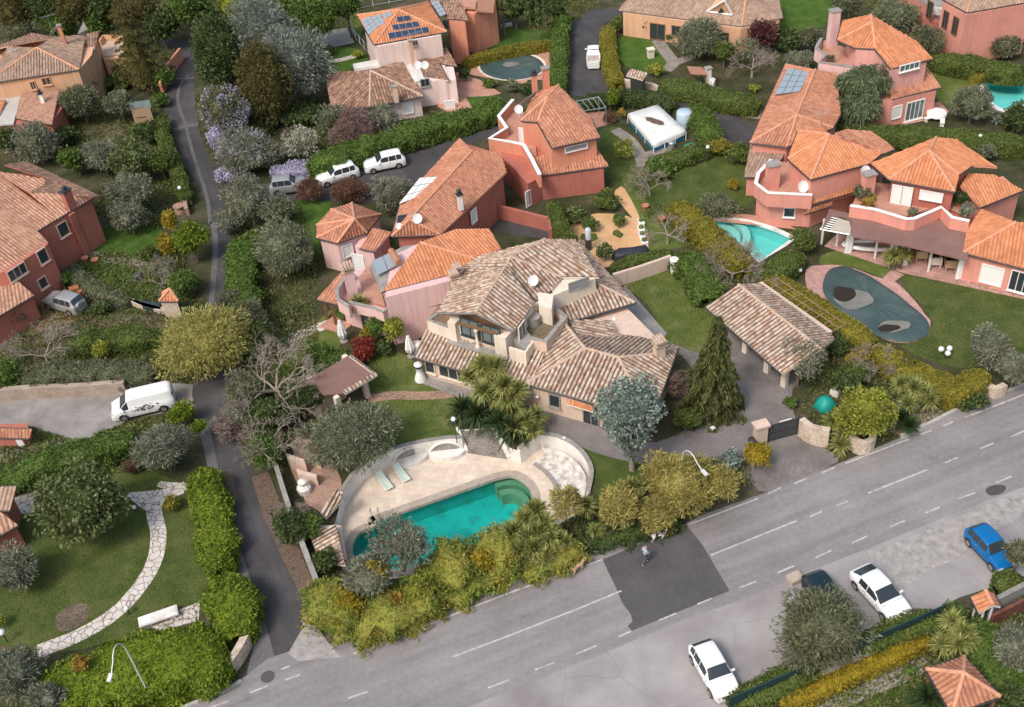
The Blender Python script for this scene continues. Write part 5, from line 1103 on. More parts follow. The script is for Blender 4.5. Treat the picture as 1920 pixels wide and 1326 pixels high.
PRESET = {
 'olive': dict(L=.34, W=.085, jit=.55, outward=1.1), 'olivegrey': dict(L=.34, W=.085, jit=.6, outward=1.0, dens=.9), 'olivegreen': dict(L=.32, W=.09, jit=.5, outward=1.2),
 'silver': dict(L=.26, W=.17, lump=.34, dens=.85, core=.45), 'dark': dict(L=.32, W=.17), 'magnolia': dict(L=.30, W=.16, dens=1.1), 'mid': dict(L=.28, W=.16), 'bright': dict(L=.24, W=.14),
 'yg': dict(L=.26, W=.13, core=.5), 'willow': dict(L=.40, W=.09, jit=.5, core=.5), 'bamboo': dict(L=.42, W=.07, jit=.6, core=.55), 'yellow': dict(L=.30, W=.1), 'amber': dict(L=.30, W=.1),
 'cedar': dict(L=.45, W=.10, jit=.45), 'brownfir': dict(L=.36, W=.10), 'weep': dict(L=.5, W=.09), 'fir': dict(L=.4, W=.09), 'lilac': dict(L=.26, W=.14, core=.5, lump=.3), 'white': dict(L=.2, W=.12, core=0, dens=.55, lump=.35),
 'pinktwig': dict(L=.35, W=.05, core=0, dens=.8), 'redbrown': dict(L=.4, W=.05, core=.4, outward=1.3), 'red': dict(L=.26, W=.13), 'purple': dict(L=.24, W=.13, core=.4), 'mix': dict(L=.4, W=.1), 'ivy': dict(L=.2, W=.13), 'hedgeyel': dict(L=.2, W=.12)}
def tree(kind, cx, cy, rpx, h, label, name='tree', cat='tree', asp=.85, group=None, tr=.16, bark=None, extra=None, **kw):
    c = V(cx, cy, h); R = rpx * mpp(cx, cy, h); Rz = min(R * asp, h - .15 if h > R * asp * .5 else R * asp)
    rng = np.random.default_rng(int(cx * 7 + cy * 13)); o = empty(name, (c.x, c.y, 0), label, cat, group)
    a = dict(PRESET.get(kind, {})); a.update(kw)
    far = max(1.0, min(1.5, mpp(cx, cy, h) / .045)); a['L'] = a.get('L', .3) * far; a['W'] = a.get('W', .14) * far
    V1, F1 = crown(kind, R, Rz, rng, **a); V1 = V1 + np.array([0, 0, h]); V1[:, 2] = np.maximum(V1[:, 2], .02)
    link('crown', npmesh('crown', V1, F1, LM[kind], 180 if a.get('core', 1) else 0), None, o)
    if extra:
        V2, F2 = crown(extra, R * 1.02, Rz * 1.0, rng, **dict(PRESET[extra], core=0, dens=.4)); V2 = V2 + np.array([0, 0, h]); link('blossom', npmesh('blossom', V2, F2, LM[extra]), None, o)
    if tr: link('trunk', trunk_mb(max(h - Rz * .3, .4), tr * (R / 3) ** .5, R, Rz, rng).mesh('trunk', sm=True), bark or BARK, o)
    return o
def bush(kind, cx, cy, rpx, h, label, name='shrub', cat='shrub', asp=.8, group=None, **kw): return tree(kind, cx, cy, rpx, h, label, name, cat, asp, group, tr=.06, **kw)
def hedge(kind, px, w, h, label, z=None, name='hedge', cat='hedge', rough=.12, L=None, W=None, dens=1.0, sm=4, z0=0.0):
    """px: centre line of the hedge top in photo pixels"""
    P = [V(x, y, h) for x, y in (smooth(px, sm) if sm else px)]; rng = np.random.default_rng(int(px[0][0] * 3 + px[0][1]))
    pts = [P[0]]
    for i in range(1, len(P)):
        n_ = max(1, int((P[i] - P[i - 1]).length / .5)); pts += [P[i - 1].lerp(P[i], (k + 1) / n_) for k in range(n_)]
    ww = np.array([w] * len(pts)) if not isinstance(w, (list, tuple)) else np.interp(np.linspace(0, 1, len(pts)), np.linspace(0, 1, len(w)), w)
    A = np.array([tuple(p) for p in pts]); T = np.gradient(A, axis=0); T[:, 2] = 0; T /= np.linalg.norm(T, axis=1, keepdims=True) + 1e-9; Nn = np.stack([-T[:, 1], T[:, 0], np.zeros(len(T))], 1)
    kk = min(3, len(A) // 3); ww = ww.astype(float).copy(); tp = np.ones(len(A))
    for e_ in range(kk): f_ = [.45, .72, .9][e_]; ww[e_] *= f_; ww[-1 - e_] *= f_; tp[e_] = [.72, .9, .97][e_]; tp[-1 - e_] = tp[e_]
    org = A.mean(0); org[2] = z0; prof = [(-.5, 0), (-.52, .35), (-.5, .8), (-.38, .97), (0, 1.0), (.38, .97), (.5, .8), (.52, .35), (.5, 0)]
    hv = 1 + rng.normal(size=len(pts)) * rough * .5; hv = np.convolve(np.pad(hv, 1, 'edge'), [.3, .4, .3], 'valid') * tp
    rows = []
    for i in range(len(A)):
        rows.append([A[i] * [1, 1, 0] + Nn[i] * a * ww[i] * (1 + rng.normal() * rough * .5) * .93 + np.array([0, 0, z0 + (h - z0) * b * hv[i] * .97]) - org * [1, 1, 0] - [0, 0, z0] for a, b in prof])
    rows = np.array(rows); m_ = len(prof); ln = np.linalg.norm(np.diff(A, axis=0), axis=1).sum()
    V2 = rows.reshape(-1, 3); F2 = [(i * m_ + j, i * m_ + j + 1, (i + 1) * m_ + j + 1, (i + 1) * m_ + j) for i in range(len(A) - 1) for j in range(m_ - 1)]
    b = len(V2); mid0 = rows[0].mean(0); 
    F2 += [(0, 1, 7, 8), (1, 2, 6, 7), (2, 3, 5, 6), (3, 4, 4, 5)][:3]; e = (len(A) - 1) * m_; F2 += [(e + 8, e + 7, e + 1, e), (e + 7, e + 6, e + 2, e + 1), (e + 6, e + 5, e + 3, e + 2)]
    per = w if not isinstance(w, (list, tuple)) else max(w); area = ln * (per + 2 * (h - z0))
    pre = PRESET.get(kind, {}); L = L or min(pre.get('L', .22), .28); W = W or max(min(pre.get('W', .12), .14), .08)
    n = int(min(30000, area * 3.2 * dens / (L * W * .5) * .55))
    s = rng.uniform(0, len(A) - 1.001, n); s[:n // 14] = rng.choice([0, len(A) - 1.001], n // 14); i = s.astype(int); f = (s - i)[:, None]; j = rng.uniform(0, m_ - 1.001, n); jj = j.astype(int); g = (j - jj)[:, None]
    q = (rows[i, jj] * (1 - f) + rows[i + 1, jj] * f) * (1 - g) + (rows[i, jj + 1] * (1 - f) + rows[i + 1, jj + 1] * f) * g
    out = (q - (A[i] * (1 - f) + A[i + 1] * f - org) * [1, 1, 0]) * [1, 1, 1]; out[:, 2] = np.where(jj >= 3, 1, .2) * np.where(jj <= 4, 1, .2); out /= np.linalg.norm(out, axis=1, keepdims=True) + 1e-9
    e_ = n // 14; q[:e_, :2] = (A[i[:e_]] - org)[:, :2] + (q[:e_, :2] - (A[i[:e_]] - org)[:, :2]) * rng.uniform(0, 1, (e_, 1))
    lump = 1 + .5 * np.sin(q[:, 0] * 2.6 + q[:, 2] * 3) * np.sin(q[:, 1] * 2.4 + 1)
    q = q + out * (rng.uniform(-.03, .12, n) * (1 + rough * 6) * lump)[:, None]; q[:, 2] = np.maximum(q[:, 2], .02)
    V1, F1 = leaves(q, out, L, W, rng, .9)
    F = np.vstack([F1, np.array(F2) + len(V1)]); me = npmesh(name, np.vstack([V1, V2]), F, LM[kind], len(F2))
    o = link(name, me, None, None, tuple(org)); return tag(o, label, cat)
def bare(cx, cy, rpx, h, label, seed=0, mt=None, dens=1.0, name='bare_tree', cat='tree', lean=(0, 0), th=.16, base=None, fine=.018):
    """leafless tree: forking limbs"""
    c = V(cx, cy, h); R = rpx * mpp(cx, cy, h); rng = random.Random(seed + int(cx)); mb = MB(); tk = MB()
    b = base and V(*base) or Vector((c.x - lean[0], c.y - lean[1], 0)); off = c - b
    o = empty(name, b, label, cat)
    def grow(p, d, l, r, k):
        e = p + d * l; m1 = p.lerp(e, .5) + Vector([rng.uniform(-1, 1) * l * .09 for _ in range(3)])
        (tk if k < 2 else mb).tube([p, m1, e], [r, r * .85, r * .68], 5 if k < 2 else 3, False)
        if k >= 6 or r < fine * .5: return
        for _ in range(rng.choice((2, 3, 3)) if k < 5 else 2):
            nd = (d + Vector([rng.uniform(-1, 1) for _ in range(3)]) * .85); nd += Vector((e.x - off.x * .6, e.y - off.y * .6, 0)) * .03 + Vector((0, 0, .12 if k < 4 else -.05)); nd.normalize()
            grow(e, nd, l * rng.uniform(.62, .88), max(r * .62, fine * .5), k + 1)
    hh = max(h - R * .55, .3); d0 = Vector((off.x, off.y, hh * 1.0)); l0 = max(hh * .8, .4); d0.normalize()
    tk.tube([(0, 0, -.05), d0 * l0 * .5, d0 * l0], [th * 1.2, th, th * .9], 7)
    for i in range(int(4 * dens)):
        a = 2 * math.pi * i / int(4 * dens) + rng.uniform(-.4, .4); grow(d0 * l0, Vector((math.cos(a), math.sin(a), rng.uniform(.3, .9))).normalized(), R * .38, th * .62, 0)
    link('trunk', tk.mesh('trunk', sm=True), mt or PALEBARK, o); link('branches', mb.mesh('branches'), mt or PALEBARK, o); return o
def blades(c, n, l, w, rng, droop=.5, lo=-.35):
    """rosette of long pointed leaves"""
    V_ = []; F = []
    for i in range(n):
        a = rng.uniform(0, 6.283); e = rng.uniform(lo, 1.45) ; d = np.array([math.cos(a) * math.cos(e), math.sin(a) * math.cos(e), math.sin(e)]); s = np.array([-math.sin(a), math.cos(a), 0]) * w / 2
        ll = l * rng.uniform(.75, 1.15); m_ = c + d * ll * .55; t = c + d * ll + np.array([0, 0, -droop * ll * .35 * math.cos(e)]); b = len(V_)
        V_ += [c - s * .6, c + s * .6, m_ + s, m_ - s, m_ + s, t + s * .08, t - s * .08, m_ - s]; F += [(b, b + 1, b + 2, b + 3), (b + 4, b + 5, b + 6, b + 7)]
    return V_, F
def yucca(heads, label, kind='yucca', l=.8, w=.10, n=150, name='yucca', cat='plant', droop=.5, group=None):
    """heads: list of (px, py, z) of the rosettes; one clump = one plant"""
    H = [V(*q) for q in heads]; o_ = sum(H, Vector()) / len(H); o_.z = 0; rng = np.random.default_rng(int(heads[0][0])); o = empty(name, o_, label, cat, group)
    for q in H:
        V_, F = blades(np.array(q - o_), n, l, w, rng, droop); link('rosette', npmesh('rosette', V_, F, LM[kind]), None, o)
        tk = MB(); tk.tube([Vector(((q - o_).x * .75, (q - o_).y * .75, 0)), (q - o_)], [.13, .09], 6); link('trunk', tk.mesh('trunk'), BARK, o)
    return o
def conifer(kind, cx, cy, h, rpx, label, levels=16, droop=.5, name='conifer', cat='tree', top_px=None, L=.45, W=.09, n=7000, base=None):
    """layered conifer: whorls of boughs hung with needles. cx,cy: pixel of the foot"""
    b = V(cx, cy, 0); R = rpx * mpp(cx, cy, h * .4); rng = np.random.default_rng(int(cx)); o = empty(name, b, label, cat); P = []; D = []; tk = MB(); tk.tube([(0, 0, -.05), (0, 0, h * .95)], [.24, .04], 8)
    nb = 0
    for k in range(levels):
        t = (k + .5) / levels; z = h * (.1 + .88 * t); r = R * (1 - t) ** .8 * rng.uniform(.8, 1.1) + .15; m_ = int(7 + 5 * (1 - t))
        for j in range(m_):
            a = 6.283 * (j + rng.uniform(-.3, .3)) / m_; rr = r * rng.uniform(.75, 1.15); cnt = int(n / levels / m_ * (1.6 - 1.2 * t)); s = rng.uniform(.1, 1, cnt) ** .7
            zz = z - droop * rr * s ** 1.6 + .1 * rr * s; side = rng.normal(size=cnt) * .13 * rr * (1.1 - s * .5)
            x = math.cos(a) * rr * s - math.sin(a) * side; y = math.sin(a) * rr * s + math.cos(a) * side; dn = rng.uniform(0, .32, cnt) * droop * 1.6
            P.append(np.stack([x, y, zz - dn], 1)); D.append(np.stack([np.cos(a) * np.ones(cnt) * .5, np.sin(a) * np.ones(cnt) * .5, -np.ones(cnt) * (.3 + droop)], 1))
    P = np.vstack(P); P[:, 2] = np.maximum(P[:, 2], .05); V1, F1 = leaves(P, np.vstack(D), L, W, rng, .4)
    cn = np.array([[(R * .5 * (1 - i / 8) * math.cos(6.283 * j / 12), R * .5 * (1 - i / 8) * math.sin(6.283 * j / 12), h * (.1 + .8 * i / 8)) for j in range(12)] for i in range(9)]).reshape(-1, 3)
    F2 = np.array([(i * 12 + j, i * 12 + (j + 1) % 12, (i + 1) * 12 + (j + 1) % 12, (i + 1) * 12 + j) for i in range(8) for j in range(12)])
    link('crown', npmesh('crown', np.vstack([V1, cn]), np.vstack([F1, F2 + len(V1)]), LM[kind], len(F2)), None, o); link('trunk', tk.mesh('trunk'), BARK, o); return o
exec_list = []
# ---- villa plot
tree('olive', 655, 815, 92, 2.6, 'big round bushy olive tree between the brown felt pavilion and the pool terrace', asp=.8, cap=16000)
o_ = tree('silver', 1183, 765, 74, 6.2, 'silver grey eucalyptus like tree in front of the villa right wing', asp=1.0, bark=PALEBARK, cap=16000, tr=.2, lump=.38)
for zz_, rr_ in ((3.2, 1.1), (2.2, .75), (4.2, 1.7)): V1, F1 = crown('silver', rr_, .9, np.random.default_rng(int(zz_ * 10)), L=.26, W=.17, core=0, dens=.8); V1 = V1 + np.array([-.1, 0, zz_]); link('lower_foliage', npmesh('lower_foliage', V1, F1, LM['silver']), None, o_)
conifer('fir', 1338, 768, 9.6, 70, 'tall drooping dark fir tree between the villa and the garage', levels=11, droop=.85, name='fir_tree', n=15000, L=.55, W=.12)
yucca([(884, 708, 2.2), (912, 700, 3.0), (905, 735, 2.6), (945, 725, 3.2), (955, 752, 2.4), (930, 690, 3.4), (905, 685, 3.4), (968, 735, 2.6), (960, 775, 1.6), (935, 745, 2.0)], 'tall clump of yellow green yuccas against the villa front wall', l=1.2, w=.12, n=200)
yucca([(985, 790, 1.6), (1005, 782, 1.4), (968, 800, 1.4), (1000, 808, 1.0)], 'low pair of pale yuccas by the top of the curved terrace wall', l=1.1, w=.11, n=170)
yucca([(868, 770, .9), (895, 780, 1.1)], 'dark green cycad left of the terrace steps, beside the lamp', 'yuccad', l=1.6, w=.14, n=150, name='cycad', droop=1.0)
yucca([(935, 795, 1.2), (960, 810, 1.0)], 'dark green cycad overhanging the right side of the terrace steps', 'yuccad', l=1.7, w=.14, n=150, name='cycad', droop=1.0)
bush('ivy', 1290, 785, 28, 1.0, 'round clipped green bush below the fir tree')
bush('pinktwig', 1268, 722, 32, 1.4, 'pinkish leafless shrub against the right end of the villa', dens=.7)
bush('pinktwig', 1245, 700, 20, 1.2, 'small pinkish twiggy shrub tucked under the villa right eave', dens=.7)
bush('dark', 1215, 650, 26, .5, 'low dark green shrub behind the villa ornate chimney')
tree('bamboo', 1272, 905, 72, 2.8, 'widest yellow bamboo thicket, behind the arched street lamp by the driveway mouth', 'bamboo', 'bamboo', .9, tr=.06, cap=16000)
tree('bamboo', 1350, 905, 42, 2.2, 'brownish bamboo clump at the driveway mouth, below the bright yellow shrub', 'bamboo', 'bamboo', .8, tr=.06)
tree('bamboo', 1158, 945, 44, 2.6, 'narrow bamboo clump right of the round stone seating bay', 'bamboo', 'bamboo', 1.0, tr=.06)
tree('bamboo', 1060, 945, 36, 2.8, 'pale straw coloured bamboo overlapping the round seating bay', 'bamboo', 'bamboo', 1.1, tr=.06, core=.3)
tree('bamboo', 1230, 965, 42, 1.8, 'lower green tinted bamboo clump by the kerb above the asphalt patch', 'bamboo', 'bamboo', .8, tr=.06)
bush('yellow', 1418, 852, 30, 1.6, 'bright yellow shrub beside the entrance gate of the cobbled drive')
bush('silver', 1372, 862, 26, 1.2, 'dusty blue green shrub left of the bright yellow shrub')
bush('dark', 1180, 975, 40, .8, 'dark undergrowth shrub between the bamboo clumps and the kerb', asp=.5)
# ---- yellow and amber hedge along the street
hedge('mix', [(598, 1085), (618, 1130), (670, 1150)], 2.6, 1.7, 'golden green corner hedge where the alley meets the street', rough=.7, L=.34, W=.1)
hedge('mix', [(655, 1160), (720, 1148), (780, 1120), (815, 1100)], 2.8, 1.4, 'yellow green hedge section by the street kerb below the grey olive', rough=.7, L=.34, W=.1)
hedge('mix', [(790, 1080), (850, 1050), (900, 1030), (965, 1010)], 3.0, 1.8, 'tall yellow and amber hedge section along the street side of the pool', rough=.7, L=.34, W=.1)
hedge('mix', [(800, 1120), (860, 1095), (910, 1075), (975, 1050)], 2.0, 1.0, 'low yellow green hedge strip at the kerb below the amber hedge', rough=.7, L=.34, W=.1)
hedge('mix', [(975, 1065), (1040, 1045), (1090, 1020)], 2.0, .9, 'low rusty hedge strip at the kerb below the yucca bank', rough=.7, L=.34, W=.1)
hedge('dark', [(1090, 1010), (1150, 990), (1220, 975), (1275, 955)], 2.0, .9, 'dark green hedge strip along the kerb below the bamboo clumps', rough=.5, L=.3, W=.12)
bush('amber', 1245, 985, 26, .6, 'rusty orange low shrub at the kerb beside the walking person', asp=.6)
bush('amber', 735, 1130, 26, 1.2, 'rust coloured bush in the street hedge right of the golden one')
bush('yellow', 905, 1050, 30, 1.6, 'golden bush in the middle of the street hedge beside the teal pool')
bush('bamboo', 870, 1075, 26, 1.3, 'straw coloured bush in the middle of the street hedge')
bush('yellow', 650, 1130, 34, 1.6, 'golden bush at the left end of the street hedge')
bush('yg', 790, 1105, 34, 1.4, 'lime bush sticking out of the street hedge right of the grey olive')
bush('yellow', 708, 1075, 28, 2.4, 'yellow spiky bush rising through the grey olive by the pool', asp=1.3)
tree('olivegrey', 748, 1020, 66, 2.7, 'grey olive tree leaning over the near end of the teal pool', asp=.75, dens=.8, core=.35)
tree('olivegrey', 690, 1085, 48, 2.3, 'second grey olive below the first, rising out of the golden street hedge', asp=.8)
bush('dark', 610, 1050, 28, 1.5, 'dark green and rusty bush by the tiled terrace steps')
bush('dark', 545, 990, 38, 1.6, 'tangled green creeper hanging over the wall beside the alley', asp=1.2, dens=.9)
bush('mid', 575, 985, 30, 1.2, 'light green shrub at the foot of the tiled roof strip by the alley')
bare(545, 960, 36, 1.5, 'pale leafless creeper hanging over the alley wall', 3, th=.05)
yucca([(960, 1000, 1.8), (985, 975, 2.0), (1005, 960, 2.4), (1010, 1000, 1.8), (975, 1035, 1.3), (1000, 1030, 1.4), (1030, 1010, 1.3), (1020, 985, 1.9), (990, 1010, 1.7)], 'large bank of yellow green yuccas at the right end of the teal pool', l=1.15, w=.12, n=180)
yucca([(1020, 1045, 1.0), (1045, 1015, 1.0), (1060, 1020, .9), (985, 1050, .9)], 'lower row of yuccas by the kerb, in front of the yucca bank', l=1.0)
yucca([(1118, 998, .8)], 'single bright green yucca beside the kerb left of the asphalt patch', l=.85)
yucca([(1185, 915, 2.4), (1195, 940, 2.0), (1165, 965, 1.6), (1100, 950, 1.5)], 'loose group of yuccas standing between the two middle bamboo clumps', l=.95)
yucca([(1022, 1058, .5)], 'smallest dark green yucca at the very edge of the street', l=.6, kind='yuccad')
# ---- trees left of the villa
bare(505, 690, 88, 4.0, 'wide leafless tree with pale branches, left of the brown pavilion', 11, th=.2, dens=1.3)
bare(500, 815, 60, 3.6, 'leafless pale tree rising from the dark bushes beside the alley', 5, th=.16)
bush('dark', 565, 745, 42, 2.0, 'dark green bush against the left side of the brown pavilion')
bush('dark', 500, 775, 44, 1.8, 'broad dark green bush below the wide leafless tree')
bush('mid', 495, 845, 42, 2.0, 'mid green bush over the alley kerb below the dark bushes', dens=.9)
bush('ivy', 530, 710, 40, 1.3, 'muddy green scrub between the wide leafless tree and the lawn strip', asp=.5)
bush('olivegreen', 455, 728, 40, 2.0, 'scrubby bush leaning over the alley between the willow like tree and the leafless tree', dens=.8)
bush('olivegrey', 448, 775, 28, 1.8, 'grey scrub over the right alley edge opposite the white van', dens=.8)
bare(425, 790, 34, 1.6, 'low leafless branches reaching across the alley opposite the white van', 71, th=.06)
bush('pinktwig', 430, 805, 36, .8, 'pinkish leafless bush overhanging the alley', dens=.6, asp=.5)
hedge('mid', [(588, 700), (620, 680), (655, 655)], 1.2, 1.3, 'ivy covered wall top behind the pavilion roof', rough=.3)
bush('mid', 600, 660, 34, .8, 'low green shrub on the lawn strip left of the red leaved bush', asp=.6)
tree('willow', 380, 640, 92, 3.2, 'large yellow green willow like tree arching over the alley', asp=.8, cap=14000)
tree('olive', 532, 462, 62, 3.0, 'big grey olive on the grass right of the alley, left of the faceted pink house', cap=12000)
tree('olivegrey', 465, 372, 50, 3.2, 'pale grey tree at the alley corner below the wisteria')
hedge('mid', [(455, 435), (450, 500), (452, 560), (455, 620)], 2.4, 2.0, 'ragged green hedge down the right side of the alley', rough=.4)
bush('olivegreen', 465, 590, 38, 2.0, 'olive green bush at the alley side above the willow like tree')
bush('mid', 470, 655, 34, 1.4, 'green bush hidden behind the wide leafless tree')
tree('dark', 490, 625, 30, 2.0, 'dark thicket on the slope right of the willow like tree')
bush('redbrown', 580, 358, 30, 1.3, 'reddish brown rounded bush below the small silver off roader')
bush('redbrown', 652, 355, 38, 1.4, 'wider reddish brown bush in front of the left white suv')
tree('olivegrey', 735, 362, 44, 2.2, 'greyish olive bush beside the white roof panels of the red house')
bush('mid', 480, 445, 26, 1.0, 'small green bush beside the big grey olive, near the alley edge')
yucca([(673, 570, 3.2)], 'single yucca palm with a shaggy head in front of the pink duplex', l=1.1, n=160)
bush('yg', 738, 615, 22, 2.6, 'yellow bamboo bush against the rounded pink wall', asp=1.4)
bush('mid', 705, 612, 26, 2.0, 'green shrub between the yucca palm and the yellow bamboo bush')
bush('yellow', 690, 625, 18, 1.6, 'small yellow flowering shrub above the red leaved bush')
bush('red', 682, 655, 30, 1.1, 'bright red leaved bush above the pavilion roof corner')
bush('dark', 715, 650, 24, .8, 'dark shrub beside the red leaved bush')
# ---- wisteria and conifers by the upper alley
tree('dark', 408, 108, 54, 8.2, 'very tall dark evergreen towering over the upper alley, wisteria at its foot', asp=2.1, cap=30000, tr=.3, core=.6, lump=.34, clump=50)
tree('olivegreen', 420, 205, 50, 4.0, 'olive tree draped with lilac wisteria beside the upper alley', asp=1.1, extra='lilac')
tree('olivegrey', 455, 285, 56, 2.6, 'grey olive with lilac wisteria along its lower left edge', extra='lilac')
bush('lilac', 430, 325, 34, 1.0, 'lilac wisteria mass spilling toward the alley bend', asp=.6, dens=.8)
hedge('lilac', [(505, 318), (560, 308), (625, 292)], 2.2, 1.5, 'strip of lilac wisteria behind the parked white cars', rough=.4)
tree('brownfir', 497, 155, 58, 5.5, 'brownish dense conifer between the wisteria tree and the blue cedar', asp=1.6, cap=22000, tr=.25, core=.6)
tree('cedar', 490, 55, 72, 7.0, 'blue grey cedar, its upper crown reaching the top of the picture', asp=.95, cap=22000, tr=.3)
tree('cedar', 548, 120, 76, 5.5, 'blue grey cedar leaning right of the brownish conifer, beside the upper lawn', asp=1.0, cap=22000, tr=.3)
tree('white', 565, 268, 42, 2.4, 'white blossoming tree behind the wisteria strip', tr=.1)
tree('pinktwig', 660, 240, 44, 2.4, 'pinkish budding tree in front of the brown tiled house', dens=.9, tr=.1)
tree('olive', 625, 222, 36, 2.2, 'olive tree at the left corner of the brown tiled house')
tree('olivegrey', 720, 222, 34, 2.2, 'small grey olive against the whitish pink wall', dens=.8)
hedge('mid', [(575, 305), (630, 287), (700, 262), (770, 240), (860, 212), (950, 183)], 2.7, 2.2, 'long tall green hedge behind the parked white cars', rough=.3, L=.3, W=.16)
bush('dark', 600, 290, 30, 1.0, 'dark undergrowth between the blossoming tree and the long green hedge')
bush('dark', 480, 235, 40, 1.0, 'shaded undergrowth below the brownish conifer', asp=.5)
bush('dark', 560, 215, 50, 1.2, 'shaded undergrowth below the blue grey cedars', asp=.5)
bush('lilac', 408, 262, 24, 2.0, 'lilac flower curtain hanging beside the upper alley bend', asp=1.2, dens=.7)
tree('olivegrey', 500, 290, 34, 2.0, 'grey green shrub between the lilac olive and the white blossoming tree')
bush('olivegrey', 425, 415, 30, 1.6, 'grey shrub leaning over the right alley edge below the pale grey tree')
tree('olive', 520, 395, 36, 2.2, 'smaller olive on the grass below the silver off roader')
bush('olivegreen', 435, 560, 26, 1.8, 'olive shrub overhanging the right side of the alley above the willow like tree')
bush('mid', 350, 250, 0.1, .2, 'x') if False else None
# ---- top edge woods
W_ = [('mid', 575, 32, 52, 4, 'green'), ('mid', 640, 18, 36, 4, 'green'), ('dark', 330, 18, 46, 5, 'dark'), ('bright', 430, 8, 30, 4, 'lime'), ('mid', 385, 35, 36, 4, 'green')]
tree('mid', 590, 32, 50, 4.5, 'broad green tree at the top edge right of the blue cedar')
tree('mid', 648, 8, 34, 4.5, 'green tree cut by the top edge left of the photovoltaic roof')
tree('mid', 545, 12, 36, 4.5, 'green tree peeping over the blue cedar at the top edge')
tree('mid', 345, 12, 44, 5, 'green tree at the top edge above the end of the alley')
tree('yg', 425, 10, 34, 4, 'yellowish tree at the top edge above the very tall dark evergreen')
tree('dark', 395, 20, 36, 3.5, 'dark crown behind the very tall dark evergreen')
tree('brownfir', 25, 20, 46, 5, 'brownish crown in the top left corner')
tree('dark', 80, 12, 44, 5, 'dark crown second from the top left corner')
tree('brownfir', 140, 8, 44, 5.5, 'brownish crown above the antenna of the corner house')
tree('mid', 115, 48, 34, 3, 'bright green shrubbery right behind the corner house roof')
tree('mid', 185, 42, 36, 3, 'green shrubbery behind the raised solar heaters of the corner house')
tree('dark', 195, 5, 42, 5.5, 'dark crown at the top edge between two brown crowns')
tree('brownfir', 250, 12, 46, 5.5, 'brownish crown at the top edge above the leaning pale trunk')
tree('dark', 300, 45, 40, 3.4, 'dark green tree beside the upper end of the alley')
tree('olivegreen', 40, 60, 30, 3, 'olive green shrub left behind the corner house')
conifer('brownfir', 275, 165, 12, 62, 'thin brown conifer with a bare leaning trunk beside the playhouse', levels=9, droop=.2, n=6000, L=.5, W=.12)
bush('mid', 235, 130, 26, 1.5, 'green creeper bush beside the salmon house terrace')
bush('mid', 305, 145, 26, 1.5, 'light green bush along the upper alley wall')
bush('mid', 300, 185, 20, 1.0, 'leafy bush right of the playhouse')
bush('mid', 225, 150, 30, 1.0, 'low green thicket below the salmon terrace', asp=.6)
tree('olivegreen', 150, 190, 42, 3.0, 'loose light green tree right of the pink tiled side roof')
tree('olive', 222, 192, 32, 2.4, 'olive tree left of the playhouse')
bush('yg', 185, 190, 10, .8, 'tiny yellow shrub between two trees left of the playhouse')
tree('olivegrey', 68, 268, 48, 2.6, 'grey olive below the corner house')
tree('dark', 15, 262, 30, 2.2, 'dark shrub left of the grey olive below the corner house')
tree('mid', 140, 298, 32, 2.0, 'green tree right of the brown roof of the farmhouse')
tree('olivegrey', 190, 292, 38, 2.4, 'slender grey olive between two green trees left of the alley')
tree('magnolia', 248, 300, 44, 2.8, 'dense yellowish green tree above the grey olives')
tree('ivy', 300, 302, 32, 2.2, 'green tree leaning over the alley kerb')
hedge('ivy', [(302, 210), (306, 255), (328, 308), (345, 365)], 1.1, 1.6, 'leafy hedge down the left side of the alley', rough=.3)
bush('dark', 280, 245, 34, 1.2, 'dark thicket above the dense yellowish green tree')
bush('dark', 120, 255, 26, 1.2, 'dark bush between the grey olives below the corner house')
tree('olivegrey', 245, 358, 46, 2.8, 'grey olive standing on the lush lawn, the upper one')
tree('olivegrey', 240, 405, 38, 2.2, 'grey olive standing on the lush lawn, the lower one', dens=.8)
bush('yellow', 317, 415, 18, 2.2, 'taller golden conical shrub left of the lime green tree', asp=1.6, tr=None) if False else tree('yellow', 317, 412, 17, 1.9, 'taller golden conical shrub left of the lime green tree', 'shrub', 'shrub', 1.5, tr=.05)
tree('yellow', 312, 457, 19, 1.5, 'shorter golden conical shrub below the taller one', 'shrub', 'shrub', 1.3, tr=.05)
tree('bright', 358, 448, 38, 2.6, 'lime green round tree beside the alley')
bush('ivy', 275, 475, 24, .7, 'low green bush left of the golden shrubs', asp=.6)
bare(300, 520, 40, 1.2, 'leafless thicket at the end of the garden path', 8, th=.06)
bush('mid', 345, 530, 34, 1.6, 'green bush between the stone hut and the alley', dens=.9)
bush('olivegreen', 310, 505, 26, 1.0, 'olive green scrub above the stone hut')
hedge('olivegreen', [(130, 500), (160, 530), (200, 550), (240, 560)], 1.2, .9, 'scrubby hedge on the bank above the silver off road car', rough=.4)
bush('dark', 190, 575, 24, .6, 'low dark bush on the bank right of the silver car')
bush('mid', 120, 520, 18, .9, 'small green bush at the corner of the brick red farmhouse')
bush('olivegreen', 15, 585, 34, 1.5, 'scrub in front of the farmhouse lower roof')
bare(72, 640, 60, 2.4, 'leafless grey tree in front of the concrete yard wall', 21, th=.12, dens=1.2)
hedge('ivy', [(120, 640), (200, 628), (300, 622)], 2.4, 1.5, 'rough green hedge above the dirt terrace', rough=.4)
hedge('olivegreen', [(30, 700), (120, 695), (210, 690), (285, 690)], 2.2, 1.5, 'rough olive green hedge on top of the yard wall', rough=.4)
bush('yg', 190, 655, 22, 1.0, 'lime coloured sapling between the two rough hedges')
bush('mid', 10, 700, 34, 1.6, 'green bush at the left edge above the yard wall')
hedge('mid', [(-20, 900), (60, 870), (160, 840), (250, 812)], 2.6, 1.5, 'green hedge between the concrete yard and the flagstone garden', rough=.35)
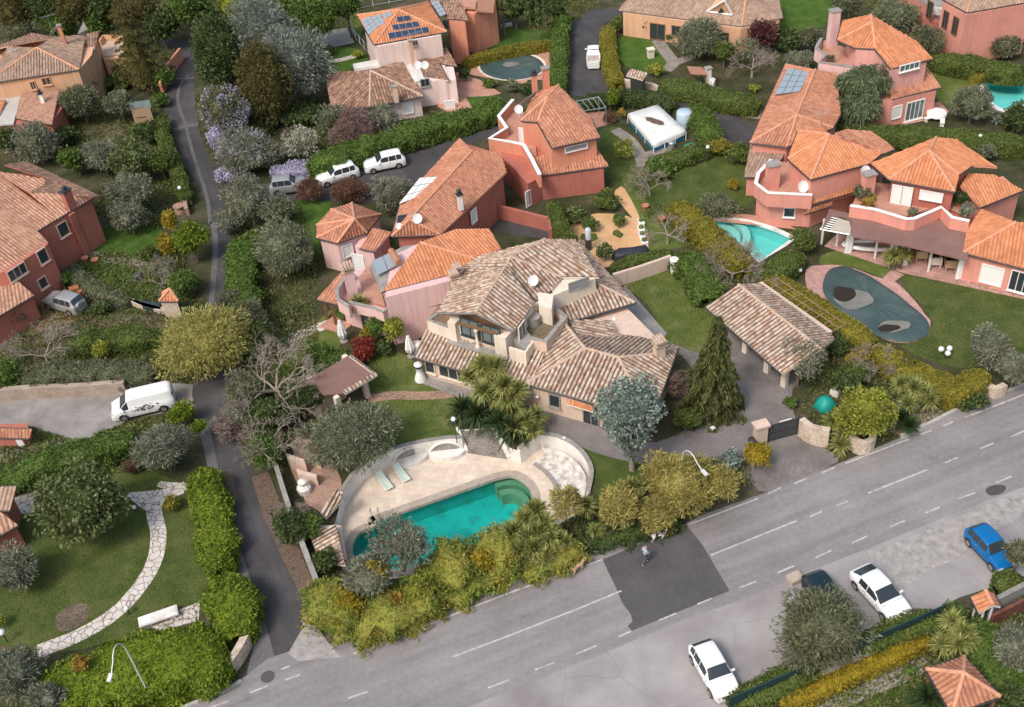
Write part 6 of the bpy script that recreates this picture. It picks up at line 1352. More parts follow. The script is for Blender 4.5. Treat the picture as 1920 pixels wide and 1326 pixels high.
tree('olivegrey', 303, 838, 58, 2.4, 'grey olive overhanging the concrete yard near the alley', cap=9000)
bush('bright', 340, 772, 26, 1.4, 'lime green bush in front of the white van')
bush('bright', 372, 800, 16, 1.4, 'small lime green bush at the alley kerb beside the van')
tree('magnolia', 145, 945, 96, 3.6, 'large round magnolia tree on the dark lawn at the left', asp=.85, cap=40000, L=.34, W=.19, core=.6, lump=.34, clump=64)
tree('olivegrey', 25, 1065, 52, 2.0, 'grey olive beside the red garden house')
tree('olivegrey', 25, 1262, 60, 2.2, 'grey olive in the bottom left corner')
tree('olivegrey', 85, 1310, 42, 1.8, 'smaller grey olive cut by the bottom edge at the left')
bush('yg', -2, 1162, 14, .8, 'round yellow green bush at the left picture edge')
bush('hedgeyel', 320, 945, 18, .8, 'small round bush where the flagstone path forks')
bush('redbrown', 245, 875, 16, .7, 'small russet bush below the grey olive on the dark lawn')
hedge('bright', [(60, 1300), (160, 1265), (270, 1240), (370, 1220), (420, 1200)], [3.5, 4.6, 4.8, 4.8, 4.0], 1.9, 'broad lime green hedge along the street at the bottom left', rough=.3, L=.26, W=.15)
hedge('bright', [(372, 870), (390, 930), (400, 1000), (410, 1060)], 2.2, 1.9, 'lime green hedge along the alley beside the flagstone garden, upper stretch', rough=.35, L=.26, W=.15)
hedge('bright', [(410, 1075), (430, 1120), (440, 1180)], 2.8, 2.1, 'lime green hedge bulging over the alley near the street corner', rough=.35, L=.26, W=.15)
bush('amber', 152, 1245, 16, 2.2, 'dead brown conical shrub in the broad lime hedge', asp=1.3)
# ---- centre top
hedge('hedgeyel', [(868, 110), (940, 92), (1035, 74)], 1.1, 1.3, 'clipped yellow hedge behind the oval covered pool', rough=.1)
hedge('mid', [(1055, 20), (1050, 70), (1048, 120), (1045, 165)], 1.6, 1.8, 'tall hedge on the left of the top driveway', rough=.3)
hedge('hedgeyel', [(1140, 45), (1140, 90), (1150, 130), (1160, 150)], 1.7, 1.5, 'clipped light green hedge on the right of the top driveway', rough=.12)
bush('ivy', 1160, 42, 18, 1.3, 'dark rounded bush at the left corner of the peach bungalow')
for i, (x, lab) in enumerate(((993, 'left'), (1008, 'right'))):
    tree('dark', x, 20, 10, 4.5, 'slim dark cypress, the %s of the pair behind the clipped yellow hedge' % lab, 'cypress', 'tree', 4.2, tr=.1, group='cypresses behind the yellow hedge')
tree('dark', 965, 15, 26, 3, 'dark tree at the top edge left of the cypresses')
tree('dark', 1040, 12, 28, 3, 'dark tree at the top edge right of the cypresses')
yucca([(925, 8, 4.2), (940, 2, 4.4), (933, 18, 3.4), (945, 20, 3.2)], 'many headed palm like yucca on the upper lawn beside the orange house', l=1.2, n=80)
bush('yg', 671, 100, 11, .7, 'round yellow bush at the foot of the photovoltaic house stairs'); bush('dark', 618, 92, 11, .9, 'small dark ball bush on the upper lawn')
bush('dark', 870, 140, 12, .8, 'potted dark shrub on the terracotta terrace, upper'); bush('dark', 850, 165, 9, .8, 'potted dark shrub on the terracotta terrace, lower')
bush('mid', 917, 155, 15, .6, 'low green bush beside the oval covered pool'); bush('olive', 960, 160, 16, .8, 'grey bush between the oval pool and the long green hedge')
bush('dark', 985, 165, 16, .8, 'dark bush beside the twin orange chimneys')
hedge('ivy', [(1238, 150), (1290, 158), (1350, 175), (1425, 190)], 2.6, 1.6, 'thick dark green hedge above the gravel bank', rough=.2)
hedge('dark', [(1085, 188), (1160, 175), (1230, 180), (1262, 195)], 1.8, 1.4, 'dark hedge below the bend of the top driveway', rough=.3)
tree('bright', 1152, 182, 14, 1.8, 'single lime green column shrub at the pergola corner', 'shrub', 'shrub', 1.4, tr=.05)
hedge('mid', [(1300, 190), (1322, 225), (1342, 262)], 2.2, 1.6, 'leafy hedge between the frame pool and the lane', rough=.3)
bush('redbrown', 1142, 218, 14, .8, 'dry brown bush on the small brick terrace'); bush('amber', 1165, 210, 9, 1.0, 'thin amber shrub beside the frame pool')
tree('olive', 1312, 72, 52, 2.4, 'large olive tree on the lawn in front of the peach bungalow', cap=10000)
tree('purple', 1215, 40, 20, 1.8, 'small purple leaved tree at the bungalow door', tr=.08, dens=.7)
tree('purple', 1432, 62, 34, 2.4, 'dark purple leaved tree at the right corner of the bungalow')
bush('yg', 1230, 130, 18, .8, 'thin yellowish bush beside the gravel path'); bush('ivy', 1258, 68, 10, .7, 'potted green ball bush by the bungalow door')
tree('ivy', 1358, 95, 24, 2.2, 'round green tree right of the large olive')
bare(1412, 105, 42, 2.6, 'old pruned olive with twisted pale limbs, left of the long terracotta roof', 31, th=.16)
bush('olive', 1395, 95, 30, 2.0, 'thin grey foliage of the old pruned olive', dens=.5, core=0)
bush('yg', 1415, 165, 12, .4, 'low yellow green bush at the right end of the thick dark hedge')
hedge('ivy', [(1215, 305), (1270, 290), (1330, 272)], 1.8, 1.2, 'green hedge below the frame pool, its left part', rough=.3)
bush('hedgeyel', 1350, 275, 24, 1.0, 'yellow green bush at the right end of the hedge below the frame pool'); bush('ivy', 1385, 288, 26, 1.1, 'green bush beside the faded lean-to roof')
bush('yg', 1172, 280, 22, 1.2, 'arching yellow green shrub on the dark lawn', dens=.5, core=0); bush('mid', 1240, 315, 34, .9, 'broken low hedge below the frame pool path', asp=.4)
bare(1218, 335, 40, 2.0, 'leafless bushy tree on the lawn behind the ochre terrace', 41, th=.09)
bare(1252, 420, 36, 2.2, 'crooked leafless tree on the lawn right of the ochre terrace', 43, th=.12)
hedge('ivy', [(1033, 368), (1045, 400), (1062, 435), (1075, 450)], 1.3, 2.2, 'tall clipped hedge wall left of the ochre terrace', rough=.08)
hedge('ivy', [(1145, 495), (1200, 482), (1262, 466)], 1.2, 1.5, 'clipped hedge along the cream wall behind the villa', rough=.1)
bush('ivy', 1135, 375, 28, 1.0, 'leafy rounded bush on the ochre terrace, the largest'); bush('magnolia', 1080, 400, 24, 1.0, 'leafy bush beside the tall clipped hedge wall')
bush('ivy', 1160, 412, 16, .7, 'smaller bush below the largest one on the ochre terrace'); bush('magnolia', 1135, 470, 18, 1.1, 'rounded bush beside the dark patio cover'); bush('ivy', 1105, 420, 18, .8, 'sprawling bush between the hedge wall and the ochre paving')
hedge('mid', [(1265, 470), (1300, 490), (1320, 520), (1325, 550)], 2.6, 1.6, 'bright leafy hedge right of the white cylinder planter', rough=.35)
bare(1375, 490, 58, 1.8, 'grey tangle of leafless vines above the garage roof', 51, th=.09, dens=1.5)
bare(1430, 535, 34, 1.4, 'leafless vines on the timber trellis behind the garage', 53, th=.06, dens=1.4)
hedge('hedgeyel', [(1265, 375), (1300, 405), (1345, 445), (1400, 490)], 2.4, 1.7, 'yellowing hedge between the ochre terrace lawn and the aqua pool', rough=.25)
hedge('hedgeyel', [(1430, 505), (1490, 545), (1560, 590), (1640, 635)], 2.2, 1.7, 'long clipped olive yellow hedge behind the garage', rough=.12)
hedge('hedgeyel', [(1640, 640), (1700, 680), (1770, 715), (1800, 722), (1850, 690)], 2.2, 1.7, 'golden hedge at the corner of the lawn near the street', rough=.15)
tree('ivy', 1508, 450, 28, 1.6, 'tall rounded hedge bush right of the aqua pool'); hedge('ivy', [(1430, 520), (1470, 490), (1500, 465)], 2.0, 1.7, 'green clipped hedge below the aqua pool', rough=.15)
bush('olivegreen', 1345, 385, 44, .8, 'scrubby brown green planting behind the aqua pool', asp=.4); bush('yellow', 1375, 345, 12, .8, 'tiny yellow bush behind the aqua pool')
# ---- right side
hedge('ivy', [(1740, 100), (1800, 110), (1925, 130)], 2.6, 1.7, 'dark green hedge at the top right beneath the balcony house', rough=.2)
hedge('ivy', [(1560, 235), (1650, 240), (1800, 250), (1930, 262)], 2.4, 1.8, 'long clipped dark hedge behind the porch house', rough=.12)
hedge('hedgeyel', smooth([(1822, 165), (1828, 145), (1860, 132), (1925, 133)], 3), .9, 1.0, 'curved clipped yellow hedge round the kidney pool', rough=.1, sm=0)
tree('weep', 1618, 160, 52, 4.2, 'weeping cedar between the two pink houses', asp=.75, cap=20000, tr=.25, lump=.55, hang=1.3, clump=9, jit=.35, core=.6)
tree('weep', 1612, 205, 44, 2.8, 'lower bough mass of the weeping conifer behind the orange hipped roof', asp=.8, cap=14000, lump=.55, hang=1.3, clump=7, jit=.35)
tree('olive', 1825, 192, 42, 2.4, 'feathery grey green tree left of the kidney pool')
tree('olivegreen', 1885, 85, 30, 1.6, 'yellowish shrub against the salmon wall of the balcony house')
tree('olive', 1680, 30, 46, 3.0, 'olive tree between the balcony house and the pink house'); tree('olivegreen', 1735, 78, 40, 2.4, 'olive green shrubbery beneath the balcony')
tree('olivegreen', 1590, 8, 32, 3.0, 'olive green tree at the top edge above the tall pink chimney'); tree('dark', 1480, 75, 30, 1.6, 'dark hedge bush at the corner of the upper right lawn')
tree('olivegreen', 1520, 70, 26, 2.0, 'scrubby tree left of the tall pink chimney'); bush('olivegrey', 1500, 112, 30, 1.4, 'greyish leafless shrub behind the solar glass panels', asp=.5)
bush('olive', 1852, 283, 18, 1.2, 'round grey green ball bush behind the porch house'); bush('olivegrey', 1812, 262, 14, 1.0, 'small grey shrub left of the round ball bush')
tree('dark', 1905, 220, 34, 1.6, 'dark shrub below the kidney pool at the right edge'); yucca([(1868, 228, .4)], 'pale agave rosette below the kidney pool', kind='silver' if 'silver' in LM else 'yucca', l=.8, w=.16, n=26, name='agave')
tree('olivegrey', 1858, 650, 46, 2.2, 'grey olive on the lawn above the golden corner hedge'); tree('olivegrey', 1905, 690, 40, 2.0, 'grey olive at the right edge beside the street')
tree('yg', 1622, 772, 62, 2.6, 'yellow green tree in bud beside the rubble stone gate wall', cap=10000)
yucca([(1690, 722, 1.6), (1715, 728, 1.9), (1738, 738, 1.5), (1702, 758, 1.6), (1720, 722, 1.4), (1742, 752, 1.3)], 'group of yuccas right of the budding yellow green tree', l=1.0)
yucca([(1560, 790, 1.3), (1580, 815, 1.0), (1575, 835, .8), (1600, 800, .9)], 'spiky yuccas on the stone gate wall', l=1.0)
yucca([(1690, 785, .9), (1705, 800, .8)], 'low yuccas behind the pale retaining wall by the street', l=.9, kind='yuccad')
bare(1640, 680, 44, 1.3, 'tangle of leafless brown twigs behind the budding tree', 61, th=.06, dens=1.5); bush('yellow', 1608, 672, 20, 1.0, 'small amber leaved bush behind the leafless twigs')
bush('dark', 1700, 690, 26, 1.0, 'dark bush below the golden corner hedge'); bush('dark', 1585, 715, 34, 1.0, 'dark green bush above the budding yellow green tree'); bush('dark', 1815, 745, 34, .9, 'dark bush over the kerb near the green waste bin', asp=.6)
tree('olivegrey', 1500, 672, 44, 2.8, 'grey leafless looking tree over the right end of the garage roof', dens=.6, core=0)
bush('mid', 1482, 755, 16, .5, 'grass verge bush beside the cobbled drive'); bush('dark', 1560, 640, 40, .9, 'dark scrub at the right end of the garage', asp=.5); bush('ivy', 1600, 700, 30, .9, 'green scrub above the budding tree', asp=.6)
# ---- bottom right
tree('olivegreen', 1542, 1180, 92, 2.9, 'big round olive tree standing over the parking strip', asp=.85, cap=18000)
hedge('ivy', [(1370, 1315), (1460, 1275), (1530, 1245)], 1.6, 1.1, 'clipped hedge in front of the nearest white car', rough=.2)
hedge('ivy', [(1610, 1210), (1690, 1175), (1760, 1150)], 1.6, 1.1, 'clipped hedge in front of the white coupe', rough=.2)
hedge('ivy', [(1870, 1098), (1925, 1085)], 2.0, 1.1, 'hedge corner below the blue car', rough=.2)
hedge('yellow', [(1470, 1318), (1560, 1275), (1660, 1230), (1745, 1192)], .9, .8, 'yellow flowering hedge along the dark green fence', rough=.2, L=.2, W=.1)
tree('olivegreen', 1912, 1035, 34, 2.4, 'olive tree at the right edge beside the blue car')
tree('olivegrey', 1905, 1215, 50, 2.0, 'grey olive at the right edge above the gazebo'); tree('mid', 1790, 1150, 26, 1.2, 'yellow green bush left of the gate canopy')
hedge('mid', [(1830, 1160), (1850, 1200), (1880, 1250), (1915, 1290)], 2.2, 1.3, 'green hedge between the gazebo and the grey olive', rough=.3); bush('dark', 1895, 1310, 34, 1.0, 'brown green scrub beside the gazebo')
yucca([(1785, 1165, 1.5), (1805, 1185, 1.6), (1770, 1210, 1.2), (1795, 1210, 1.4), (1812, 1200, 1.3)], 'group of yellow green yuccas above the gazebo', l=1.0)
yucca([(1738, 1310, .8)], 'dark cycad on the lawn left of the gazebo', 'yuccad', l=1.3, w=.12, n=110, name='cycad', droop=1.0)
bush('mid', 1708, 1258, 13, .5, 'small bright green bush beside the garden path at the bottom right')
FLAGPOLY = [(x - 14, y - 4) for x, y in FLAGP] + [(x + 14, y + 4) for x, y in reversed(FLAGP)]
# ---- rough ground cover (one mass)
def cover(polys, n, name, kind, L=.32, W=.13, zmax=.35, seed=1):
    rng = np.random.default_rng(seed); Ps = []
    for poly, k in polys:
        q = [V(x, y, 0) for x, y in poly]; xs = [p.x for p in q]; ys = [p.y for p in q]; m_ = int(n * k)
        x = rng.uniform(min(xs), max(xs), m_); y = rng.uniform(min(ys), max(ys), m_); ins = np.zeros(m_, bool); j = len(q) - 1
        for i in range(len(q)):
            c = ((q[i].y > y) != (q[j].y > y)) & (x < (q[j].x - q[i].x) * (y - q[i].y) / (q[j].y - q[i].y + 1e-12) + q[i].x); ins ^= c; j = i
        for ex in ([alley_l + alley_r, [(400, 300), (470, 345), (500, 345), (560, 318), (650, 295), (745, 265), (850, 245), (930, 222), (950, 245), (900, 262), (835, 300), (775, 350), (700, 380), (560, 375), (500, 382), (440, 350), (415, 362)], [(1074, 40), (1175, 15), (1130, 45), (1130, 140), (1230, 172), (1420, 235), (1400, 275), (1230, 205), (1066, 178)],
                    [(-30, 765), (30, 740), (372, 722), (375, 760), (250, 785), (150, 830), (60, 800), (-30, 805)], street_up + street_dn, FLAGPOLY, [(1440, 921), (1408, 900), (1400, 850), (1330, 760), (1380, 690), (1500, 690), (1490, 780), (1572, 866)]] if zmax > .2 else [FLAGPOLY]):
            e = [V(a_, b_, 0) for a_, b_ in ex]; io = np.zeros(m_, bool); j = len(e) - 1
            for i in range(len(e)): io ^= ((e[i].y > y) != (e[j].y > y)) & (x < (e[j].x - e[i].x) * (y - e[i].y) / (e[j].y - e[i].y + 1e-12) + e[i].x); j = i
            ins &= ~io
        hgt = zmax * np.clip(.5 + .6 * np.sin(x[ins] * .8 + 1) * np.sin(y[ins] * .7) + .3 * np.sin(x[ins] * 2.3) * np.cos(y[ins] * 2.1), .08, 1.2)
        Ps.append(np.stack([x[ins], y[ins], hgt * rng.uniform(.05, 1, ins.sum())], 1))
    P = np.vstack(Ps); D = np.tile([0, 0, 1.0], (len(P), 1)); V1, F1 = leaves(P, D, L, W, rng, .7); V1[:, 2] = np.maximum(V1[:, 2], .012)
    tag(link(name, npmesh(name, V1, F1, LM[kind]), None), 'rough low ground cover and weeds between the gardens', 'ground cover', kind='stuff')
cover([([(-60, -30), (700, -30), (660, 60), (590, 60), (600, 130), (560, 230), (380, 330), (300, 180), (250, 80), (-60, 60)], 1.6), ([(100, 200), (300, 200), (345, 330), (300, 430), (170, 400), (200, 330), (80, 300)], .7),
       ([(400, 330), (560, 380), (600, 480), (590, 560), (600, 660), (560, 800), (530, 900), (440, 800), (440, 420)], .9), ([(1230, 380), (1330, 440), (1560, 640), (1700, 700), (1820, 730), (1800, 765), (1650, 830), (1560, 860), (1500, 760), (1560, 650), (1380, 530), (1200, 400)], .8),
       ([(600, 1050), (700, 1110), (960, 1040), (1100, 960), (1240, 860), (1400, 860), (1430, 900), (1100, 1030), (660, 1195)], .6), ([(100, 480), (340, 470), (380, 560), (360, 720), (-40, 700), (60, 600)], .6), ([(-40, 800), (330, 780), (330, 880), (60, 900), (-40, 950)], .4),
       ([(1000, -30), (1160, -30), (1070, 50), (980, 60)], .3), ([(1540, -30), (1760, -20), (1800, 110), (1760, 110), (1640, 20)], .4), ([(1380, 1350), (1780, 1160), (1925, 1080), (1960, 1360)], .5), ([(320, 1180), (440, 1220), (430, 1290), (300, 1335), (60, 1340)], .3), ([(600, 180), (900, 220), (560, 330), (500, 300)], .4)],
      42000, 'ground_cover', 'grass')

def terrace_plant(kind, px, py, z, r, label):
    c = V(px, py, z + r); o = empty('potted_plant', (c.x, c.y, z), label, 'potted plant'); rng = np.random.default_rng(int(px)); V1, F1 = crown(kind, r, r * .9, rng, L=.26, W=.12); V1 = V1 + np.array([0, 0, r + .1]); link('foliage', npmesh('foliage', V1, F1, LM[kind]), None, o)
    mb = MB(); mb.lathe((0, 0, 0), [(.18, 0), (.26, .35), (.2, .36)], 10); link('pot', mb.mesh('pot'), pl('clay_pot', (.42, .2, .13), .8), o)
for a in (('amber', 1628, 385, 3.1, .7, 'trailing russet plant at the left end of the upper porch terrace'), ('yg', 1634, 372, 3.1, .4, 'yellow flowering pot beside the big salmon chimney on the porch terrace'), ('olive', 1712, 398, 3.1, .5, 'small plant in the middle of the upper porch terrace'),
          ('dark', 1800, 372, 3.1, .8, 'dark palm like plant at the right end of the upper porch terrace'), ('olivegrey', 1812, 395, 3.1, .75, 'grey trailing plant over the right end of the porch parapet'), ('olivegreen', 1614, 362, 3.1, .8, 'tall climbing plant between the two salmon chimney towers'),
          ('olive', 1452, 340, 3.2, .45, 'small plant behind the white capped parapet of the left terrace'), ('red', 660, 545, 3.1, .35, 'red flowering pot beside the pale pink chimney'), ('olive', 1557, 110, 3.6, .45, 'plant in the corner box of the pink house roof terrace')): terrace_plant(*a)
yucca([(1678, 480, 1.6), (1695, 478, 1.4), (1670, 486, 1.1)], 'potted yuccas in front of the brown porch between the curtains', l=1.0, kind='yucca')

def grassy(px, kind, n, name, label, seed):
    q = smooth(px, 3, True); cover([(q, 1.0)], n, name, kind, L=.17, W=.045, zmax=.09, seed=seed); o = C.objects[-1]; o['label'] = label
for i_, (px_, k_, n_, lab_) in enumerate(([[(700, 655), (768, 670), (800, 712), (880, 735), (900, 770), (855, 790), (850, 812), (800, 822), (745, 850), (715, 800), (690, 740)], 'grass', 9000, 'short grass blades on the lawn above the pool terrace'],
    [[(1165, 528), (1290, 496), (1335, 540), (1350, 600), (1345, 655), (1300, 672), (1255, 650), (1215, 570)], 'grass', 9000, 'short grass blades on the lawn right of the villa'],
    [[(60, 950), (200, 880), (330, 900), (390, 960), (400, 1060), (380, 1150), (280, 1180), (100, 1225), (-30, 1180), (-30, 1040)], 'grass', 14000, 'short grass blades on the dark lawn at the left'],
    [[(1690, 525), (1720, 515), (1925, 560), (1925, 660), (1800, 690), (1690, 650), (1740, 620), (1745, 595)], 'grass', 10000, 'short grass blades on the lawn beside the covered pool'],
    [[(1120, 250), (1165, 240), (1210, 290), (1310, 280), (1410, 280), (1420, 330), (1400, 390), (1230, 400), (1150, 345), (1125, 300)], 'mid', 9000, 'short grass blades on the lawn behind the ochre terrace'],
    [[(130, 430), (230, 415), (300, 430), (340, 470), (300, 490), (230, 560), (150, 510)], 'mid', 9000, 'lush grass blades in the farmhouse garden'])): grassy(px_, k_, n_, 'lawn_blades', lab_, 20 + i_)
# ================================================================ walls, terrace fittings
def one(name, mb, mt, label, cat, o=None, sm=False, group=None, kind=None):
    if o is None: o = Vector(mb.v[0]); o.z = min(v[2] for v in mb.v)
    return tag(link(name, mb.mesh(name, o, sm), mt, None, tuple(o)), label, cat, group, kind)
def gwall(px, w, z1, z0, mt, label, zr=None, cap=None, name='garden_wall', cat='wall', sm=0):
    q = smooth(px, sm) if sm else px; P = [V(x, y, z1 if zr is None else zr) for x, y in q]; L, R = ribbon_pts(P, w, 0, True); mb = MB(); wallstrip(mb, L, R, z0, z1)
    o = one(name, mb, mt, label, cat)
    if cap:
        L, R = ribbon_pts(P, w + .06, 0, True); mb = MB(); wallstrip(mb, L, R, z1 + .003, z1 + .06); link('coping', mb.mesh('coping', o.location), cap, o)
    return o
# curved white retaining wall with arched niches
wl = gwall([(646, 948), (668, 915), (708, 883), (760, 862), (830, 848), (870, 846)], .26, .22, PZ, WHITE, 'curved white retaining wall with two arched niches behind the loungers', zr=PZ, cap=GREYC, sm=5)
for cx, cy in ((768, 858), (838, 846)):
    c = V(cx, cy, PZ); d = (V(cx + 20, cy - (6 if cx < 800 else 2), PZ) - c).normalized(); n = Vector((d.y, -d.x, 0)); mb = MB()
    pts = [c + n * .28 + d * 1.35 * math.cos(math.pi * k / 16) + Vector((0, 0, 1.25 * math.sin(math.pi * k / 16) + .02)) for k in range(17)]
    mb.face(pts if (pts[4] - pts[0]).cross(pts[12] - pts[0]).dot(n) > 0 else list(reversed(pts))); link('niche', mb.mesh('niche', wl.location), GREYC, wl)
    for k in range(16): mb2 = None
    mb = MB(); mb.tube([p + n * .03 for p in pts], .11, 6); link('arch', mb.mesh('arch', wl.location), WHITE, wl)
    mb = MB(); b_ = [c + n * (.2 + 1.0 * math.sin(math.pi * k / 12)) + d * 1.5 * math.cos(math.pi * k / 12) for k in range(13)]
    mb.prism([(p.x, p.y) for p in b_], PZ, PZ + .42); link('planter', mb.mesh('planter', wl.location), WHITE, wl)
# steps
fa, fb = V(876, 850, PZ), V(956, 862, PZ); st = empty('garden_steps', (fa.x, fa.y, PZ), 'fan of grey stone steps leading down from the garden to the pool terrace', 'steps')
ST = crackmat('step_stone', [(.20, .18, .165), (.30, .275, .26), (.38, .35, .33)], 1.0, 1.5, (.10, .09, .08), .03); NS = 8
for i in range(NS):
    t0, t1 = i / NS, (i + 1) / NS; a0, b0, a1, b1 = STB[0].lerp(fa, t0), STB[1].lerp(fb, t0), STB[0].lerp(fa, t1), STB[1].lerp(fb, t1); mb = MB()
    mb.prism([(a0.x, a0.y), (a1.x, a1.y), (b1.x, b1.y), (b0.x, b0.y)], PZ, -(i + 1) * 1.3 / (NS + 1)); link('step', mb.mesh('step', st.location), ST, st)
for s_, (a, b) in enumerate(((STB[0], fa), (STB[1], fb))):
    mb = MB(); d = (b - a).normalized(); n = Vector((d.y, -d.x, 0)) * .16; a_, b_ = Vector((a.x, a.y, .3)), Vector((b.x, b.y, PZ + .35))
    mb.face([a_ - n, b_ - n, b_ + n, a_ + n]); mb.face([(a.x - n.x, a.y - n.y, PZ), (b.x - n.x, b.y - n.y, PZ), b_ - n, a_ - n]); mb.face([(b.x + n.x, b.y + n.y, PZ), (a.x + n.x, a.y + n.y, PZ), a_ + n, b_ + n]); mb.face([(b.x - n.x, b.y - n.y, PZ), (b.x + n.x, b.y + n.y, PZ), b_ + n, b_ - n])
    link('side_wall', mb.mesh('side_wall', st.location), WHITE, st)
# round seating bay
arc = smooth([(975, 868), (1012, 838)], 2) + smooth([(1012, 838), (1052, 846), (1088, 868), (1110, 905), (1104, 948)], 6)[1:]
bay = gwall(arc, .28, .22, PZ, WHITE, 'curved white wall and bench round the circular seating bay, right of the pool', zr=PZ, cap=GREYC)
A_ = [V(x, y, PZ) for x, y in smooth([(1016, 846), (1050, 853), (1082, 873), (1100, 905), (1096, 940)], 6)]; cen = V(1045, 900, PZ)
inn = [cen + (p - cen) * .80 for p in A_]; mb = MB(); wallstrip(mb, inn, [cen + (p - cen) * .99 for p in A_], PZ, PZ + .45); link('bench', mb.mesh('bench', bay.location), vm('stained_white', [(.30, .28, .26), (.62, .59, .56), (.74, .71, .68)], 1.6, .8, (5, .15)), bay)
inn2 = [cen + (p - cen) * .66 for p in A_]; mb = MB(); wallstrip(mb, inn2, [cen + (p - cen) * .795 for p in A_], PZ, PZ + .18); link('low_step', mb.mesh('low_step', bay.location), MATS['stained_white'], bay)
sheet('seating_floor', [tuple(p) for p in [V(1000, 868, PZ), V(1022, 850, PZ)] + inn2 + [V(1078, 960, PZ), V(1050, 965, PZ), V(1046, 925, PZ), V(1030, 895, PZ)]], PZ + .012, MATS['stained_white'], world=True)
gwall([(1048, 970), (1047, 925), (1030, 893), (1002, 870)], .3, PZ + .12, PZ, GREYC, 'low curved kerb between the seating bay and the deck tiles', zr=PZ, name='kerb_edge', cat='kerb', sm=4)
# loungers
def lounger():
    r = empty('sun_lounger', (0, 0, 0), '', 'sun lounger', 'pale green loungers on the pool terrace'); mb = MB()
    for sy in (-.33, .33): mb.tube([(-.95, sy, .30), (.95, sy, .30)], .025, 6)
    for sx in (-.95, .35, .95): mb.tube([(sx, -.33, .30), (sx, .33, .30)], .025, 6)
    link('frame', mb.mesh('frame'), WHITEP, r)
    for sx in (-.8, .8):
        for sy in (-.3, .3): mb = MB(); mb.tube([(sx, sy, .30), (sx * 1.05, sy * 1.1, 0)], .025, 6); link('leg', mb.mesh('leg'), WHITEP, r)
    mb = MB(); xs = [-.95, -.5, 0, .35]; rows = [[(x, -.30, .31 + .02 * math.sin(i * 2)), (x, 0, .285), (x, .30, .31 + .02 * math.sin(i * 2))] for i, x in enumerate(xs)]; mb.grid(rows); mb.grid([[(p[0], p[1], p[2] - .02) for p in rr] for rr in reversed(rows)]); link('seat', mb.mesh('seat'), FABG, r)
    mb = MB(); rows = [[(.36 + t * .62, -.30, .32 + t * .42), (.36 + t * .62, 0, .30 + t * .42), (.36 + t * .62, .30, .32 + t * .42)] for t in (0, .5, 1)]; mb.grid(rows); mb.grid([[(p[0] + .015, p[1], p[2] - .02) for p in rr] for rr in reversed(rows)]); link('backrest', mb.mesh('backrest'), FABG, r)
    return r
l0 = lounger()
for i, (px, py, lab) in enumerate(((722, 908, 'pale green sun lounger nearer the pool ladder, left of the pair'), (754, 893, 'pale green sun lounger right of the pair, nearer the arched niches'))):
    o = l0 if i == 0 else copy_tree(l0); p = V(px, py, PZ); o.location = (p.x, p.y, PZ); o.rotation_euler = (0, 0, rad(118)); o.scale = (.92,) * 3; o['label'] = lab
# ---- walls and fences
gwall([(372, 1292), (400, 1282), (440, 1255), (466, 1212), (470, 1180)], .5, 1.2, 0, STONE, 'rubble stone wall rounding the street corner below the lime hedge', zr=0, sm=4)
gwall([(250, 1316), (300, 1300)], .4, .6, 0, STONE, 'short rubble wall at the foot of the lime hedge by the kerb', zr=0)
gwall([(517, 872), (530, 915), (550, 975), (575, 1040), (592, 1085)], .35, 1.3, 0, GREYC, 'thin grey wall running down the right side of the alley')
gwall([(-20, 752), (60, 745), (150, 742), (240, 735)], .5, 1.2, 0, vm('beige_wall', [(.30, .235, .19), (.42, .34, .28)], .8, .9, (4, .15)), 'beige retaining wall along the top of the concrete yard', zr=0)
gwall([(306, 178), (318, 145), (343, 112)], .3, 1.6, 0, ORANGE, 'orange wall curving along the upper alley', zr=0)
gwall([(1150, 538), (1200, 523), (1257, 503)], .3, 1.4, 0, CREAM, 'cream wall behind the lawn, below the clipped hedge', zr=0)
gwall([(345, 365), (353, 405)], .4, .9, 0, BRICKP, 'short low brick wall beside the alley above the lime green tree', zr=0)
gwall([(1500, 815), (1520, 830), (1552, 836)], .45, 1.7, 0, STONE, 'rubble stone wall curving at the right of the driveway gate', zr=0, sm=3)
gwall([(1592, 838), (1612, 850), (1632, 843), (1638, 815)], .45, 1.2, 0, STONE, 'rounded rubble wall below the budding yellow green tree', zr=0, sm=3)
gwall([(1835, 732), (1862, 745), (1880, 738)], .5, 1.0, 0, STONE, 'pale rubble wall corner by the street at the far right', zr=0, sm=2)
gwall([(1690, 822), (1740, 800), (1803, 768)], .25, .4, 0, KERB, 'low pale wall between the yucca bank and the street at the right', zr=0)
gwall([(1145, 150), (1160, 162), (1185, 168)], .4, 1.1, 0, STONE, 'curved stone wall at the bend of the top driveway', zr=0, sm=3)
gwall([(1185, 160), (1225, 168), (1238, 175)], .35, .7, 0, STONE, 'low stone wall right of the small tiled canopy', zr=0)
gwall([(1365, 1350), (1480, 1300), (1620, 1240), (1770, 1172)], .35, .7, 0, GREYC, 'long low grey wall behind the parking hedges', zr=0)
gf = gwall([(1365, 1340), (1480, 1290), (1620, 1230), (1765, 1165)], .08, 1.7, .02, pl('green_mesh', (.015, .045, .05), .7), 'dark green screen fence behind the parking hedges', zr=0, name='screen_fence', cat='fence')
gwall([(1852, 1160), (1925, 1122)], .3, 1.9, 0, vm('grey_boards', [(.20, .19, .185), (.30, .29, .28)], 3), 'grey boarded wall right of the gate canopy', zr=0)
gwall([(1855, 1175), (1925, 1140)], .2, 1.2, 0, vm('dark_red_boards', [(.14, .05, .04), (.2, .08, .06)], 2), 'dark red boarding below the grey boarded wall', zr=0)
gwall([(640, 1190), (655, 1200)], .3, .3, 0, GREYC, 'broken kerb stone at the left end of the street hedge', zr=0)
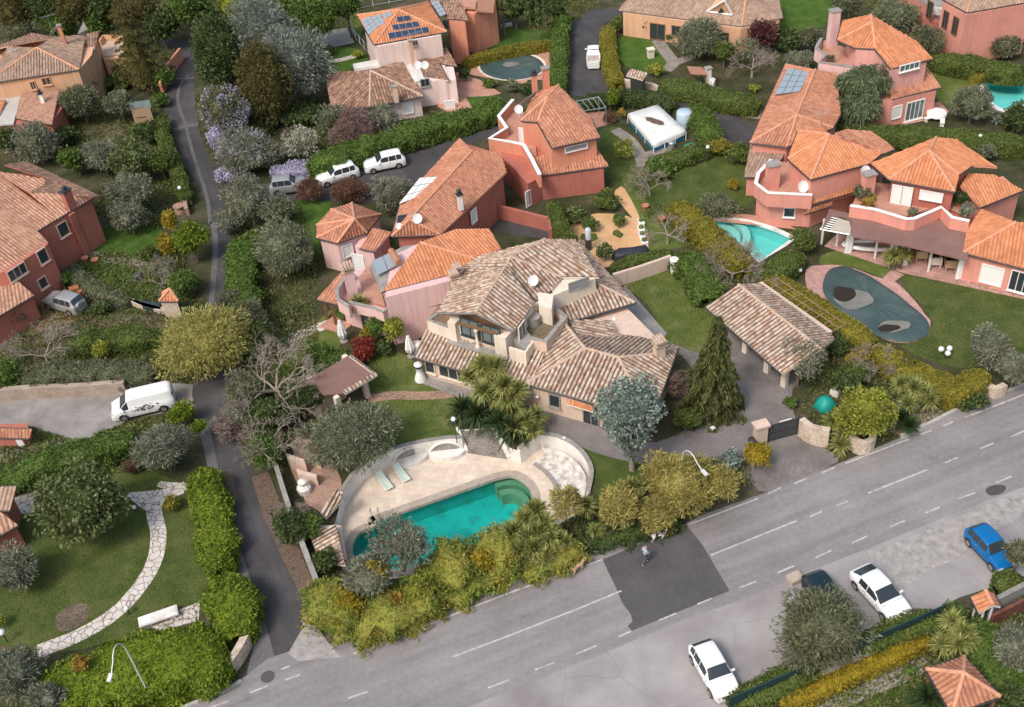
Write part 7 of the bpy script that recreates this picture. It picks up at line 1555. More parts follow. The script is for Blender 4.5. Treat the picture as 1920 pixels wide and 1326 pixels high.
gwall([(1560, 735), (1575, 742)], .8, .5, 0, WHITE, 'white masonry block near the teal bundle', zr=0)
gwall([(940, 52), (960, 48)], .2, .4, 0, WHITE, 'tiny white edging on the upper lawn', zr=0)
f = empty('railing_fence', V(650, 30), 'white railing fence round the upper lawn left of the photovoltaic roof', 'fence')
P = [V(x, y, 0) for x, y in ((700, 112), (668, 75), (644, 25), (700, 12), (760, 2))]
mb = MB()
for z in (.2, 1.2): mb.tube([p - f.location + Vector((0, 0, z)) for p in P], .035, 5)
link('rail', mb.mesh('rail'), METAL, f)
for i in range(len(P) - 1):
    k = max(1, int((P[i + 1] - P[i]).length / 1.5))
    for j in range(k): q = P[i].lerp(P[i + 1], j / k) - f.location; mb = MB(); mb.tube([q, q + Vector((0, 0, 1.3))], .04, 5); link('post', mb.mesh('post'), WHITEP, f)
# driveway gate
g = empty('sliding_gate', V(1420, 835), 'dark grey metal gate across the cobbled drive, between cream pillar and stone wall', 'gate'); g.location = V(1424, 832)
a, b = V(1436, 830), V(1500, 812); d = (b - a).normalized(); L_ = (b - a).length; ang = math.atan2(d.y, d.x); mb = MB(); c = (a + b) / 2 - g.location
mb.box(c + Vector((0, 0, .85)), (L_, .06, 1.4), ang); link('panel', mb.mesh('panel'), pl('gate_grey', (.10, .11, .125), .5, .3), g)
mb = MB()
for z in (.12, .85, 1.6): mb.box(c + Vector((0, 0, z)), (L_ + .05, .12, .08), ang)
for k in range(13): mb.box(a.lerp(b, k / 12) - g.location + Vector((0, 0, .86)), (.06, .11, 1.4), ang)
link('frame', mb.mesh('frame'), DMETAL, g)
mb = MB(); p = V(1424, 832); mb.box((p.x, p.y, .95), (.9, .6, 1.9), ang); mb.box((p.x, p.y, 1.98), (1.15, .85, .16), ang); pil = one('gate_pillar', mb, CREAM, 'cream gate pillar with a flat grey cap at the driveway entrance', 'pillar')
mb = MB(); p = V(1472, 795, 1.3); mb.box((p.x, p.y, 1.35), (.95, .06, .7), ang); sg = one('notice_sign', mb, WHITEP, 'blue and white notice board fixed behind the driveway gate', 'sign')
nn = Vector((math.sin(ang), -math.cos(ang), 0)); mb = MB(); mb.box((p.x + nn.x * .04, p.y + nn.y * .04, 1.24), (.9, .03, .42), ang); link('blue_field', mb.mesh('blue_field', sg.location), pl('sign_blue', (.02, .08, .32), .4), sg)
mb = MB(); mb.box((p.x, p.y, .5), (.06, .06, 1.0), ang); link('post', mb.mesh('post', sg.location), METAL, sg)
mb = MB(); mb.lathe(V(1410, 838), [(.3, 0), (.32, .5), (.34, .75), (.2, .8)], 12); one('rubbish_bin', mb, DMETAL, 'black bin beside the cream gate pillar', 'bin', sm=True)
# ---- courtyard left of the terrace
tl = House('tiled_wall_cap', 'run of barrel tiles stepping along the terrace left edge, near the pool ladder', (615, 1020), 'tiled roof strip')
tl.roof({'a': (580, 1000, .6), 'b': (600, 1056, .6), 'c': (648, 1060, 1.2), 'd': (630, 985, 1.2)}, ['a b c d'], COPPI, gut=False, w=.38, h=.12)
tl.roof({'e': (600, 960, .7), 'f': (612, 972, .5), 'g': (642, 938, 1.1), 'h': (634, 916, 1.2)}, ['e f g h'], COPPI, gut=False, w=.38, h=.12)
sheet('courtyard', [(555, 820), (610, 830), (640, 900), (640, 935), (600, 960), (575, 945), (545, 880)], .018, BRICKP)
tl.wall([(595, 985), (640, 985), (650, 1050), (606, 1050)], .6, 0, CREAM, .6)
cw = House('courtyard_wall', 'low broken cream garden wall in the brick courtyard left of the round olive', (565, 890), 'wall')
cw.wall([(540, 868), (575, 880), (578, 888), (545, 878)], 1.1, 0, CREAM, 0); cw.wall([(560, 895), (598, 905), (598, 912), (562, 903)], .9, 0, CREAM, 0); cw.wall([(570, 850), (600, 870), (603, 880), (590, 876)], .8, 0, CREAM, 0)
mb = MB(); mb.lathe(V(572, 922), [(.5, 0), (.55, .5), (.3, .8), (.35, 1.1), (.1, 1.25)], 9); one('stone_fountain', mb, WHITE, 'pale rough stone fountain in the brick courtyard', 'fountain')
# ---- pool covers and their margins
def cover_obj(px, z, label, puddles=(), ref=None):
    P = [V(x, y, z) for x, y in px]; c = sum(P, Vector()) / len(P); mb = MB(); n = len(P)
    rows = []
    for k, (s_, dz) in enumerate(((1.0, 0), (.985, .05), (.8, .05), (.55, .04), (.3, .035), (.02, .03))): rows.append([c + (p - c) * s_ + Vector((0, 0, dz + .03 * math.sin(i * 1.3 + k))) for i, p in enumerate(P)])
    mb.grid([list(reversed(r)) for r in rows], True); o = one('pool_cover', mb, COVERG, label, 'pool cover', c, sm=True)
    for (x, y, rx, ry, inner, m_) in puddles:
        cc = V(x, y, z); s_ = mpp(x, y); q = [cc + Vector((rx * s_ * math.cos(6.283 * k / 28) * (1 + .10 * math.sin(12.566 * k / 28 + x)), ry * s_ * 1.5 * math.sin(6.283 * k / 28) * (1 + .12 * math.cos(18.85 * k / 28)), 0)) for k in range(28)]
        mb = MB(); mb.face([p + Vector((0, 0, inner)) for p in q]); link('puddle', mb.mesh('puddle', o.location), m_, o)
    return o
PUD = pl('rusty_puddle', (.035, .022, .012), .15); PALE = vm('dried_silt', [(.16, .165, .15), (.25, .245, .22)], .8, .8)
cover_obj(smooth([(1550, 512), (1575, 499), (1605, 506), (1650, 530), (1692, 560), (1728, 590), (1742, 608), (1736, 630), (1700, 641), (1655, 634), (1605, 606), (1565, 575), (1543, 545)], 4, True), .09, 'dark green cover over the long pool, with two rusty puddles',
          [(1600, 562, 38, 20, .10, PALE), (1583, 553, 22, 15, .12, PUD), (1677, 613, 32, 11, .10, PALE), (1667, 617, 19, 7, .12, PUD)])
ov = [(960 + 60 * math.cos(6.283 * k / 40), 125 + 25 * math.sin(6.283 * k / 40)) for k in range(40)]
c0 = [V(x, y, 0) for x, y in ov]; mb = MB(); cc = sum(c0, Vector()) / 40; wallstrip(mb, [cc + (p - cc) * 1.08 for p in c0 + [c0[0]]], [cc + (p - cc) * .98 for p in c0 + [c0[0]]], 0, .12); _rim = mb
_oc = cover_obj(ov, .12, 'oval dark green pool cover with a pale island in the middle', [(958, 122, 15, 7, .09, PALE)])
link('rim', _rim.mesh('rim', _oc.location), CREAMW, _oc)
# above-ground frame pool
Q = [V(1180, 213, 1.2), V(1233, 197, 1.2), V(1283, 243, 1.2), V(1226, 266, 1.2)]; c = sum(Q, Vector()) / 4
fp = empty('frame_pool', (c.x, c.y, 0), 'above ground pool with a white cover and blue sides on the dark lawn', 'frame pool')
mb = MB(); mb.prism([(p.x - c.x, p.y - c.y) for p in Q], 0, 1.1); link('side', mb.mesh('side'), pl('pool_blue', (.02, .22, .42), .5), fp)
mb = MB(); q2 = [(p - c) * 1.04 for p in Q]; rows = []
def lin(q, n=6): return [q[i].lerp(q[(i + 1) % 4], k / n) for i in range(4) for k in range(n)]
r0 = lin([Vector((p.x, p.y, 0)) for p in q2])
for s_, z in ((1.03, .62), (1.03, .95), (1.0, 1.18), (.6, 1.16), (.2, 1.13), (.01, 1.12)): rows.append([p * s_ + Vector((0, 0, z + (.06 * math.sin(i * 2.1) if z < .7 else 0))) for i, p in enumerate(r0)])
a_ = sum(r0[i].x * r0[(i + 1) % 24].y - r0[(i + 1) % 24].x * r0[i].y for i in range(24))
mb.grid(rows if a_ > 0 else [list(reversed(r)) for r in rows], True); link('cover', mb.mesh('cover', sm=True), vm('white_tarpaulin', [(.66, .66, .63), (.80, .80, .79)], .6, .6), fp)
mb = MB(); q = [Vector((-.1 + 1.1 * math.cos(k * .3) * (1 + .12 * math.sin(k * 1.8)) * .8 - .2 * math.sin(k * .3), .3 - .9 * math.cos(k * .3) - .45 * math.sin(k * .3) * (1 + .15 * math.cos(k * 2.2)), 1.21)) for k in range(21)]; q = [Vector((-p.x if False else p.x, p.y, p.z)) for p in q]; q.reverse() if sum(q[i].x * q[(i + 1) % 21].y - q[(i + 1) % 21].x * q[i].y for i in range(21)) < 0 else None; mb.face(q); link('leaf_stain', mb.mesh('leaf_stain'), LEAFL, fp)
for i in range(4):
    for t in (0, .33, .66):
        p = q2[i].lerp(q2[(i + 1) % 4], t) * 1.02; mb = MB(); mb.tube([(p.x, p.y, 0), (p.x, p.y, .95)], .05, 6); link('post', mb.mesh('post'), WHITEP, fp)
mb = MB(); mb.lathe(V(1283, 234), [(.85, 0), (.88, .4), (.85, 1.5), (.80, 1.6), (.2, 1.62)], 22); one('water_tank', mb, pl('tank_blue', (.45, .58, .66), .4), 'pale blue cylindrical tank beside the frame pool', 'tank', sm=True)
# ---- furniture and small things
def umbrella(px, py, h, label, z=0):
    p = V(px, py, z); o = empty('closed_parasol', p, label, 'parasol'); mb = MB(); mb.tube([(0, 0, 0), (0, 0, h + .1)], .03, 6); link('pole', mb.mesh('pole'), METAL, o)
    mb = MB(); rows = [[(r * (1 + .28 * (k % 2)) * math.cos(6.283 * k / 16), r * (1 + .28 * (k % 2)) * math.sin(6.283 * k / 16), z_) for k in range(16)] for r, z_ in ((.26, .55), (.34, .9), (.24, h * .7), (.1, h), (.01, h + .02))]; mb.grid(rows, True); link('canopy', mb.mesh('canopy'), WHITEP, o)
    mb = MB(); mb.lathe((0, 0, 0), [(.35, 0), (.35, .08), (.06, .1)], 14); link('base', mb.mesh('base'), GREYC, o); return o
umbrella(771, 668, 2.2, 'closed white parasol at the left corner of the villa'); umbrella(645, 640, 2.3, 'closed white parasol in front of the pink duplex porch')
mb = MB(); mb.lathe(V(789, 712), [(.50, 0), (.46, .3), (.28, .8), (.22, 1.2), (.36, 1.35), (.36, 1.7), (.1, 1.8)], 18); o = one('garden_stove', mb, WHITEP, 'white flared garden stove beside the villa window wall', 'stove', sm=True)
p = V(789, 712); mb = MB(); mb.lathe((p.x, p.y, 1.42), [(.37, 0), (.375, .2)], 18); link('opening_band', mb.mesh('opening_band', o.location), DMETAL, o)
mb = MB(); mb.lathe(V(784, 660), [(.4, 0), (.42, .9), (.42, 1.0), (.05, 1.1)], 18); one('barrel', mb, WHITEP, 'white topped barrel between the closed parasol and the rounded pink wall', 'barrel', sm=True)
def globe_lamp(px, py, h, label, z=0, n=1, r=.17):
    p = V(px, py, z); o = empty('globe_lamp', p, label, 'garden lamp'); mb = MB(); mb.tube([(0, 0, 0), (0, 0, h)], .04, 7); link('post', mb.mesh('post'), DMETAL, o)
    for k in range(n):
        dx, dy = (0, 0) if n == 1 else (.38 * math.cos(2.09 * k + .5), .38 * math.sin(2.09 * k + .5)); mb = MB(); mb.lathe((dx, dy, h - (.1 if n > 1 else 0)), [(.02, 0), (r * .7, r * .3), (r, r), (r * .7, r * 1.7), (.01, r * 2)], 12); link('globe', mb.mesh('globe', sm=True), WHITEP, o)
    return o
globe_lamp(346, 382, 1.7, 'globe lamp on a pale post beside the alley, above the lime green tree', r=.22); globe_lamp(857, 830, 2.3, 'globe lamp on a dark post at the top of the terrace steps', r=.2); globe_lamp(243, 1152, .5, 'globe lamp at the edge of the curving flagstone path')
globe_lamp(15, 1205, .9, 'globe lamp at the left edge of the dark lawn', r=.25); globe_lamp(255, 960, .35, 'globe lamp where the flagstone path widens'); globe_lamp(1771, 672, .7, 'three globe lamp on the lawn above the golden hedge', n=3, r=.24)
globe_lamp(1326, 305, 1.6, 'thin globe lamp post on the dark lawn behind the ochre terrace', r=.2); globe_lamp(1493, 520, .5, 'globe lamp beside the clipped hedge left of the covered pool', n=2, r=.2); globe_lamp(1832, 285, 1.6, 'globe lamp post behind the porch house', r=.2)
for x, y, lab in ((1058, 826, 'small white square marker light on the grass above the seating bay'), (1336, 806, 'small white spotlight on the dark grass below the fir tree')): mb = MB(); p = V(x, y); mb.box((p.x, p.y, .12), (.34, .3, .24), .5); mb.box((p.x, p.y, .27), (.22, .2, .06), .5); one('ground_light', mb, WHITEP, lab, 'ground light')
# arched street lamps
def street_lamp(base, arm, h, label, reach):
    p = V(*base); d = Vector(arm).normalized(); o = empty('street_lamp', p, label, 'street lamp'); pts = [(0, 0, 0), (0, 0, h * .8)] + [tuple(d * (reach * (1 - math.cos(t)) * .5) + Vector((0, 0, h * .8 + h * .2 * math.sin(t)))) for t in (.4, .8, 1.2, 1.57, 2.0, 2.4)]
    e = Vector(pts[-1]) + d * reach * .35 - Vector((0, 0, .35)); pts.append(tuple(e)); mb = MB(); mb.tube(pts, [.065, .05] + [.038] * (len(pts) - 2), 8); link('pole', mb.mesh('pole', sm=True), pl('lamp_white', (.66, .67, .66), .4, .2), o)
    mb = MB(); mb.box(e + d * .22, (.5, .24, .12), math.atan2(d.y, d.x), (rad(12), 'Y')); link('lamp_head', mb.mesh('lamp_head'), pl('lamp_grey', (.60, .61, .62), .4), o); return o
street_lamp((1277, 948, 0), (.55, -1, 0), 6.0, 'arched white street lamp rising through the bamboo by the kerb', 1.7)
street_lamp((288, 1318, 0), (-.15, -1, 0), 7.0, 'arched white street lamp rising through the broad lime hedge', 1.7)
# planters etc
mb = MB(); mb.lathe(V(1264, 512), [(.28, 0), (.36, .3), (.38, 1.4), (.42, 1.55), (.30, 1.56)], 18); one('tall_planter', mb, WHITEP, 'tall white cylindrical planter at the far corner of the villa lawn', 'planter', sm=True)
mb = MB(); mb.lathe(V(1332, 558), [(.3, 0), (.5, .3), (.55, .8), (.6, .95), (.45, .96), (.42, .7)], 18); one('round_planter', mb, WHITE, 'round white pot beside the left corner of the garage roof', 'planter', sm=True)
mb = MB(); mb.lathe(V(1330, 572), [(.3, 0), (.42, .3), (.45, .6), (.34, .62)], 16); one('round_planter', mb, DMETAL, 'round dark pot just below the white pot at the garage corner', 'planter', sm=True)
for i, (x, y, lab) in enumerate(((1202, 421, 'topmost'), (1202, 434, 'second from the top'), (1204, 446, 'third from the top'), (1208, 458, 'lowest'))):
    p = V(x, y); mb = MB(); mb.box((p.x, p.y, .18), (.5, .9, .36), .1); mb.box((p.x, p.y, .38), (.56, .96, .05), .1); o = one('planter_box', mb, WHITEP, 'white planter box on the ochre terrace edge, %s of the row' % lab, 'planter', group='white planter boxes in a row')
    mb = MB(); mb.lathe((p.x, p.y, .40), [(.2, 0), (.26, .15), (.1, .3)], 9); link('plant', mb.mesh('plant', o.location), LM['mid'], o)
for i, (x, y, lab, m_) in enumerate(((100, 457, 'grey pot leftmost in the row by the farmhouse wall', GREYC), (114, 459, 'dark pot second in the row by the farmhouse wall', DMETAL), (123, 457, 'green rimmed pot third in the row by the farmhouse wall', pl('pot_green', (.08, .22, .20))), (131, 451, 'pale rimmed pot last in the row by the farmhouse wall', CREAM))):
    mb = MB(); mb.lathe(V(x, y), [(.22, 0), (.3, .45), (.34, .5), (.26, .51), (.2, .4)], 14); one('pot', mb, m_, lab, 'pot', sm=True, group='pots by the farmhouse wall')
for i, (x, y, lab) in enumerate(((161, 490, 'left terracotta pot on the lush grass below the garden path'), (180, 493, 'right terracotta pot on the lush grass below the garden path'), (1210, 392, 'terracotta pot below the leafless bush behind the ochre terrace'), (1241, 415, 'terracotta pot beside the crooked leafless tree'))):
    mb = MB(); mb.lathe(V(x, y), [(.25, 0), (.36, .4), (.4, .45), (.3, .46), (.25, .36)], 14); one('terracotta_pot', mb, pl('terracotta', (.45, .19, .11), .8), lab, 'pot', sm=True)
p = V(1104, 468); o = empty('wrapped_heater', p, 'tall patio heater wrapped in a white and dark cover on the ochre terrace', 'patio heater')
mb = MB(); mb.lathe((0, 0, 0), [(.28, 0), (.3, .9), (.26, 1.2)], 12); link('lower_cover', mb.mesh('lower_cover', sm=True), DMETAL, o); mb = MB(); mb.lathe((0, 0, 0), [(.27, 1.2), (.3, 2.2), (.2, 2.35), (.05, 2.4)], 12); link('upper_cover', mb.mesh('upper_cover', sm=True), pl('cover_grey', (.55, .58, .62)), o)
p = V(1184, 483); mb = MB(); r0 = [(x, y) for x, y in ((-1.6, -.6), (-.5, -.3), (.6, -.6), (1.7, -.1), (1.6, .7), (.2, .5), (-1.2, .6), (-1.8, .2))]
mb.grid([[(p.x + x * s_, p.y + y * s_, z) for x, y in r0] for s_, z in ((1, 0), (1.0, .5), (.85, .85), (.4, .8), (.02, .95))], True); one('covered_furniture', mb, pl('dark_cover', (.03, .035, .05), .6), 'dark blue black covered garden furniture by the clipped hedge', 'covered furniture', sm=True)
p = V(1546, 765); mb = MB()
mb.grid([[(p.x + r * math.cos(6.283 * k / 14) * (1 + .18 * math.sin(k * 3)), p.y + r * math.sin(6.283 * k / 14), z) for k in range(14)] for r, z in ((.7, 0), (.8, .35), (.62, .7), (.35, 1.0), (.02, 1.1))], True); one('teal_bundle', mb, pl('teal_tarp', (.01, .30, .26), .5), 'bright teal tarpaulin bundle behind the driveway gate wall', 'tarpaulin', sm=True)
def chair(px, py, rz, label, m_=None, s_=1.0, group='wicker armchairs under the porch'):
    o = empty('armchair', V(px, py), label, 'armchair', group, rz); m_ = m_ or vm('wicker', [(.42, .30, .19), (.52, .39, .26)], 6); mb = MB(); mb.box((0, 0, .38), (.8, .8, .14)); link('seat', mb.mesh('seat'), m_, o)
    mb = MB(); mb.box((0, .38, .65), (.8, .1, .6)); link('backrest', mb.mesh('backrest'), m_, o)
    for sx in (-.38, .38): mb = MB(); mb.box((sx, 0, .48), (.1, .8, .35)); link('armrest', mb.mesh('armrest'), m_, o)
    for sx in (-.34, .34):
        for sy in (-.34, .34): mb = MB(); mb.box((sx, sy, .16), (.08, .08, .32)); link('leg', mb.mesh('leg'), m_, o)
    o.scale = (s_,) * 3
chair(1726, 486, 2.9, 'tan wicker armchair, leftmost of the three under the brown porch roof', s_=1.15); chair(1752, 498, 2.9, 'whitish wicker armchair in the middle under the brown porch roof', CREAMW, 1.2); chair(1781, 504, 2.9, 'tan wicker armchair, rightmost of the three beside the white curtain', s_=1.2)
p = V(1640, 468); o = empty('raft', p, 'long white inflatable boat stored under the left half of the porch', 'boat', rz=-.25); mb = MB()
q = [(2.6 * math.cos(a) * (1 if abs(math.cos(a)) < .9 else 1.05), .65 * math.sin(a), .45) for a in [6.283 * k / 28 for k in range(29)]]; mb.tube(q, .2, 8); link('hull_tube', mb.mesh('hull_tube', sm=True), WHITEP, o); mb = MB(); mb.box((0, 0, .35), (4.6, 1.0, .1)); link('deck', mb.mesh('deck'), GREYC, o)
p = V(1755, 222); o = empty('garden_table', p, 'white cloth covered garden table beside the pink house', 'table'); mb = MB(); mb.lathe((0, 0, 0), [(.12, 0), (.12, .6)], 8); link('leg', mb.mesh('leg'), WHITEP, o); mb = MB(); mb.lathe((0, 0, 0), [(1.05, .45), (1.0, .72), (.95, .74), (.02, .75)], 18); link('cloth', mb.mesh('cloth'), WHITEP, o)
for x, y, rz, lab in ((1745, 226, .3, 'white garden bench left of the round white table'), (1766, 232, 1.2, 'white garden bench in front of the round white table')):
    o = empty('garden_bench', V(x, y), lab, 'bench', 'white benches at the round table', rz); mb = MB(); mb.box((0, 0, .42), (1.5, .45, .08)); link('seat', mb.mesh('seat'), WHITEP, o)
    for sx in (-.6, .6): mb = MB(); mb.box((sx, 0, .19), (.1, .4, .38)); link('leg', mb.mesh('leg'), WHITEP, o)
p = V(300, 1163); o = empty('stone_bench', p, 'pale carved stone bench on the small flagstone corner by the lime hedge', 'bench', rz=.3); mb = MB(); mb.box((0, 0, .42), (2.6, .85, .14)); mb.box((0, 0, .5), (2.4, .7, .04)); link('seat', mb.mesh('seat'), WHITE, o)
for sx in (-.9, .9): mb = MB(); mb.box((sx, 0, .18), (.35, .6, .36)); link('leg', mb.mesh('leg'), WHITE, o)
mb = MB(); p = V(1490, 1088); mb.box((p.x, p.y, .2), (.95, .75, .4), .35); mb.box((p.x + .05, p.y, .42), (.8, .62, .05), .35); one('concrete_block', mb, vm('tan_concrete', [(.38, .32, .26), (.48, .41, .34)], 2), 'square tan concrete cover block beside the parked dark car', 'block')
mb = MB(); p = V(1806, 762); mb.box((p.x, p.y, .5), (.9, .7, 1.0), .4); mb.box((p.x, p.y, 1.04), (1.0, .8, .1), .4); one('waste_bin', mb, pl('bin_green', (.02, .10, .07), .5), 'dark green waste bin on the verge by the street at the right', 'waste bin')
mb = MB(); p = V(1220, 108); mb.box((p.x, p.y, .5), (.7, .6, 1.0), .2); mb.box((p.x, p.y, 1.08), (.9, .8, .16), .2); one('stone_pedestal', mb, CREAMW, 'pale stone well head on the lawn of the peach bungalow', 'well head')
mb = MB(); p = V(1211, 203); mb.box((p.x, p.y, .42), (.5, .5, .06), .2); mb.box((p.x, p.y + .23, .75), (.5, .05, .6), .2)
for sx in (-.2, .2):
    for sy in (-.2, .2): mb.box((p.x + sx, p.y + sy, .2), (.05, .05, .4), .2)
one('plastic_chair', mb, WHITEP, 'white plastic chair behind the frame pool', 'chair')
o = empty('metal_pergola', V(1110, 210), 'grey metal pergola frame on the brick terrace of the red house', 'pergola'); Q = [V(1080, 190, 2.2), V(1122, 182, 2.2), V(1136, 202, 2.2), V(1096, 208, 2.2)]; mb = MB()
for i in range(4): mb.tube([Q[i] - o.location, Q[(i + 1) % 4] - o.location], .06, 5)
for t in (.25, .5, .75): mb.tube([Q[0].lerp(Q[1], t) - o.location, Q[3].lerp(Q[2], t) - o.location], .04, 5)
link('roof_frame', mb.mesh('roof_frame'), METAL, o)
for p in Q: mb = MB(); mb.tube([(p.x - o.location.x, p.y - o.location.y, 0), p - o.location], .05, 5); link('post', mb.mesh('post'), METAL, o)
sheet('terracotta_terrace', [(1095, 208), (1140, 200), (1155, 228), (1118, 240)], .02, TERRA)
o = empty('timber_trellis', V(1470, 560), 'rusty timber trellis between the garage and the olive yellow hedge', 'trellis'); A0, A1, B0, B1 = V(1425, 530, 1.9), V(1560, 622, 1.9), V(1455, 520, 1.9), V(1585, 608, 1.9); TW = vm('old_timber', [(.22, .15, .09), (.32, .22, .14)], 3)
for k in range(9): mb = MB(); t = k / 8; mb.tube([A0.lerp(A1, t) - o.location, B0.lerp(B1, t) - o.location], .045, 4); link('cross_beam', mb.mesh('cross_beam'), TW, o)
for a, b in ((A0, A1), (B0, B1), (A0.lerp(B0, .5), A1.lerp(B1, .5))): mb = MB(); mb.tube([a - o.location, b - o.location], .05, 4); link('rail', mb.mesh('rail'), TW, o)
for a, b in ((A0, A1), (B0, B1)):
    for t in (0, .33, .66, 1): p = a.lerp(b, t) - o.location; mb = MB(); mb.tube([(p.x, p.y, 0), p], .06, 5); link('post', mb.mesh('post'), TW, o)
mb = MB(); P = [V(x, y, .5) for x, y in ((238, 560), (298, 568), (302, 580), (275, 577))]; mb.prism([(p.x, p.y) for p in P], .0, .5); one('covered_basin', mb, pl('dark_sheet', (.04, .055, .06), .4), 'low basin under a dark sheet on the bank left of the stone hut', 'basin')
gwall([(232, 562), (262, 576), (300, 586), (335, 590)], .4, .5, 0, STONE, 'low rubble edging under the dark covered basin', zr=0)
mb = MB(); p = V(143, 552); mb.box((p.x, p.y, .4), (.9, .7, .8), .4); mb.box((p.x + .7, p.y - .5, .35), (.5, .5, .7), .9); one('rusty_crate', mb, vm('rust', [(.30, .11, .05), (.40, .17, .08)], 2), 'rusty box standing behind the silver off road car', 'crate')
mb = MB(); p = V(262, 523); mb.lathe((p.x, p.y, 0), [(.3, 0), (.36, .4), (.3, .6), (.05, .65)], 12); one('dark_bin', mb, pl('navy', (.015, .02, .05), .5), 'dark navy tub on the lush grass above the scrubby bank', 'tub', sm=True)
mb = MB(); p = V(338, 398); mb.lathe((p.x, p.y, 0), [(.6, 0), (.55, .3), (.2, .35), (.18, .7), (.6, .8)], 14); one('bird_bath', mb, BRICKP, 'brick based bird bath near the alley globe lamp', 'bird bath')
mb = MB(); p = V(1292, 280); mb.box((p.x, p.y, .25), (.9, .55, .5), .3); mb.box((p.x, p.y, .52), (.95, .6, .05), .3); one('green_box', mb, pl('box_green', (.02, .20, .12), .5), 'small green storage box beside the frame pool hedge', 'box')
mb = MB(); p = V(1259, 277); mb.lathe((p.x, p.y, 0), [(.35, 0), (.35, .6), (.25, .7), (.1, .72)], 12); one('pool_pump', mb, METAL, 'small grey pump beside the corner of the frame pool', 'pump')
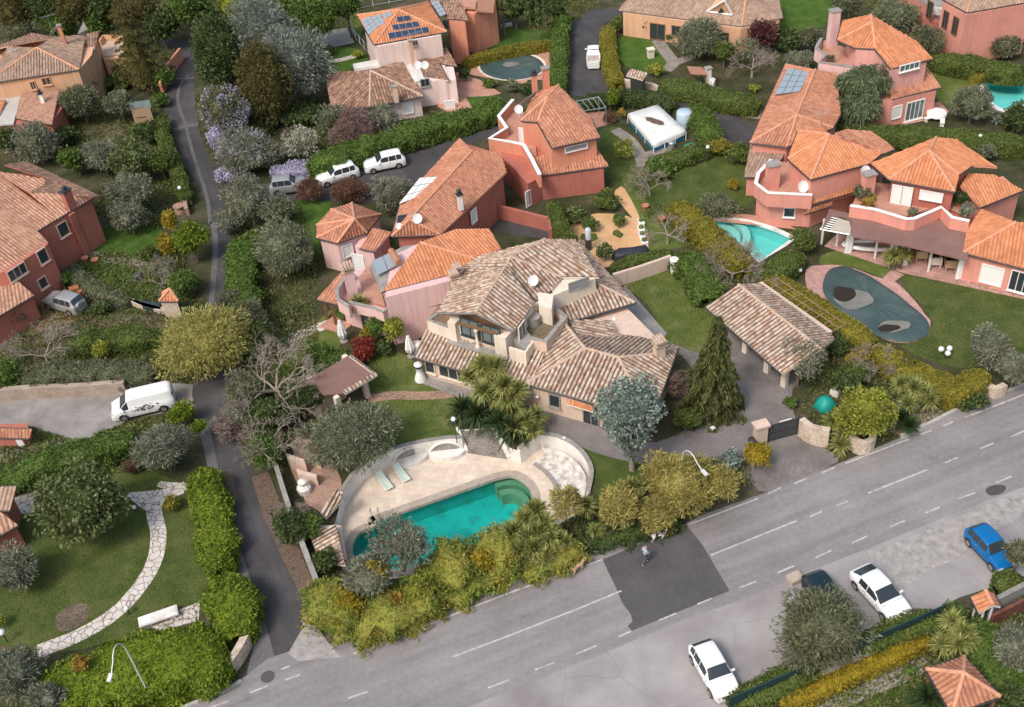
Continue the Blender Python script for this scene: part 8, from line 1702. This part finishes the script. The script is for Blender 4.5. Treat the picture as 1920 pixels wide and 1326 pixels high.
# ================================================================ vehicles
def interp(x, xs, ys): return float(np.interp(x, xs, ys))
def car(rear, front, kind, color, label, L, Wd, H, z=.03, name='parked_car', group=None, cat='car'):
    r_, f_ = V(rear[0], rear[1], .5), V(front[0], front[1], .5); d = f_ - r_; c = (r_ + f_) / 2
    o = empty(name, (c.x, c.y, z), label, cat, group, math.atan2(d.y, d.x))
    K = {'hatch': dict(top=[(0, .62), (.03, .72), (.12, .93), (.2, .99), (.42, 1.0), (.56, .96), (.70, .68), (.74, .63), (.93, .55), (.985, .42), (1, .34)], cab=(.06, .73), roof=(.15, .56), belt=.62),
         'suv': dict(top=[(0, .60), (.02, .72), (.08, .95), (.14, 1.0), (.45, 1.0), (.55, .97), (.68, .70), (.72, .66), (.93, .60), (.985, .46), (1, .36)], cab=(.03, .71), roof=(.10, .55), belt=.64),
         'coupe': dict(top=[(0, .60), (.03, .70), (.10, .80), (.22, .97), (.42, 1.0), (.52, .97), (.68, .70), (.73, .65), (.93, .56), (.985, .44), (1, .34)], cab=(.05, .72), roof=(.22, .52), belt=.64),
         'van': dict(top=[(0, .9), (.02, .97), (.06, 1.0), (.62, 1.0), (.70, .97), (.84, .62), (.86, .58), (.96, .48), (.99, .38), (1, .3)], cab=(.66, .85), roof=(.03, .70), belt=.56),
         'pickup': dict(top=[(0, .55), (.01, .60), (.40, .60), (.42, .93), (.45, 1.0), (.66, 1.0), (.80, .66), (.83, .62), (.96, .55), (.99, .44), (1, .34)], cab=(.42, .82), roof=(.45, .67), belt=.6)}[kind]
    xs = [a for a, b in K['top']]; ys = [b * H for a, b in K['top']]; zb = .20; belt = K['belt'] * H
    hw = lambda s: Wd / 2 * interp(s, [0, .03, .10, .3, .8, .93, .98, 1], [.80, .90, .97, 1, 1, .95, .86, .76])
    def section(s):
        zt = interp(s, xs, ys); w_ = hw(s); bl = min(belt, zt - .02); cabk = max(0, min(1, (zt - belt) / (.25 * H))); wr = w_ * (.93 - .17 * cabk)
        return [(w_ * .93, zb), (w_ * .99, zb + .18), (w_ * 1.0, (zb + bl) * .52), (w_ * .985, bl - .04), (w_ * .95, bl), (w_ * .95 + (wr - w_ * .95) * .5, bl + (zt - bl) * .5), (wr, zt - .05 * cabk - .005), (wr * .82, zt), (wr * .4, zt + .015), (0, zt + .02)]
    SS = [0, .012, .03, .06, .09, .12, .16, .2, .26, .32, .38, .42, .45, .5, .55, .58, .62, .66, .70, .73, .76, .8, .85, .9, .94, .97, .985, 1]
    rows = []
    for s in SS:
        q = section(s); x = (s - .5) * L; rows.append([(x, y, z_) for y, z_ in q] + [(x, -y, z_) for y, z_ in reversed(q[:-1])])
    mb = MB(); mb.grid([list(reversed(r)) for r in rows]); mb.face(rows[0]); mb.face(list(reversed(rows[-1])))
    body = link('body', mb.mesh('body', sm=True), color, o)
    m2 = MB(); q0, q1 = section(.735 if kind != 'van' else .86), section(.738 if kind != 'van' else .863); m2.face([((.7365 - .5) * L, y_, z_ + .008) for y_, z_ in q0[6:]] + [((.7365 - .5) * L, -y_, z_ + .008) for y_, z_ in reversed(q0[6:-1])] + [((.7415 - .5) * L, -y_, z_ + .004) for y_, z_ in q0[6:-1]] + [((.7415 - .5) * L, y_, z_ + .004) for y_, z_ in reversed(q0[6:])]) if kind != 'van' else None
    if m2.v: link('bonnet_seam', m2.mesh('bonnet_seam'), DMETAL, body)
    try: body.data.set_sharp_from_angle(angle=rad(38))
    except Exception: pass
    def strip(name, s0, s1, j0, j1, side, mt=GLASS, par=None, off=.012, n=6):
        m2 = MB(); R_ = []
        for i in range(n + 1):
            s = s0 + (s1 - s0) * i / n; q = section(s); x = (s - .5) * L; row = []
            for t in np.linspace(j0, j1, 4):
                k = int(min(t, len(q) - 1.001)); f = t - k; y = q[k][0] * (1 - f) + q[k + 1][0] * f; z_ = q[k][1] * (1 - f) + q[k + 1][1] * f; row.append((x, (y + (off if t < 7 else 0)) * side, z_ + (off if t > 5 else 0)))
            R_.append(row if side > 0 else row[::-1])
        m2.grid([r[::-1] for r in R_]); return m2
    c0, c1 = K['cab']; r0, r1 = K['roof']
    # side windows
    for sd in (1, -1):
        if kind == 'van': segs = [(.70, .80)]
        elif kind == 'pickup': segs = [(.47, .66)]
        elif kind in ('coupe',): segs = [(.24, .40), (.415, .62)]
        else: segs = [(.10, .22), (.235, .40), (.415, .60)]
        for a, b in segs: link('side_window', strip('w', a, b, 4.12, 5.85, sd).mesh('side_window'), GLASS, body)
    if kind != 'van': seams = {'pickup': [.455, .665], 'coupe': [.23, .41, .63]}.get(kind, [.225, .41, .61])
    else: seams = [.40, .655, .83]
    for sd in (1, -1):
        for q_ in seams: link('door_seam', strip('s', q_, q_ + .0035, 1, 4.1, sd, off=.006, n=1).mesh('door_seam'), DMETAL, body)
        link('sill', strip('s', .19, .81, 0, .9, sd, off=.012, n=4).mesh('sill'), DMETAL, body)
        m2 = MB(); m2.box(((seams[1] - .53) * L, sd * (Wd / 2 + .01), belt - .12), (.16, .03, .03)); link('door_handle', m2.mesh('door_handle'), METAL, body)
    def lid(name, s0, s1):
        m2 = MB(); R_ = []
        for i in range(7):
            s = s0 + (s1 - s0) * i / 6; q = section(s); x = (s - .5) * L; yy = [q[9][0], q[8][0], q[7][0], q[6][0]]; zz_ = [q[9][1], q[8][1], q[7][1], q[6][1]]; wr = q[6][0]; R_.append([(x, wr * t, float(np.interp(abs(wr * t), yy, zz_)) + .02) for t in (-.96, -.82, -.6, -.4, -.2, 0, .2, .4, .6, .82, .96)])
        m2.grid(R_ if R_[0][0][0] < R_[-1][0][0] and False else [r[::-1] for r in R_]); link(name, m2.mesh(name, sm=True), GLASS, body)
    lid('windscreen', r1 + .01, c1 - .02)
    if kind == 'van':
        for sd in (-1, 1): m2 = MB(); m2.box((-L / 2 - .005 + .03, sd * Wd * .2, H * .74), (.06, Wd * .3, H * .2)); link('rear_window', m2.mesh('rear_window'), GLASS, body)
    elif kind == 'pickup':
        lid('rear_window', .408, .435); m2 = MB(); m2.box((-L * .295, 0, H * .60 + .012), (L * .36, Wd * .80, .03)); link('load_bed', m2.mesh('load_bed'), vm('rusty_load', [(.36, .28, .23), (.5, .42, .36)], 3), body)
        m2 = MB()
        for sy in (-1, 1): m2.box((-L * .295, sy * Wd * .45, H * .6 + .08), (L * .4, .06, .16))
        m2.box((-L * .49, 0, H * .6 + .08), (.06, Wd * .85, .16)); link('bed_side', m2.mesh('bed_side'), color, body)
    else: lid('rear_window', c0 - .01 if kind != 'coupe' else .06, r0 - .01)
    # wheels
    TY = pl('tyre', (.02, .02, .02), .8); RM = pl('rim', (.42, .43, .44), .35, .7); wr = .33 if H < 1.7 else .36
    for sx in (-.31, .31):
        for sy in (-1, 1):
            wx, wy = sx * L, sy * (Wd / 2 - .10); m2 = MB(); n = 20
            prof = [(wr - .03, -.11), (wr, -.08), (wr, .08), (wr - .03, .11), (wr * .62, .115)]
            m2.grid([[(wx + r * math.cos(6.283 * k / n), wy + y_ * sy, wr + r * math.sin(6.283 * k / n)) for k in range(n)] for r, y_ in prof], True); wh = link('wheel', m2.mesh('wheel', sm=True), TY, o)
            m2 = MB(); m2.face([(wx + wr * .62 * math.cos(6.283 * k / n), wy + .118 * sy, wr + wr * .62 * math.sin(6.283 * k / n)) for k in range(n)]); 
            for k in range(5): a = 6.283 * k / 5; m2.box((wx + wr * .3 * math.cos(a), wy + .125 * sy, wr + wr * .3 * math.sin(a)), (.07, .02, .07), 0)
            link('rim', m2.mesh('rim'), RM, wh)
            m2 = MB(); m2.grid([[(wx + r * math.cos(math.pi * k / 12), sy * (hw(.5 + sx) * 1.0 + .006), wr + r * math.sin(math.pi * k / 12)) for k in range(13)] for r in (wr + .0, wr + .07)]); link('wheel_arch', m2.mesh('wheel_arch'), DMETAL, body)
    for sy in (-1, 1):
        zt = interp(.96, xs, ys)
        m2 = MB(); m2.box((L * .468, sy * Wd * .35, zt - .10), (.22, .30, .13), -sy * .35); link('headlight', m2.mesh('headlight'), pl('headlight_glass', (.65, .68, .70), .1, .2), body)
        m2 = MB(); m2.box((-L * .470, sy * Wd * .36, belt - .10), (.10, .16, .18), sy * .3); link('tail_light', m2.mesh('tail_light'), pl('tail_red', (.35, .01, .01), .25), body)
        m2 = MB(); m2.box(((c1 - .06 - .5) * L, sy * (Wd / 2 + .07), belt + .06), (.12, .2, .13), 0); link('mirror', m2.mesh('mirror'), color, body)
    m2 = MB(); m2.box((L / 2 - .02, 0, .42), (.06, .5, .12)); link('number_plate', m2.mesh('number_plate'), WHITEP, body)
    m2 = MB(); m2.box((-L / 2 + .02, 0, .55), (.06, .5, .12)); link('number_plate', m2.mesh('number_plate'), WHITEP, body)
    m2 = MB(); m2.box((L / 2 - .04, 0, .58), (.08, Wd * .5, .12)); link('grille', m2.mesh('grille'), DMETAL, body)
    return o, body
CW = pl('car_white', (.80, .81, .82), .25, 0, .5); CB = pl('car_blue', (.004, .15, .42), .25, .1, .5); CD = pl('car_dark', (.012, .028, .035), .2, .1, .6); CS = pl('car_silver', (.48, .48, .48), .35, .5)
car((1613, 1074), (1690, 1158), 'coupe', CW, 'white coupe parked right of the big round olive tree on the parking strip', 4.4, 1.85, 1.42)
car((1312, 1213), (1365, 1305), 'hatch', CW, 'white hatchback parked at the bottom edge, left of the big round olive', 4.0, 1.75, 1.48)
car((1825, 998), (1888, 1065), 'hatch', CB, 'bright blue small car parked at the right edge', 3.6, 1.62, 1.58)
car((1520, 1082), (1580, 1165), 'hatch', CD, 'dark green black car half hidden beneath the big round olive tree', 3.9, 1.7, 1.45)
ov_, bd = car((320, 748), (218, 772), 'van', CW, 'white delivery van with a grey tree print on its side in the concrete yard', 5.1, 1.95, 1.95, .02, cat='van', name='delivery_van')
m2 = MB(); rr = random.Random(3)
for k in range(46):
    x = rr.uniform(-1.3, .6); zz = .75 + abs(rr.gauss(0, .28)); s_ = rr.uniform(.03, .10); yy = 1.95 / 2 + .012
    m2.face([(x - s_, yy, zz - s_ * .6), (x - s_, yy, zz + s_ * .4), (x, yy, zz + s_), (x + s_, yy, zz + s_ * .3), (x + s_ * .7, yy, zz - s_)])
link('side_print', m2.mesh('side_print'), pl('print_grey', (.22, .22, .22), .6), bd)
car((662, 322), (603, 339), 'suv', CW, 'white suv parked left of the other, beside the wisteria strip', 4.5, 1.85, 1.68)
car((750, 301), (692, 313), 'suv', CW, 'white suv parked nearest the red house, right of the other', 4.4, 1.82, 1.68)
car((520, 354), (566, 348), 'suv', CS, 'silver boxy off roader half hidden by the reddish brown bush', 3.9, 1.7, 1.75)
oo, bd = car((149, 578), (95, 562), 'suv', CS, 'silver off road car with a rear spare wheel beside the brick red farmhouse', 4.2, 1.78, 1.7, .02)
m2 = MB(); m2.grid([[(-2.12 - y_, .1 + r * math.cos(6.283 * k / 16), .95 + r * math.sin(6.283 * k / 16)) for k in range(16)] for r, y_ in ((.34, -.1), (.34, .08), (.2, .12), (.01, .12))], True); link('spare_wheel', m2.mesh('spare_wheel'), CS, bd)
car((1113, 126), (1113, 92), 'pickup', CW, 'white pickup truck with a small load bed on the top driveway', 4.5, 1.7, 1.75, .03, cat='pickup', name='pickup_truck')
# ================================================================ people and animals
def skin(name, pts, edges, rad_, mt, parent, sub=2):
    me = bpy.data.meshes.new(name); me.from_pydata(pts, edges, []); o = link(name, me, mt, parent); md = o.modifiers.new('skin', 'SKIN'); 
    for i, r in enumerate(rad_):
        sv = me.skin_vertices[0].data[i] if me.skin_vertices else None
        if sv: sv.radius = (r, r)
    if me.skin_vertices: me.skin_vertices[0].data[0].use_root = True
    s_ = o.modifiers.new('sub', 'SUBSURF'); s_.levels = sub; s_.render_levels = sub; md.use_smooth_shade = True; return o
SKIN = pl('skin', (.55, .34, .25), .6)
pp = empty('person', V(1210, 1056, .035), 'bald person in a light blue shirt and grey trousers walking on the dark asphalt patch', 'person', rz=rad(20))
# facing +x ; mid stride
J = [(0, 0, .95), (0, 0, 1.15), (0, 0, 1.38), (.02, 0, 1.5), (.04, 0, 1.64), (.05, 0, 1.74),
     (0, .20, 1.42), (-.10, .25, 1.16), (.06, .24, .94), (.10, .23, .86), (0, -.20, 1.42), (.10, -.25, 1.18), (.22, -.15, 1.14), (.28, -.10, 1.18),
     (.0, .10, .92), (.16, .11, .52), (.12, .11, .09), (.25, .11, .04), (.0, -.10, .92), (-.06, -.11, .50), (-.30, -.11, .12), (-.20, -.11, .04)]
E_ = [(0, 1), (1, 2), (2, 3), (3, 4), (4, 5), (2, 6), (6, 7), (7, 8), (8, 9), (2, 10), (10, 11), (11, 12), (12, 13), (0, 14), (14, 15), (15, 16), (16, 17), (0, 18), (18, 19), (19, 20), (20, 21)]
Rr = [.13, .125, .14, .06, .09, .07, .065, .045, .032, .035, .065, .045, .032, .035, .095, .06, .042, .04, .095, .06, .042, .04]
skin('body', J, E_, Rr, SKIN, pp)
sh = [0, 1, 2, 6, 7, 10, 11]; skin('shirt', [J[i] for i in sh], [(0, 1), (1, 2), (2, 3), (3, 4), (2, 5), (5, 6)], [.155, .15, .16, .085, .065, .085, .065], pl('shirt_blue', (.30, .42, .58), .8), pp)
tr_ = [0, 14, 15, 16, 18, 19, 20]; skin('trousers', [J[i] for i in tr_], [(0, 1), (1, 2), (2, 3), (0, 4), (4, 5), (5, 6)], [.15, .11, .075, .058, .11, .075, .058], pl('trousers_grey', (.09, .095, .11), .8), pp)
for a, b in ((16, 17), (20, 21)): skin('shoe', [J[a][:2] + (.06,), J[b]], [(0, 1)], [.055, .045], WHITEP, pp, 1)
skin('hair', [(.01, 0, 1.70), (.0, 0, 1.76)], [(0, 1)], [.085, .07], pl('grey_hair', (.30, .28, .26), .9), pp, 1)
for sy in (-.03, .03): mb = MB(); mb.lathe((.125, sy, 1.66), [(.001, -.012), (.012, 0), (.001, .012)], 6); link('eye', mb.mesh('eye'), DMETAL, pp)
mb = MB(); mb.box((.14, 0, 1.635), (.035, .025, .045)); link('nose', mb.mesh('nose'), SKIN, pp)
def dog(px, py, rz, label, mt, spots=None, s_=1.0):
    o = empty('dog', V(px, py, .035), label, 'dog', rz=rz); o.scale = (s_,) * 3
    J = [(-.28, 0, .42), (-.05, 0, .41), (.22, 0, .43), (.36, 0, .52), (.46, 0, .60), (.58, 0, .57), (-.38, 0, .46), (-.50, 0, .58),
         (.24, .09, .34), (.26, .10, .17), (.24, .10, .02), (.22, -.09, .34), (.16, -.10, .18), (.20, -.10, .02), (-.27, .09, .34), (-.22, .10, .24), (-.34, .10, .14), (-.30, .10, .02), (-.29, -.09, .34), (-.30, -.10, .24), (-.40, -.10, .14), (-.37, -.10, .02)]
    E_ = [(1, 0), (1, 2), (2, 3), (3, 4), (4, 5), (0, 6), (6, 7), (2, 8), (8, 9), (9, 10), (2, 11), (11, 12), (12, 13), (0, 14), (14, 15), (15, 16), (16, 17), (0, 18), (18, 19), (19, 20), (20, 21)]
    Rr = [.10, .105, .13, .075, .075, .04, .03, .02, .055, .03, .028, .055, .03, .028, .065, .045, .027, .027, .065, .045, .027, .027]
    skin('body', J, E_, Rr, mt, o)
    for sy in (-1, 1): mb = MB(); mb.grid([[(.42, sy * .05, .65), (.47, sy * .06, .655)], [(.40, sy * .10, .58), (.45, sy * .11, .58)], [(.42, sy * .105, .53), (.44, sy * .11, .53)]]); link('ear', mb.mesh('ear'), spots or mt, o)
    return o
def spotted():
    mt, n, b = newmat('spotted_coat'); tc = N(n, 'ShaderNodeTexCoord'); c = ramp(n, noise(n, 4.5, 2, tc.outputs['Object']), [(.53, (.72, .70, .68)), (.56, (.03, .028, .027))]); n.links.new(c, b.inputs['Base Color']); b.inputs['Roughness'].default_value = .9; return mt
dog(1235, 1012, rad(10), 'white dog with black patches walking on the far edge of the dark asphalt patch', spotted(), pl('black_fur', (.03, .028, .027), .9), 1.35)
dog(1084, 1071, rad(35), 'tan dog walking along the white edge line left of the dark asphalt patch', pl('tan_fur', (.50, .33, .21), .9), None, 1.35)
